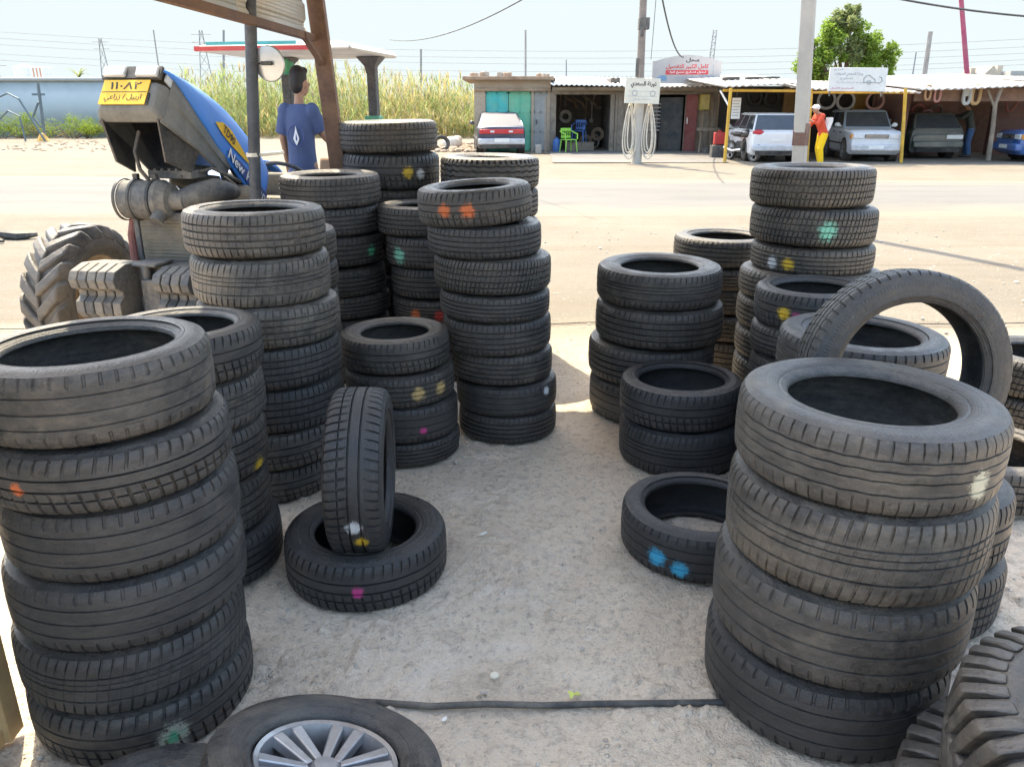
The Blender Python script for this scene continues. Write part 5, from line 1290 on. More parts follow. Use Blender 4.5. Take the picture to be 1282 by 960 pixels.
for a_,b_,m_,nm in ((da,(da+db_)/2,M_TEALD,'door'),((da+db_)/2,db_,M_GREEND,'door'),(ga,gb,M_GREYD,'door')):
    mb = MB(); mb.m = Matrix.Translation(-O); top_ = dz if nm=='door' else gz
    mb.box((a_+b_)/2,YW+.12,top_/2,(b_-a_)-.02,.05,top_-.02)
    for f in (.02,.33,.66,.98): mb.box((a_+b_)/2,YW+.085,top_*f*.97+.03,(b_-a_)-.03,.03,.05)
    for f in (.04,.5,.96): mb.box(a_+(b_-a_)*f,YW+.083,top_/2,.04,.026,top_-.04)
    d_ = mb.build(nm,m_,b1,smooth=False)
    mb = MB(); mb.m = Matrix.Translation(-O); mb.box(b_-.12 if m_ is M_TEALD else a_+.12,YW+.06,1.05,.05,.05,.16); mb.build('handle',M_IRON,d_)
rng = random.Random(8)
M_RUBBLE = mat('rubble_brick',(.36,.26,.19),.95,var=.3,dirt_amt=.4,bump=.5)
for i in range(11):
    px_ = 586+rng.uniform(0,100); s_ = rng.uniform(.08,.16); mb = MB()
    mb.box(0,0,s_*.5,s_*rng.uniform(1.2,2.2),s_*1.2,s_,Matrix.Rotation(rng.uniform(-.15,.15),4,'Y'))
    o = mb.build('loose_block',M_RUBBLE if i%3 else M_STONE,bevel=.02); o.location = (X(px_),YW+rng.uniform(-.15,1.2),zt+.14); o.rotation_euler=(0,0,rng.uniform(0,3))
    tag(o,'loose clay block lying on the flat roof of the teal-door shop','block','loose blocks on the shop roof')
# workshop row
x0,x1 = X(690),X(899); YR = 31.0; zt = Z(112,YR); b2 = thing('workshop','low workshop row with dark open bays and a white corrugated roof','workshop',((x0+x1)/2,YR,0)); O = b2.location.copy()
h1 = (X(696),X(764),0,Z(118)); h2 = (X(824),X(858),0,Z(118))
mb = MB(); mb.m = Matrix.Translation(-O); wall_boxes(mb,x0,x1,zt,YR,YR+.22,[h1,h2])
mb.build('wall',M_BLOCK,b2,smooth=False)
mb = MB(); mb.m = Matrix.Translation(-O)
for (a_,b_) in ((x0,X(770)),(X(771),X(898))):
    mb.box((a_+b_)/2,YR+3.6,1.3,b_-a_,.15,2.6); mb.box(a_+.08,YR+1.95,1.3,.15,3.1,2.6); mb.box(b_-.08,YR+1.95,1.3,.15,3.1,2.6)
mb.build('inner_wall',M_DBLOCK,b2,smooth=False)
corr_roof('roof',x0-.05,x1+.3,YR-.9,Z(107,YR-.9),YR+4,Z(97,YR+4),M_ROOFW,b2,O)
mb = MB(); mb.m = Matrix.Translation(-O); mb.box((x0+x1)/2,YR-.6,Z(111,YR-.6),x1-x0,.08,.09); mb.box((x0+x1)/2,YR-.06,Z(117),x1-x0-.1,.10,.09); mb.build('lintel_beam',M_WOODB,b2)
mb = MB(); mb.m = Matrix.Translation(-O)
for px_ in (692,766,771,776,784,790,818,873,884,894):
    mb = MB(); mb.m = Matrix.Translation(-O); mb.box(X(px_),YR-.05,zt*.48,.09+.05*(px_%3),.08,zt*.95); mb.build('timber_upright',M_WOODB,b2,smooth=False)
mb = MB(); mb.m = Matrix.Translation(-O); mb.box((X(857)+X(871))/2,YR-.12,Z(119)/2,X(871)-X(857),.06,Z(119)); d_ = mb.build('door',M_MAROON,b2)
mb = MB(); mb.m = Matrix.Translation(-O); mb.box(X(859),YR-.18,1.1,.05,.06,.22); mb.build('handle',M_CHROME,d_)
mb = MB(); mb.m = Matrix.Translation(-O); mb.box((X(826)+X(857))/2,YR+.3,Z(122)/2,X(856)-X(827),.05,Z(122)); mb.build('inner_door',mat('dark_blue_grey_door',(.055,.065,.075),.7,dirt_amt=.3),b2)
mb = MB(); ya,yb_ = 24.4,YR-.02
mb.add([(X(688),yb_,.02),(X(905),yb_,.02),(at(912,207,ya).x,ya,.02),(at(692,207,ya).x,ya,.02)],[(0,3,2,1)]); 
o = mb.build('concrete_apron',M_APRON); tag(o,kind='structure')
# awning row on the right
xa = X(902,25); xb = X(1420,25); b3 = thing('awning','long open-fronted repair bays under a white sheet awning on yellow posts','repair bays',((xa+xb)/2,25,0)); O = b3.location.copy()
YA = 24.9; zf = Z(112,YA)
for i,(p0,p1,py0,py1) in enumerate(((899,1003,108,97),(1003,1140,113,101),(1140,1300,109,96),(1300,1480,106,96))):
    corr_roof('roof_sheet',X(p0,YA)+.0,X(p1,YA)+.12,YA-.25+.15*(i%2),Z(py0,YA)-.0,YA+6.6,Z(py1,YA+6.6),M_ROOFW,b3,O,.2,.025,.05)
mb = MB(); mb.m = Matrix.Translation(-O)
mb.box((X(902,29.8)+X(1000,29.8))/2,31.2,1.15,X(1000,29.8)-X(902,29.8),.2,2.3); mb.box((X(1000,29.8)+X(1132,29.8))/2+.6,30.6,1.12,X(1132,29.8)-X(1000,29.8)+1,.2,2.24); mb.build('back_wall',M_DINT,b3,smooth=False)
mb = MB(); mb.m = Matrix.Translation(-O); xm = X(1128,26.5)
wall_boxes(mb,xm,xb,2.28,28.6,28.8,[(X(1198,28.6),X(1242,28.6),0,Z(129,28.6))]); mb.box(xm+.1,27.5,1.1,.18,2.1,2.2); mb.build('brick_wall',M_MBLOCK,b3,smooth=False)
mb = MB(); mb.m = Matrix.Translation(-O); mb.box((X(1190,28.6)+X(1250,28.6))/2,30.4,1.2,4.6,.15,2.4); mb.build('back_wall',M_BROWNI,b3,smooth=False)
mb = MB(); mb.m = Matrix.Translation(-O); zt_ = Z(111,25.3); zb_ = Z(127,25.3)
mb.box((X(1140,25.3)+X(1310,25.3))/2,25.3,(zt_+zb_)/2,X(1310,25.3)-X(1140,25.3),.08,zt_-zb_); mb.build('fascia_board',M_BROWNI,b3)
for px_,yy_ in ((912,24.6),(1013,24.9),(1131,24.6)):
    mb = MB(); mb.m = Matrix.Translation(-O); pt = at(px_+3,110,yy_); gb_ = at(px_-5 if px_<1000 else px_-3,204,yy_)
    mb.tube((gb_.x,yy_,0),(pt.x,yy_,pt.z-.01),.05,n=10); mb.build('post',M_YEL,b3)
mb = MB(); mb.m = Matrix.Translation(-O); mb.tube((X(902,YA),YA,zf-.03),(X(1003,YA),YA,zf-.05),.04); mb.tube((X(1012,YA),YA,Z(116,YA)),(X(1140,YA),YA,Z(116,YA)),.04); mb.build('front_rail',M_YEL,b3)
mb = MB(); mb.m = Matrix.Translation(-O); mb.tube((X(899,25.2),25.2,Z(114,25.2)),(X(911,24.7),24.7,Z(133,24.7)),.03); mb.build('brace',M_ROOFW,b3)
mb = MB(); mb.m = Matrix.Translation(-O); mb.path([at(1237,201,24.9),at(1243,160,24.9),at(1246,130,24.9),at(1254,110,24.9)],[.07,.065,.06,.055],10); mb.path([at(1245,135,24.9),at(1240,122,24.9),at(1237,113,24.9)],.035,8); mb.build('crooked_post',M_WOODB,b3)
mb = MB(); mb.m = Matrix.Translation(-O); mb.box((X(1071,30)+X(1087,30))/2,30.4,1.12,X(1087,30)-X(1071,30),.1,2.24); mb.build('ochre_panel',mat('ochre_paint',(.42,.23,.05),.7,dirt_amt=.3),b3)
mb = MB(); mb.m = Matrix.Translation(-O); mb.box((X(984,30.5)+X(1003,30.5))/2,31.0,1.12,X(1003,30.5)-X(984,30.5),.1,2.24); mb.build('ochre_panel',mat('brown_ochre_paint',(.28,.15,.05),.7,dirt_amt=.3),b3)
# tyres weighing the roof down
for i,(px_,lb) in enumerate(((915,'tyre lying on the white roof right beside the arched sign'),(943,'middle one of three tyres lying on the white roof edge'),(965,'tyre lying on the white roof next to the square concrete pole'))):
    yy_ = 27.5; p_ = at(px_,101,yy_); tyre(lb,p_.x,yy_,p_.z-.06,.58,.17,'touring62',.35,.5,group='tyres on the awning roof')
# inner tubes hung inside the bay
M_TUBE = mat('grey_rubber_tube',(.34,.335,.33),.6,dirt_amt=.2,bump=0); M_TUBER = mat('reddish_tube',(.42,.24,.22),.6,dirt_amt=.2,bump=0)
for px_,py_,r_,m_,lb in ((1035,125,.27,M_TUBE,'grey inner tube hanging under the left end of the white sign'),(1059,126,.27,M_TUBE,'grey inner tube hanging left of the ochre panel'),(1096,126,.27,M_TUBER,'reddish inner tube hanging right of the ochre panel'),(1113,163,.3,M_TUBE,'pale inner tube hanging low behind the off-roader roof')):
    yy_ = 27.2; p_ = at(px_,py_,yy_); mb = MB(); mb.path([V((r_*math.cos(a),.03*math.sin(2*a),r_*math.sin(a))) for a in np.linspace(0,2*PI,36,endpoint=False)],.045,8,closed=True)
    tag(mb.build('inner_tube',m_,loc=p_),lb,'inner tube','inner tubes hanging in the bay')
for i,(px_,py_,yy_,w_) in enumerate(((1040,158,29.4,'at the far left of the bay with inner tubes'),(1052,150,30.2,'under the pair of grey inner tubes'),(1086,152,30.2,'right below the reddish inner tube'),(1120,140,30.2,'high beside the right yellow post'),(1121,180,29.8,'low beside the right yellow post'),(945,122,30.9,'above the white SUV roof, left'),(966,124,30.9,'above the white SUV roof, near the square pole'))):
    p_ = at(px_,py_,yy_); upright('dark tyre hung on the wall '+w_,(p_.x,yy_,max(.34,p_.z)),.64,.2,'touring62',.15,.5,(.1,-1,.05),group='tyres hung inside the repair bays')
for i,(px_,py_,c_,lb) in enumerate(((1149,140,(.32,.08,.08),'dark red hose loop hung left of the hatchback roof'),(1160,147,(.42,.22,.22),'pinkish hose loop hung just over the hatchback roof'),(1172,141,(.12,.11,.11),'black hose loop hung over the middle of the hatchback'),(1184,150,(.25,.16,.12),'brown hose loop hung by the man in dark green'),(1266,128,(.30,.08,.06),'dark red hose loop hung right of the crooked post'))):
    p_ = at(px_,py_,28.35); mb = MB(); mb.path([(.20*math.cos(a),.03*math.sin(2*a+i),.26*math.sin(a)+.04*math.cos(2*a)) for a in np.linspace(0,2*PI,26,endpoint=False)],.035,7,closed=True)
    tag(mb.build('hose_loop',mat('hose_rubber',c_,.6,dirt_amt=.25,bump=0),loc=p_),lb,'hose','hose loops hung in the brown bay')
# hanging parts on the fascia of the brown bay
for px_,py_,w_,h_,c_,lb in ((1162,114,.16,.40,(.45,.27,.16),'tan hanging belt on the brown bay, leftmost'),(1174,116,.17,.42,(.42,.20,.19),'pinkish hanging belt on the brown bay beside the tan belt'),(1211,117,.2,.5,(.4,.42,.42),'grey hanging gasket plate with round holes over the brown bay'),(1222,117,.24,.5,(.42,.27,.13),'ochre hanging frame over the brown bay')):
    yy_ = 25.15; p_ = at(px_,py_+2,yy_); m_ = mat('hanging_part',c_,.7,dirt_amt=.2); mb = MB()
    pts_ = [V((w_/2*math.copysign(abs(math.cos(a))**.7,math.cos(a)),0,h_/2*math.copysign(abs(math.sin(a))**.7,math.sin(a)))) for a in np.linspace(0,2*PI,28,endpoint=False)]
    mb.path(pts_,.035 if 'belt' in lb else .055,8,closed=True)
    if 'gasket' in lb: mb.box(0,0,.06,.12,.03,.2)
    tag(mb.build('hanging_part',m_,loc=p_),lb,'spare part','spare parts hanging over the brown bay')
# ------------------------------------------------------------------ signs and lettering
M_SIGNW = mat('sign_white',(.66,.66,.63),.5,var=.05,dirt_amt=.2,bump=0); M_SIGNR = flat('sign_red',(.55,.04,.05),.5); M_SIGNB = flat('sign_blue',(.14,.28,.42),.5); M_FAINT = flat('faded_ink',(.30,.33,.36),.6); M_PINKI = flat('faded_red_ink',(.5,.18,.22),.6)
def sign_frame(px0,px1,py0,py1,y):
    a = at((px0+px1)/2,(py0+py1)/2,y); w_ = at(px1,(py0+py1)/2,y).x-at(px0,(py0+py1)/2,y).x; h_ = at(641,py0,y).z-at(641,py1,y).z
    return a,w_,h_
# arched sign on the workshop roof
a,w_,h_ = sign_frame(817,903,70,105,30.0)
s1 = thing('arched_sign','white arched roof sign with black and red Arabic lettering','sign',a)
mb = MB(); n = 14; poly = [(-w_/2,-h_/2),(w_/2,-h_/2)]+[(w_/2-w_*i/n, h_*(.28+.24*math.sin(PI*i/n))) for i in range(n+1)]
m_ = frame((0,0,0),(1,0,0),(0,0,1)); mb.prism(poly,.04,m_); mb.build('board',mat('sign_grey',(.40,.385,.385),.5,var=.05,dirt_amt=.3,bump=0),s1,smooth=False)
def T_(x,z,e=.044): return frame((x*w_,-e,z*h_),(1,0,0),(0,0,1))
lettering('lettering',arabic('محل'),M_INK,s1,T_(.07,.33),.27*w_*.72,.17*h_,0,.03)
lettering('lettering',arabic('كامل الكبير للتفصيل'),M_SIGNR,s1,T_(.0,.10),.62*w_,.20*h_,0,.03)
mb = MB(); mb.box(0,-.044,-.10*h_,.62*w_,.004,.16*h_); mb.build('red_band',M_SIGNR,s1)
lettering('lettering',arabic('تبديل تصليح جميع انواع'),M_WHITE,s1,T_(0,-.10,.049),.55*w_,.11*h_,0,.02)
mb = MB(); mb.box(-.36*w_,-.044,-.33*h_,.14*w_,.004,.14*h_); mb.box(-.345*w_,-.044,-.235*h_,.09*w_,.004,.05*h_); mb.build('car_emblem',M_SIGNB,s1,bevel=.02)
mb = MB()
for fx,r_ in ((-.13,.045),(-.03,.06),(.07,.06),(.26,.08),(.36,.07)):
    mb.lathe([(r_*w_*.55,0),(r_*w_*.75,0),(r_*w_*.75,.005),(r_*w_*.55,.005)],5 if r_<.07 else 18,T_(fx,-.33,.043),closed=True)
mb.box(.38*w_,-.044,-.0,.012*w_,.004,.4*h_); mb.build('part_emblem',M_FAINT,s1)
mb = MB()
for sg in (-1,1): mb.tube((sg*w_*.49,.03,-h_*.5-.25),(sg*w_*.49,.03,h_*.3),.03)
mb.build('sign_post',M_IRON,s1)
# utility pole with its sign and rope coils
yb0 = 24.3; gp = car_at(797,yb0); tp = at(810,-60,yb0)
up = thing('utility_pole','tall utility pole with pale lower half standing before the workshop','utility pole',(at(797,203,yb0).x,yb0,0))
ob = V((at(797,203,yb0).x,yb0,0)); m1 = at(801.5,98,yb0)-ob; tp = at(810,-110,yb0)-ob
mb = MB(); mb.path([(0,0,-.05),m1*.5,m1],[.15,.14,.13],14); mb.build('concrete_shaft',M_CONC,up)
mb = MB(); mb.path([m1+V((0,.0,-.3)),m1*.4+tp*.6,tp],[.115,.10,.085],12); mb.build('steel_shaft',mat('brown_steel',(.22,.18,.16),.6,.2,dirt_amt=.4),up)
mb = MB(); q = at(806,30,yb0)-ob; mb.box(q.x,q.y,q.z,.30,.25,.30); mb.box(q.x-.06,q.y-.1,q.z-.2,.1,.12,.25); mb.build('clamp',M_IRON,up,bevel=.01); mb = MB(); q = at(799,85,yb0)-ob; mb.box(q.x-.04,q.y-.05,q.z,.08,.1,.5); mb.build('clamp',M_IRON,up,bevel=.01)
a,w_,h_ = sign_frame(782.5,826,98,130,yb0-.22)
s2 = thing('pole_sign','cream board with black Arabic lettering hung on the utility pole','sign',a); s2.rotation_euler = (0,R(1.5),0)
mb = MB(); mb.box(0,0,0,w_,.04,h_); mb.build('board',mat('cream_board',(.66,.63,.54),.6,var=.06,dirt_amt=.3),s2)
lettering('lettering',arabic('تورنة السعدي'),M_INK,s2,T_(.02,.24,.022),.74*w_,.27*h_,0,.035)
mb = MB()
for fz,fw in ((-.02,.8),(-.22,.85)): mb.box(0,-.0215,fz*h_,fw*w_,.003,.012*h_)
for fx in (-.22,.30): mb.lathe([(.06*w_,0),(.08*w_,0),(.08*w_,.004),(.06*w_,.004)],20,T_(fx,-.10,.022),closed=True)
mb.build('faded_drawing',M_FAINT,s2)
lettering('lettering',arabic('خراطة ولحام'),M_FAINT,s2,T_(.0,-.34,.022),.5*w_,.10*h_,0,.01)
M_ROPE = mat('pale_rope',(.55,.5,.42),.9,dirt_amt=.2)
for px_,lb in ((787,'pale rope coil hanging left of the utility pole under the sign'),(811,'pale rope coil hanging right of the utility pole under the sign')):
    p_ = at(px_,163,yb0-.1); mb = MB()
    for k,(wd,hh) in enumerate(((.22,.72),(.16,.62),(.27,.78),(.10,.55))):
        pts_ = [V((wd*math.sin(a)*(.35+.65*(1-math.cos(a))/2)+.015*k,.03*k*math.cos(a),.08+hh*math.cos(a)*1.0-.1)) for a in np.linspace(0,2*PI,30,endpoint=False)]
        mb.path(pts_,.02,6,closed=True)
    tag(mb.build('rope_coil',M_ROPE,loc=p_),lb,'rope coil','rope coils hanging by the utility pole')
# white sign on the awning
a,w_,h_ = sign_frame(1037.5,1110,85,115,24.5)
s3 = thing('roof_sign','white rectangular awning sign with faded Arabic lines and a car drawing','sign',a); s3.rotation_euler = (R(-4),R(.5),0)
mb = MB(); mb.box(0,0,0,w_,.05,h_); mb.build('board',M_SIGNW,s3,bevel=.01)
lettering('lettering',arabic('كراج'),M_FAINT,s3,T_(-.35,.40,.028),.16*w_,.10*h_,0,.02)
lettering('lettering',arabic('ورشة السعدي للسيارات'),M_FAINT,s3,T_(-.17,.22,.028),.50*w_,.17*h_,0,.03)
lettering('lettering',arabic('تصليح'),M_FAINT,s3,T_(-.20,.03,.028),.22*w_,.15*h_,0,.03)
lettering('lettering',arabic('جميع انواع السيارات الحديثة'),M_FAINT,s3,T_(-.12,-.13,.028),.5*w_,.09*h_,0,.015)
lettering('lettering',arabic('للاستفسار الاتصال'),M_PINKI,s3,T_(-.26,-.38,.028),.40*w_,.10*h_,0,.03)
mb = MB(); mb.path([T_(fx,fz,.03)@V((0,0,0)) for fx,fz in ((.10,-.12),(.10,.06),(.14,.16),(.19,.18),(.24,.08),(.29,.02),(.30,-.12))],.012,5,closed=True); mb.path([T_(.19+.1*math.cos(q_)*.35,-.12+.22*math.sin(q_)*.35,.03)@V((0,0,0)) for q_ in np.linspace(0,2*PI,14,endpoint=False)],.01,5,closed=True)
mb.path([T_(fx,fz,.03)@V((0,0,0)) for fx,fz in ((.30,-.12),(.38,-.14),(.42,-.05),(.40,.1),(.36,.12))],.012,5); mb.build('car_drawing',M_FAINT,s3)
mb = MB()
for fx in (-.45,.45): mb.tube((fx*w_,.05,-h_*.7),(fx*w_,.05,h_*.4),.025)
mb.build('sign_post',M_IRON,s3)
# ------------------------------------------------------------------ things in and before the workshops
M_LIME = mat('lime_plastic',(.28,.62,.08),.4,var=.05,dirt_amt=.15,bump=0); M_BLUEP = mat('blue_plastic',(.03,.14,.42),.4,var=.08,dirt_amt=.15,bump=0)
def plastic_chair(label, loc, rz, m):
    t = thing('plastic_chair',label,'chair',loc,rz)
    mb = MB(); mb.box(0,0,.43,.46,.44,.03); mb.build('seat',m,t,bevel=.012)
    mb = MB(); mb.box(0,.23,.78,.42,.035,.10); mb.box(0,.215,.52,.40,.03,.08)
    for k in range(-2,3): mb.box(.085*k,.222,.65,.035,.025,.22)
    mb.build('backrest',m,t,bevel=.008)
    for sx in (-1,1):
        mb = MB(); mb.path([(sx*.24,.22,.72),(sx*.26,.0,.66),(sx*.25,-.2,.63),(sx*.24,-.22,.45)],.025,8); mb.build('armrest',m,t)
        for sy in (-1,1): mb = MB(); mb.tube((sx*.2,sy*.19,.43),(sx*.24,sy*.23,0),.028,.02,8); mb.build('leg',m,t)
    return t
p_ = at(712,170,30.2); plastic_chair('lime green plastic chair at the mouth of the dark workshop bay',(p_.x,30.2,.02),R(25),M_LIME)
p_ = at(725,165,31.9); plastic_chair('blue plastic chair inside the dark workshop bay',(p_.x,31.9,.28),R(-20),M_BLUEP)
tag((lambda mb:(mb.box(0,0,.14,1.1,.7,.28),mb.box(0,0,.29,1.14,.74,.03),mb.build('pallet_crate',M_WOODB,loc=(p_.x,31.9,0)))[-1])(MB()),'low wooden crate under the blue chair inside the workshop','crate')
mb = MB(); mb.lathe([(0,0),(.14,0),(.15,.03),(.15,.36),(.12,.42),(.05,.45),(.05,.50),(0,.50)],20); p_ = at(697,180,30.6)
tag(mb.build('jerrycan',M_BLUEP,loc=(p_.x,30.6,0.02)),'blue plastic drum by the left jamb of the dark bay','drum')
rng = random.Random(21); M_TOOL = mat('dull_steel',(.30,.29,.28),.5,.5,dirt_amt=.4); M_TOOLB = mat('rusty_part',(.24,.17,.12),.8,dirt_amt=.4)
kinds = ['bent exhaust pipe','hose loop','long spanner','gear ring','chain','metal rod']
for i,(px_,py_,k) in enumerate(((701,128,5),(708,146,3),(716,127,0),(724,138,4),(733,138,5),(741,140,2),(741,127,0),(750,126,1),(757,133,5),(757,165,5),(748,168,3),(708,124,4),(733,178,3),(744,181,1),(726,128,0))):
    yy_ = 34.45 if py_<160 else 33.2; p_ = at(px_,py_,yy_); mb = MB(); s_ = rng.uniform(.8,1.2)
    if k==0: mb.path([(-.3*s_,0,.2),(-.1,0,.05),(.12,-.03,-.05),(.2*s_,0,-.28)],.055,8)
    elif k==1: mb.path([(.22*s_*math.cos(a),.02*math.sin(3*a),.3*s_*math.sin(a)) for a in np.linspace(0,2*PI,24,endpoint=False)],.03,6,closed=True)
    elif k==2: mb.box(0,0,0,.05,.03,.6*s_); mb.ball((0,0,.32*s_),(.08,.03,.09)); mb.ball((0,0,-.32*s_),(.1,.03,.1))
    elif k==3: mb.lathe([(.13,-.04),(.26,-.04),(.26,.04),(.13,.04)],24,Matrix.Rotation(R(90),4,'X'),closed=True)
    elif k==4: 
        for q in range(6): mb.path([(.035*math.cos(a)*(1 if q%2 else .4),.035*math.cos(a)*(.4 if q%2 else 1),.2-.085*q+.055*math.sin(a)) for a in np.linspace(0,2*PI,10,endpoint=False)],.012,5,closed=True)
    else: mb.tube((0,0,-.45*s_),(.04,0,.45*s_),.03,n=8); mb.box(.04,0,.45*s_,.16,.05,.07)
    z_ = p_.z if py_<160 else max(.28,p_.z)
    o = mb.build(kinds[k].replace(' ','_'),M_TOOL if i%2 else M_TOOLB,loc=(p_.x,yy_,z_))
    where = 'high on' if py_<135 else ('low against' if py_>160 else 'at mid height on')
    tag(o,f'{["dull grey","rusty brown"][1-i%2]} {kinds[k]} hung {where} the dark bay wall, {["leftmost","left of centre","above the lime chair","near the centre","right of centre","rightmost"][min(5,int((px_-700)/10))]}',kinds[k].split()[-1],'parts and tools hanging in the dark workshop bay')
# rack with pale bars, bench, box, notice
p_ = at(817,150,30.6); t = thing('bar_rack','rack of short pale bars beside the dark blue-grey doorway','rack',(p_.x,30.55,0.02))
mb = MB(); mb.tube((-.17,0,0),(-.17,0,1.75),.025); mb.tube((.17,0,0),(.17,0,1.75),.025); mb.build('frame',M_IRON,t)
for k in range(8): mb = MB(); mb.tube((-.26,-.04,.75+.13*k),(.26,-.04,.75+.13*k),.022,n=8); mb.build('bar',M_TOOL,t)
p_ = at(885,175,29.9); t = thing('workbench','rough grey wooden workbench right of the maroon door','workbench',(p_.x,29.8,0.02))
mb = MB(); mb.box(0,0,.80,.75,.5,.10); mb.build('top',M_WOODB,t,bevel=.01)
for sx in (-1,1): mb = MB(); mb.tube((sx*.30,-.1,0),(sx*.22,0,.75),.04,n=8); mb.build('leg',M_WOODB,t)
mb = MB(); mb.lathe([(0,0),(.16,0),(.16,.16),(.1,.2),(0,.2)],14); mb.build('base',M_IRON,t)
p_ = at(882,128,30.85); t = thing('wall_box','ochre yellow box fixed on the wall right of the maroon door','wall box',p_)
mb = MB(); mb.box(0,0,0,.36,.22,.55); mb.build('case',mat('ochre_box',(.45,.33,.05),.6,dirt_amt=.3),t,bevel=.01); mb = MB(); mb.box(0,-.115,0,.30,.012,.48); mb.build('lid',mat('pale_ochre',(.52,.40,.12),.6,dirt_amt=.3),t)
p_ = at(921.5,136,26.0); t = thing('notice_board','white price notice with ruled lines hung beside the yellow post','notice',p_)
mb = MB(); mb.box(0,0,0,.27,.02,.62); mb.build('board',M_WHITE,t); mb = MB()
for k in range(6): mb.box(-.02 if k%2 else .0,-.0115,.22-.085*k,.2 if k%2 else .22,.002,.022)
mb.build('lettering',M_FAINT,t); mb = MB(); mb.tube((0,0.02,.30),(0,.02,1.0),.008); mb.build('hanger',M_IRON,t)
# motorcycle
p_ = car_at(930,25.4); t = thing('motorcycle','black motorcycle parked nose-out between yellow post and white SUV','motorcycle',(p_.x,25.4,0),R(200))
def mwheel(y):
    wh = bpy.data.objects.new('wheel',None); COL.objects.link(wh); wh.parent = t; wh.location = (0,y,.3); m_ = Matrix.Rotation(R(90),4,'Y')
    mb = MB(); mb.lathe([(.23,-.04),(.28,-.05),(.30,-.02),(.30,.02),(.28,.05),(.23,.04)],28,m_,closed=True); o = mb.build('tyre',M_TYRE,wh); o.color=(.3,.5,.5,1)
    mb = MB(); mb.lathe([(.21,-.03),(.235,-.03),(.235,.03),(.21,.03)],28,m_,closed=True); mb.lathe([(0,-.05),(.05,-.05),(.05,.05),(0,.05)],14,m_)
    for k in range(6): a = PI*k/3; mb.tube((0,.04*math.cos(a),.04*math.sin(a)),(0,.22*math.cos(a),.22*math.sin(a)),.01,n=6)
    mb.build('rim',M_CHROME,wh)
mwheel(.62); mwheel(-.62)
mb = MB(); mb.path([(0,.35,.85),(0,.2,.45),(0,-.25,.42),(0,-.62,.35)],.03,8); mb.path([(0,.35,.85),(0,-.1,.72),(0,-.5,.75)],.03,8); mb.box(0,.02,.45,.28,.32,.28); mb.build('frame',M_BLACKP,t)
mb = MB(); mb.ball((0,.16,.82),(.14,.26,.12)); mb.build('fuel_tank',mat('black_tank',(.02,.02,.025),.2,coat=.5,dirt_amt=.1),t)
mb = MB(); mb.ball((0,-.32,.80),(.12,.36,.06)); mb.build('seat',M_BLACKP,t)
mb = MB()
for sx in (-1,1): mb.tube((sx*.07,.62,.3),(sx*.07,.40,.95),.022)
mb.build('fork',M_CHROME,t); mb = MB(); mb.path([(-.36,.25,1.05),(-.2,.38,1.0),(.2,.38,1.0),(.36,.25,1.05)],.018,8); mb.build('handlebar',M_BLACKP,t)
mb = MB(); mb.ball((0,.50,.88),(.09,.07,.09)); mb.build('headlight',M_LAMP,t); mb = MB(); mb.path([(.12,.1,.35),(.15,-.3,.3),(.15,-.75,.38)],.04,8); mb.build('exhaust',M_CHROME,t)
# red jerrycan-like box hanging by the bench
mb = MB(); mb.box(0,0,.19,.36,.2,.38); mb.box(0,0,.41,.14,.05,.05); p_ = at(901,170,27.0); t = thing('fuel_can','red fuel can standing on a grey stand left of the yellow post','fuel can',(p_.x,27,0.0))
mb2 = MB(); mb2.m = Matrix.Translation((0,0,.42)); mb2.add(mb.v,mb.f); mb2.build('can',M_RED,t,bevel=.02); mb = MB(); mb.box(0,0,.2,.5,.35,.4); mb.build('stand',M_IRON,t,bevel=.02)
# people by the cars
M_REDC = mat('red_cloth',(.60,.07,.03),.85,var=.12,dirt_amt=.05,bump=.3,bscale=14,bdist=.02); M_YELC = mat('yellow_cloth',(.80,.50,.01),.85,var=.12,dirt_amt=.05,bump=.3,bscale=14,bdist=.02)
M_DGREEN = mat('dark_green_cloth',(.06,.07,.06),.9,dirt_amt=.1); M_JEAN2 = mat('blue_jeans',(.06,.14,.30),.9,var=.2,dirt_amt=.1); M_WCLOTH = mat('white_cloth',(.72,.7,.68),.85,var=.08,dirt_amt=.1)
p_ = car_at(1027,23.6)
adult('person in a red top, yellow trousers and white cap beside the square pole',(p_.x,23.6,0),R(100),dict(hip=(0,-.05,.95),ch=(0,.14,1.4),hd=(0,.28,1.58),la=[(-.19,.14,1.40),(-.24,.30,1.18),(-.15,.50,1.28)],ra=[(.19,.14,1.40),(.24,.25,1.14),(.16,.47,1.16)],ll=[(-.09,-.05,.9),(-.11,.05,.48),(-.11,-.02,.08)],rl=[(.09,-.05,.9),(.11,.0,.48),(.11,-.12,.08)]),M_REDC,M_YELC,hat=M_WCLOTH,hair=False,sc=.96)
p_ = at(1041,155,23.4); mb = MB(); rr_ = []
for i in range(8):
    f = i/7; z_ = .16-.62*f; x_ = .10*math.cos(f*2.2)-.05; 
    rr_.append([V((x_+.10*(1-.4*f)*math.cos(a)+.02*math.sin(3*a+i),.06*math.sin(a),z_)) for a in np.linspace(0,2*PI,12,endpoint=False)])
mb.loft(rr_); tag(mb.build('cloth_bag',M_WCLOTH,loc=(p_.x-.06,23.55,p_.z)),'white cloth bundle held by the person in red and yellow','bundle')
p_ = car_at(1212,27.4)
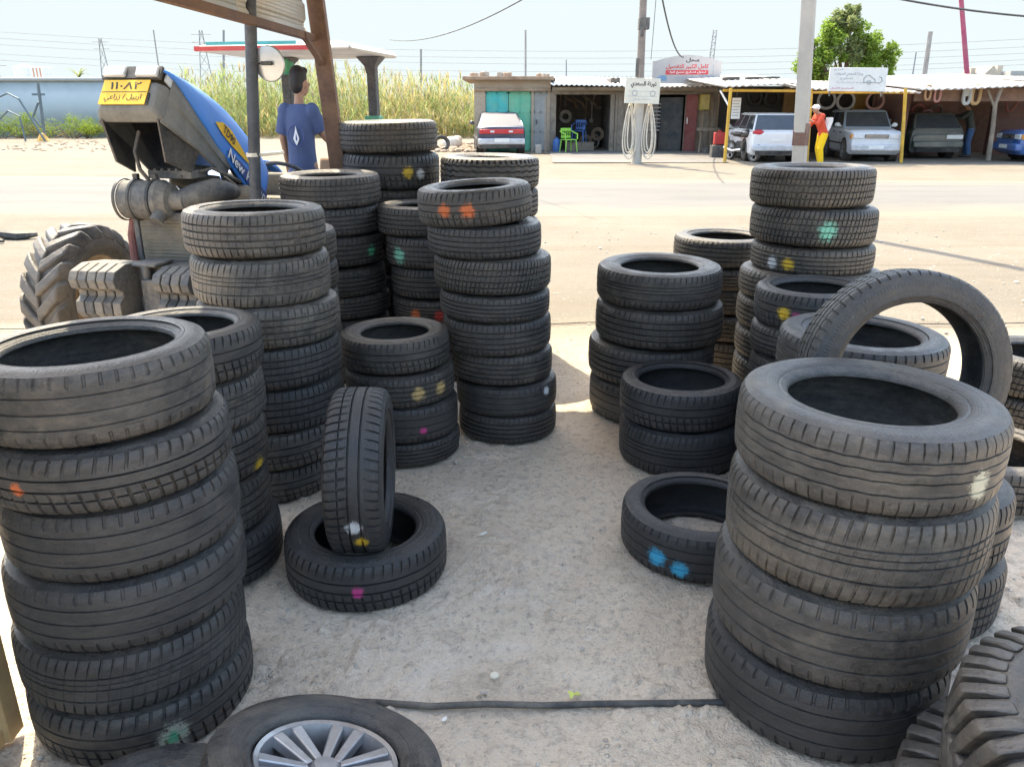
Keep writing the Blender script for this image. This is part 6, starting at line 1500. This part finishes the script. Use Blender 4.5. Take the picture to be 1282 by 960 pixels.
adult('man in a dark green shirt and blue jeans reaching sideways in the brown bay',(p_.x,27.4,0),R(70),dict(hip=(0,0,.95),ch=(0,.12,1.4),hd=(0,.2,1.62),la=[(-.19,.12,1.40),(-.24,.34,1.24),(-.17,.60,1.22)],ra=[(.19,.12,1.40),(.22,.36,1.3),(.15,.62,1.32)],ll=[(-.09,0,.9),(-.12,.04,.48),(-.12,-.04,.08)],rl=[(.09,0,.9),(.12,.06,.48),(.12,.03,.08)]),M_DGREEN,M_JEAN2,sc=1.0)
# rubble, block and tyre left of the teal-door shop
rng = random.Random(14); mb = MB()
for i in range(160):
    x = X(rng.uniform(535,600),33); y = rng.uniform(30.5,37); s_ = rng.uniform(.03,.16); mb.ball((x,y,s_*.2),(s_*rng.uniform(.8,1.7),s_,s_*.6),6,4,Matrix.Rotation(rng.uniform(0,3),4,'Z'))
for i in range(230):
    x = X(rng.uniform(-60,235),33); y = rng.uniform(31,42); s_ = rng.uniform(.02,.09); mb.ball((x,y,s_*.1),(s_*rng.uniform(.8,1.9),s_,s_*.5),6,4,Matrix.Rotation(rng.uniform(0,3),4,'Z'))
tag(mb.build('rubble',M_RUBBLE,fix=False),'broken stones and rubble along the far roadside','rubble',kind='stuff')
mb = MB(); mb.ball((0,0,.2),(.42,.3,.28),10,7); mb.ball((.2,.1,.35),(.2,.2,.15),8,6); tag(mb.build('boulder',mat('white_boulder',(.62,.58,.52),.9,dirt_amt=.2,bump=.5),loc=(at(566,175,33).x,33,.0)),'pale boulder in the rubble left of the navy saloon','boulder')
upright('old tyre half upright in the rubble left of the navy saloon',(at(553,178,31.5).x,31.5,.26),.62,.2,'worn62',.5,.6,(.25,-1,.35))
M_GRB = mat('grey_block',(.40,.38,.35),.9,dirt_amt=.3)
mb = MB(); mb.box(0,0,.15,.22,.2,.30); p_ = car_at(674,29.4); tag(mb.build('concrete_block',M_GRB,loc=(p_.x,29.4,0),bevel=.015),'small grey concrete block on the sand before the grey door','block')
mb = MB(); mb.tube((0,0,0),(0,0,1.9),.035,n=8); mb.lathe([(0,0),(.12,0),(.12,.05),(0,.05)],14); p_ = car_at(683,29.3); tag(mb.build('thin_post',M_WOODB,loc=(p_.x,29.3,0)),'thin brown post standing between the grey door and the dark bay','post')
# dark scraps on the sand at the left
mb = MB(); mb.path([(-.5,0,.03),(-.2,.05,.06),(.1,0,.03),(.3,.08,.05)],[.02,.05,.07,.03],7); mb.path([(-.4,-.35,.02),(0,-.3,.03),(.1,-.32,.02)],[.02,.03,.02],7)
p_ = floor_pt(14,299); tag(mb.build('rubber_scrap',M_RUBBERHOSE,loc=p_),'dark torn rubber scrap on the sand at the far left','scrap')

# ------------------------------------------------------------------ left background: sheet wall, frames, tank
M_WALLB = mat('pale_blue_sheet',(.36,.43,.45),.6,var=.06,scale=.6,dirt=(.45,.42,.38),dirt_amt=.25,bump=.05)
YB = 46.; wl = thing('sheet_wall','long pale blue-grey sheet wall with a dark pipe along its top','wall',(at(60,130,YB).x,YB,0)); O = wl.location.copy()
xl,xr = at(-160,130,YB).x, at(236,130,YB).x; zt = at(641,101,YB).z
mb = MB(); n = int((xr-xl)/.15); mb.m = Matrix.Translation(-O)
va = [(xl+(xr-xl)*i/n,YB+.02*(1 if (i//2)%4==0 else 0),0) for i in range(n+1)]; mb.add(va+[(x,y,zt) for x,y,z in va],[(i,i+1,n+2+i,n+1+i) for i in range(n)])
o = mb.build('sheet',M_WALLB,wl); so = o.modifiers.new('solid','SOLIDIFY'); so.thickness=.03
mb = MB(); mb.m = Matrix.Translation(-O); mb.tube((xl,YB-.05,zt+.04),(xr,YB-.05,zt+.04),.11); mb.build('top_pipe',M_GREYD,wl)
M_PIPE = mat('dark_blue_pipe',(.10,.15,.18),.6,.3,dirt_amt=.2)
yy_ = 41.; p_ = car_at(58,yy_); t = thing('leaning_post','dark blue leaning steel post with a cross bar before the sheet wall','post',(at(56,172,yy_).x,yy_,0)); O = t.location.copy()
mb = MB(); mb.tube((0,0,0),at(47.5,104,yy_)-O,.07); mb.build('post',M_PIPE,t); mb = MB(); mb.box(*(at(48,118.5,yy_)-O),.62,.06,.10); mb.build('cross_bar',M_PIPE,t); mb = MB(); mb.tube(at(41,147,yy_)-O,at(48,128,yy_)-O,.05); mb.tube(at(41,147,yy_)-O,at(52,160,yy_)-O,.05); mb.build('brace',M_PIPE,t)
mb = MB(); mb.lathe([(0,0),(.30,0),(.22,.12),(.10,.34),(0,.36)],14); p2_ = car_at(55,40.6); tag(mb.build('cone_marker',mat('orange_marker',(.65,.35,.05),.6,dirt_amt=.3),loc=(p2_.x-.0,40.6,0)),'small orange cone at the foot of the leaning blue post','cone')
for px0,px1,px2,py0,py1,py2,lb in ((-14,9,54,128,117,162,'large bent pipe arch standing before the sheet wall'),(-3,10,31,152,139,171,'small bent pipe arch standing before the sheet wall')):
    yy_ = 40.; a_ = at(px0,py0,yy_); b_ = at(px1,py1,yy_); c_ = at(px2,py2,yy_); c_.z = 0 
    mb = MB(); l_ = V((a_.x-1.2,yy_,0)); o_ = V((b_.x,yy_,0))
    mb.path([l_-o_,a_-o_,b_-o_,b_-o_+V((.5,0,-.25)),c_-o_],.045,8); tag(mb.build('pipe_arch',M_PIPE,loc=o_),lb,'pipe arch','bent pipe arches by the sheet wall')
yy_ = 50.; p_ = at(43,99,yy_); t = thing('water_tank','white water tank with an orange-striped side above the sheet wall','water tank',(p_.x,yy_,0))
za = at(641,100,yy_).z; zb = at(641,83,yy_).z
mb = MB(); mb.lathe([(0,za),(.62,za),(.64,zb-.1),(.5,zb),(.15,zb+.05),(.15,zb+.12),(0,zb+.12)],24,Matrix.Translation((-.45,0,0))); mb.build('tank',M_WHITE,t)
mb = MB(); mb.box(.5,0,(za+zb)/2-.03,.95,.9,zb-za-.06); c_ = mb.build('side_case',M_WHITE,t,bevel=.03); mb = MB()
for k in range(3): mb.box(.28+.2*k,-.455,(za+zb)/2,.07,.02,(zb-za)*.7)
mb.build('orange_stripe',mat('orange_stripe',(.6,.25,.14),.6),c_); mb = MB(); mb.box(0,0,za/2,1.8,1.0,za); mb.build('stand',M_GRB,t)

# ------------------------------------------------------------------ vegetation
def leafmat(name, a, b, rough=.7):
    k = NT(name); at_ = k.node('ShaderNodeAttribute'); at_.attribute_name = 'tone'
    n = k.noise(k.tc.outputs['Object'],.8,3)
    f = k.math('ADD',k.math('MULTIPLY',at_.outputs['Fac'],.75),k.math('MULTIPLY',n,.3))
    col = k.mix(f,rgb(a),rgb(b)); k.l.new(col,k.bsdf.inputs['Base Color']); k.bsdf.inputs['Roughness'].default_value = rough
    k.bsdf.inputs['Specular IOR Level'].default_value = .25
    tr_ = k.node('ShaderNodeBsdfTranslucent'); k.l.new(col,tr_.inputs['Color']); mx = k.node('ShaderNodeMixShader'); mx.inputs[0].default_value=.4
    k.l.new(k.bsdf.outputs[0],mx.inputs[1]); k.l.new(tr_.outputs[0],mx.inputs[2]); k.l.new(mx.outputs[0],k.n['Material Output'].inputs['Surface']); return k.mat
def leaf_obj(name, quads, tones, m, parent=None, loc=None):
    """many small leaf faces in one mesh, each with its own tone of the plant's colour"""
    vs = [p for q in quads for p in q]; fs = []; i = 0
    for q in quads: fs.append(tuple(range(i,i+len(q)))); i += len(q)
    me = bpy.data.meshes.new(name); me.from_pydata(vs,[],fs); me.update()
    a = me.attributes.new('tone','FLOAT','FACE'); a.data.foreach_set('value',np.array(tones,dtype=np.float32))
    me.materials.append(m); o = bpy.data.objects.new(name,me); COL.objects.link(o)
    if parent: o.parent = parent
    if loc is not None: o.location = loc
    return o
M_REED = leafmat('reed_leaves',(.19,.26,.08),(.35,.39,.17)); M_STRAW = leafmat('dry_reed_stems',(.42,.33,.13),(.50,.42,.20)); M_PLUME = leafmat('reed_plumes',(.38,.33,.22),(.46,.40,.28))
rng = random.Random(77); q1=[];t1=[];q2=[];t2=[];q3=[];t3=[]
def blade(q, t, p, d, l, w, droop, tone, n=3):
    d = V(d).normalized(); side = V((0,0,1)).cross(d); 
    if side.length<.05: side = V((rng.uniform(-1,1),rng.uniform(-1,1),0))
    side.normalize(); prev = None; pos = V(p)
    for i in range(n+1):
        f = i/n; ww = w*(1-f)**.7+.002
        a = pos-side*ww/2; b = pos+side*ww/2
        if prev: q.append([prev[0],prev[1],b,a]); t.append(tone)
        prev = (a,b); pos = pos+d*l/n; d = (d+V((0,0,-droop/n))).normalized()
NR = 2500
for i in range(NR):
    px_ = rng.uniform(205,628); yy_ = rng.uniform(44,54)
    x = at(px_,140,yy_).x
    base = 2.8+.9*vnoise(np.array([x]),np.array([1.]),31,.16)[0]+.6*vnoise(np.array([x]),np.array([4.]),32,.7)[0]
    if px_<300: base += .3
    if px_>560: base -= 1.1*(px_-560)/68
    if yy_<45.5: base *= rng.uniform(.25,.6)
    hgt = base*rng.uniform(.55,1.25)
    lean = V((rng.uniform(-.2,.24),rng.uniform(-.12,.12),1)).normalized()
    dry = rng.random() < (.45 if px_>470 else (.3 if px_>400 else .12))
    Q,Tt = (q2,t2) if dry else (q1,t1)
    tone = rng.random(); p = V((x,yy_,0))
    if rng.random()<.6: blade(q2,t2,p,lean,hgt,.035,.05,tone,2)
    else: blade(Q,Tt,p,lean,hgt,.035,.05,tone,2)
    for k in range(7):
        f = rng.uniform(.12,.98); ang = rng.uniform(0,2*PI)
        blade(Q,Tt,p+lean*hgt*f,(math.cos(ang)*.55,math.sin(ang)*.55,.8),rng.uniform(.45,.9),.055,.9,rng.random(),2)
    if rng.random()<.16:
        for k in range(4): blade(q3,t3,p+lean*hgt*(.93+.02*k),(rng.uniform(-.2,.3),rng.uniform(-.2,.2),1),.42,.07,.5,rng.random(),2)
rb = leaf_obj('reed_bed',q1,t1,M_REED); tag(rb,'tall green and straw-coloured reeds filling the plot behind the road','reeds',kind='stuff')
o = leaf_obj('dry_reeds',q2,t2,M_STRAW,rb); o['kind']='stuff'; o = leaf_obj('reed_plumes',q3,t3,M_PLUME,rb); o['kind']='stuff'
# low bushes at the foot of the sheet wall
M_BUSH = leafmat('bush_leaves',(.12,.20,.02),(.28,.36,.05)); M_DRYB = leafmat('dry_bush_leaves',(.22,.24,.06),(.36,.34,.12))
M_BARK = mat('brown_bark',(.16,.11,.08),.9,var=.3,dirt_amt=.2,bump=.6)
def bush(label, px_, yy_, rx, ry_, h, n, m, lw=.11):
    p_ = car_at(px_,yy_); t = thing('bush',label,'bush',p_,0,'low bushes at the foot of the sheet wall')
    q=[];tt=[]; lobes = [(rng.uniform(-.75,.75)*rx,rng.uniform(-.7,.7)*ry_,rng.uniform(.3,.75)*h,rng.uniform(.25,.45)*min(rx,1.3)) for _ in range(9)]
    for i in range(n):
        lx,ly,lz,lr = rng.choice(lobes); d = V((rng.gauss(0,1),rng.gauss(0,1),rng.gauss(0,.9))).normalized()
        p = V((lx,ly,lz))+V((d.x*lr,d.y*lr,d.z*lr*.7))*rng.uniform(.5,1.08)
        if p.z<.02: p.z = rng.uniform(.02,.2)
        a = V((rng.gauss(0,1),rng.gauss(0,1),rng.gauss(0,.6))).normalized()*lw*rng.uniform(.6,1.3); b = a.cross(d).normalized()*lw*.32
        q.append([p-a*.5,p+b*.5,p+a*.5,p-b*.5]); tt.append(rng.random())
    leaf_obj('foliage',q,tt,m,t)
    mb = MB()
    for lx,ly,lz,lr in lobes: mb.path([(lx*.15,ly*.15,0),(lx*.6,ly*.6,lz*.6),(lx,ly,lz)],[.03,.02,.01],6)
    mb.build('stem',M_BARK,t)
for a_ in (('bright green low bush at the far left before the sheet wall',4,43.5,1.7,.8,1.1,1500,M_BUSH),('yellow-green bush with a tall shoot behind the small pipe arch',26,44,1.3,.8,1.5,1400,M_BUSH),('low flat bush behind the leaning blue post',66,44,1.6,.7,.75,900,M_DRYB),('bright green low bush left of the number plate',92,43.5,1.7,.8,.95,1500,M_BUSH),('yellow-green bush just behind the raised tractor nose',112,43.8,1.5,.8,1.35,1500,M_BUSH),('dry bush below the raised tractor hood',150,44,2.0,.8,.9,1200,M_DRYB)): bush(*a_)
# tree behind the bays
M_TREE = leafmat('tree_leaves',(.13,.22,.03),(.30,.42,.08))
M_TREED = leafmat('grey_green_leaves',(.15,.20,.07),(.28,.32,.14))
def tree(label, px_, yy_, spec, n, m, m2=None, lw=.3):
    p_ = car_at(px_,yy_); t = thing('tree',label,'tree',p_); q=[];tt=[];mb = MB(); qs=[];ts=[]
    mb.path([(0,0,0),(.1,.05,1.2),(.0,.0,2.6)],[.22,.18,.14],10)
    for (cx_,cz_,r_,which) in spec:
        mb.path([(0,0,2.0),(cx_*.5,rng.uniform(-.3,.3),(2.0+cz_)/2),(cx_,rng.uniform(-.4,.4),cz_)],[.10,.05,.02],7)
        subs = []
        for k in range(9):
            d = V((rng.gauss(0,1),rng.gauss(0,1),rng.gauss(0,.8))).normalized(); c_ = V((cx_,0,cz_))+d*r_*rng.uniform(.35,.95); subs.append((c_,r_*rng.uniform(.22,.42)))
            mb.path([(cx_,0,cz_-.2),c_],[.035,.012],5)
        for i in range(int(n*r_*r_)):
            c_,sr = rng.choice(subs); d = V((rng.gauss(0,1),rng.gauss(0,1),rng.gauss(0,1))).normalized(); p = c_+d*sr*rng.uniform(.3,1.15)
            a = V((rng.gauss(0,1),rng.gauss(0,1),rng.gauss(0,.7))).normalized()*lw*rng.uniform(.5,1.2); b = a.cross(V((rng.gauss(0,1),rng.gauss(0,1),rng.gauss(0,1)))).normalized()*lw*.3
            (qs if which else q).append([p-a*.5,p+b*.5,p+a*.5,p-b*.5]); (ts if which else tt).append(rng.random())
    mb.build('trunk',M_BARK,t); cr = leaf_obj('crown',q,tt,m,t)
    if qs: leaf_obj('crown',qs,ts,m2,t)
yy_ = 44.
def tz(py): return at(641,py,yy_).z
def tx(px_): return at(px_,90,yy_).x-at(1046,90,yy_).x
tree('bushy bright green tree rising behind the white awning sign',1046,yy_,[(tx(1022),tz(45),1.05,0),(tx(1010),tz(75),1.0,0),(tx(1043),tz(28),.85,1),(tx(1046),tz(12),.42,1),(tx(1040),tz(62),1.0,1),(tx(1068),tz(55),.9,0),(tx(1082),tz(70),1.0,0),(tx(1096),tz(68),.65,0),(tx(1060),tz(85),1.0,0),(tx(1085),tz(88),.9,0),(tx(1000),tz(70),.5,1),(tx(1025),tz(88),1.,0),(tx(1003),tz(58),.6,0),(tx(1000),tz(85),.8,0),(tx(1058),tz(38),.6,0),(tx(1028),tz(30),.6,1)],1700,M_TREE,M_TREED,.28)
# palm far left
yy_=70.; p_ = car_at(113,yy_); t = thing('palm_tree','small dusty palm showing above the sheet wall','palm tree',p_); zt = at(641,97,yy_).z; mb = MB(); mb.path([(0,0,0),(.1,0,zt*.5),(0,0,zt)],[.25,.2,.18],8); mb.build('trunk',M_BARK,t); q=[];tt=[]
for k in range(22): a = rng.uniform(0,2*PI); blade(q,tt,(0,0,zt),(math.cos(a),math.sin(a),rng.uniform(.3,1.5)),1.6,.14,1.3,rng.random(),5)
leaf_obj('crown',q,tt,M_TREED,t)

# ------------------------------------------------------------------ poles, masts and wires
M_POLEG = mat('grey_pole',(.30,.29,.28),.8,dirt_amt=.3); M_MASTR = mat('red_mast_paint',(.33,.05,.12),.6,dirt_amt=.2); M_FARM = mat('far_steel',(.22,.23,.25),.7,dirt_amt=.1)
yy_=11.4; a_=at(1013,0,yy_); b_=at(1000,215,yy_); d_=(a_-b_).normalized(); g_=b_-d_*(b_.z/d_.z); tp=g_+d_*(7.5/d_.z)
t = thing('concrete_pole','square grey concrete pole rising beyond the tallest right stack','pole',g_)
rq=[(V((x_,y_,0))).to_2d() for x_,y_ in ((-.115,-.005),(.03,-.10),(.115,.01),(-.03,.10))]; mb=MB(); mb.loft([[V((x,y,-.05)) for x,y in rq],[tp-g_+V((x*.8,y*.8,0)) for x,y in rq]]); mb.build('shaft',M_CONC,t,bevel=.012)
q_=at(1003,170,yy_)-g_; mb=MB(); mb.loft([[q_+V((x*1.03,y*1.03,z_)) for x,y in rq] for z_ in (-.13,.12,.16)]); mb.build('tar_patch',mat('brown_tar',(.10,.04,.03),.8,var=.4,dirt_amt=.4),t)
def mast(name,label,cat,px0,py0,px1,py1,yy_,r,m,n=8):
    a_=at(px0,py0,yy_); b_=at(px1,py1,yy_); d_=(b_-a_).normalized(); g_=a_-d_*(a_.z/d_.z); mb=MB(); mb.tube((0,0,0),b_-g_,r,r*.8,n); return tag(mb.build(name,m,loc=g_),label,cat)
mast('thin_mast','slim dark mast rising behind the teal-door shop','mast',658,95,658,38,40,.055,M_POLEG)
mast('thin_mast','slim dark mast rising behind the raised tractor hood','mast',196,66,192,38,60,.06,M_POLEG)
mast('wooden_pole','leaning grey wooden pole behind the brown bay','pole',1157,97,1165,40,40,.13,M_POLEG)
mast('thin_mast','thin faint mast left of the leaning wooden pole','mast',1142,97,1147,66,50,.05,M_FARM)
mast('red_mast','dark red leaning mast rising over the brown bay','mast',1211,97,1201,-30,38,.12,M_MASTR)
mast('thin_mast','thin mast standing in the reeds right of the canopy','mast',527,120,527,62,57,.09,M_POLEG)
mast('thin_mast','slim pole rising between hood and steel pole','mast',280,88,280,38,62,.10,M_FARM)
mast('thin_mast','short aerial on the workshop roof','aerial',709,93,709,75,36,.03,M_FARM)
yy_=34.; g_=at(887,105,yy_); t=thing('lattice_aerial','thin grey lattice aerial rising behind the arched sign','aerial',(g_.x,yy_,2.4)); mb=MB()
tpz=at(641,38,yy_).z-2.4
for sx in (-.1,.1): mb.tube((sx,0,0),(sx*.6+.1,0,tpz),.022,n=6)
for k in range(9): z0=tpz*k/9; mb.tube((-.1+.1*k/9*.9,0,z0),(.1+.05*k/9,0,tpz*(k+1)/9),.014,n=5); mb.tube((-.1+.014*k,0,z0),(.1+.006*k,0,z0),.014,n=5)
mb.build('lattice',M_FARM,t); mb=MB(); mb.box(0,0,-1.2,.3,.3,2.4); mb.build('mount',M_IRON,t)
def pylon(label,px_,py0,yy_,w_):
    g_=car_at(px_,yy_); h_=at(641,py0,yy_).z; t=thing('power_pylon',label,'pylon',g_,0,'far power line pylons'); mb=MB()
    for sx in (-1,1): mb.tube((sx*w_,0,0),(sx*w_*.15,0,h_),.09,n=5)
    for k in range(7): f=k/7; f2=(k+1)/7; a=w_*(1-.85*f); b=w_*(1-.85*f2); mb.tube((-a,0,h_*f),(b,0,h_*f2),.05,n=4); mb.tube((a,0,h_*f),(-b,0,h_*f2),.05,n=4)
    mb.build('lattice',M_FARM,t); mb=MB()
    for f in (.86,.95): mb.tube((-w_*1.1,0,h_*f),(w_*1.1,0,h_*f),.06,n=4)
    mb.build('cross_arm',M_FARM,t)
pylon('far pylon rising behind the number plate',146,48,190,1.6); pylon('far pylon left of the steel pole over the reeds',268,38,190,2.0); pylon('far pylon at the left edge above the sheet wall',10,72,170,2.6)
M_WIRE = mat('wire',(.05,.05,.055),.6,dirt_amt=0,bump=0)
def wire(label,p0,p1,sag,r,name='overhead_cable'):
    p0=V(p0);p1=V(p1); o_=p0.copy(); pts=[(p0*(1-f)+p1*f-V((0,0,sag*4*f*(1-f))))-o_ for f in np.linspace(0,1,22)]; mb=MB(); mb.path(pts,r,5); return tag(mb.build(name,M_WIRE,loc=o_),label,'cable')
wire('dark cable sloping down from the top centre to the tractor canopy',at(664,-6,14),at(488,50,26),.25,.011)
wire('dark cable dropping from the top to the arched sign',at(827,-12,20),at(856,72,29.5),.35,.022)
wire('thick cable crossing the top right corner past the red mast',at(1110,-4,24),at(1330,24,24),.08,.03)
wire('thin wire beside the utility pole',at(822,-10,26),at(815,75,30),.05,.010)
for i,(y0,y1,yy_) in enumerate(((36,60,110),(44,70,112),(52,78,114),(64,86,116),(72,92,118))):
    o=wire('faint far power line crossing the sky behind the reeds and shops',at(-60,y0,yy_),at(1340,y1-14,yy_),2.2,.028,'power_line'); o.data.materials[0]=M_FARM; o['group']='far power lines'
# house roofs beyond on the right
M_HOUSE = mat('pale_house_wall',(.42,.38,.32),.9,dirt_amt=.3)
yy_=52.
def hb(mb,px0,px1,py0,d=3): a_=at(px0,110,yy_).x; b_=at(px1,110,yy_).x; z_=at(641,py0,yy_).z; mb.box((a_+b_)/2-O.x,1.5,z_/2,b_-a_,d,z_)
t=thing('far_house','pale house with a gable and square chimneys beyond the right bays','house',(at(1255,100,yy_).x,yy_,0)); O=t.location.copy()
mb=MB(); hb(mb,1228,1330,95); mb.build('wall',M_HOUSE,t); mb=MB(); a_=at(1230,96,yy_).x-O.x; b_=at(1253,96,yy_).x-O.x; z0=at(641,95,yy_).z; z1=at(641,82,yy_).z
mb.prism([(a_,z0),(b_,z0),((a_+b_)/2,z1)],3.0,frame((0,3.0,0),(1,0,0),(0,0,1))); mb.build('gable',M_HOUSE,t)
mb=MB(); hb(mb,1257,1264,81,.8); mb.build('chimney',M_HOUSE,t); mb=MB(); hb(mb,1224,1230,84,.8); mb.build('chimney',M_HOUSE,t); mb=MB(); hb(mb,1264,1330,89,2.6); mb.build('parapet',M_GREYD,t)
# far tree belt on the horizon
q=[];tt=[]
for i in range(5200):
    x=rng.uniform(-190,190); y=rng.uniform(170,195); h_=2.2+2.6*(vnoise(np.array([x]),np.array([2.]),41,.06)[0]+.5); p=V((x,y,rng.uniform(0,h_))); a=V((rng.gauss(0,1),0,rng.gauss(0,.6))).normalized()*1.3; b=V((-a.z,.3,a.x))*.5
    q.append([p-a*.5,p+b*.5,p+a*.5,p-b*.5]); tt.append(rng.random())
o=leaf_obj('far_treeline',q,tt,M_TREED); tag(o,'low far belt of dusty trees along the horizon','treeline',kind='stuff')

# ------------------------------------------------------------------ light, sky, camera
SKYC = (1.0,1.2,1.45,1)
SUN_EL, SUN_AZ = R(56), math.atan2(-.43,.90)      # azimuth measured from +Y towards +X
w_=bpy.data.worlds.new('World'); SC.world=w_; w_.use_nodes=True; nt=w_.node_tree; bg=nt.nodes['Background']
sky=nt.nodes.new('ShaderNodeTexSky'); sky.sky_type='NISHITA'; sky.sun_disc=False; sky.sun_elevation=SUN_EL; sky.sun_rotation=SUN_AZ; sky.air_density=1.0; sky.dust_density=2.0; sky.ozone_density=1.5
# added even pale-blue band keeps the low sky from washing out; sky texture above
tc_=nt.nodes.new('ShaderNodeTexCoord'); sx_=nt.nodes.new('ShaderNodeSeparateXYZ'); nt.links.new(tc_.outputs['Generated'],sx_.inputs[0])
mr_=nt.nodes.new('ShaderNodeMapRange'); mr_.interpolation_type='SMOOTHSTEP'; mr_.inputs['From Min'].default_value=.13; mr_.inputs['From Max'].default_value=.25; nt.links.new(sx_.outputs[2],mr_.inputs['Value'])
mx_=nt.nodes.new('ShaderNodeMix'); mx_.data_type='RGBA'; mx_.inputs[6].default_value=SKYC; nt.links.new(mr_.outputs[0],mx_.inputs[0]); nt.links.new(sky.outputs[0],mx_.inputs[7])
nt.links.new(mx_.outputs[2],bg.inputs['Color']); bg.inputs['Strength'].default_value=.15
sl=bpy.data.lights.new('sun','SUN'); sl.energy=2.0; sl.angle=R(.6); sl.color=(1,.93,.81); so=bpy.data.objects.new('sun',sl); COL.objects.link(so)
d_=V((math.cos(SUN_EL)*math.sin(SUN_AZ),math.cos(SUN_EL)*math.cos(SUN_AZ),math.sin(SUN_EL))); so.rotation_euler=d_.to_track_quat('Z','Y').to_euler(); so.location=d_*60
cam=bpy.data.cameras.new('camera'); cam.sensor_width=36; cam.sensor_fit='HORIZONTAL'; cam.lens=FPX/1282*36; cam.clip_end=4000; cam.clip_start=.05
co=bpy.data.objects.new('camera',cam); COL.objects.link(co); co.location=(0,0,EYE); co.rotation_euler=(R(90)-PITCH,0,0); SC.camera=co
SC.view_settings.view_transform='Standard'; SC.view_settings.look='None'; SC.view_settings.exposure=2.45; SC.view_settings.gamma=1
SC.view_settings.use_white_balance=True; SC.view_settings.white_balance_temperature=7700; SC.view_settings.white_balance_tint=6
SC.cycles.max_bounces=7; SC.cycles.diffuse_bounces=4; SC.cycles.glossy_bounces=3; SC.cycles.use_adaptive_sampling=True
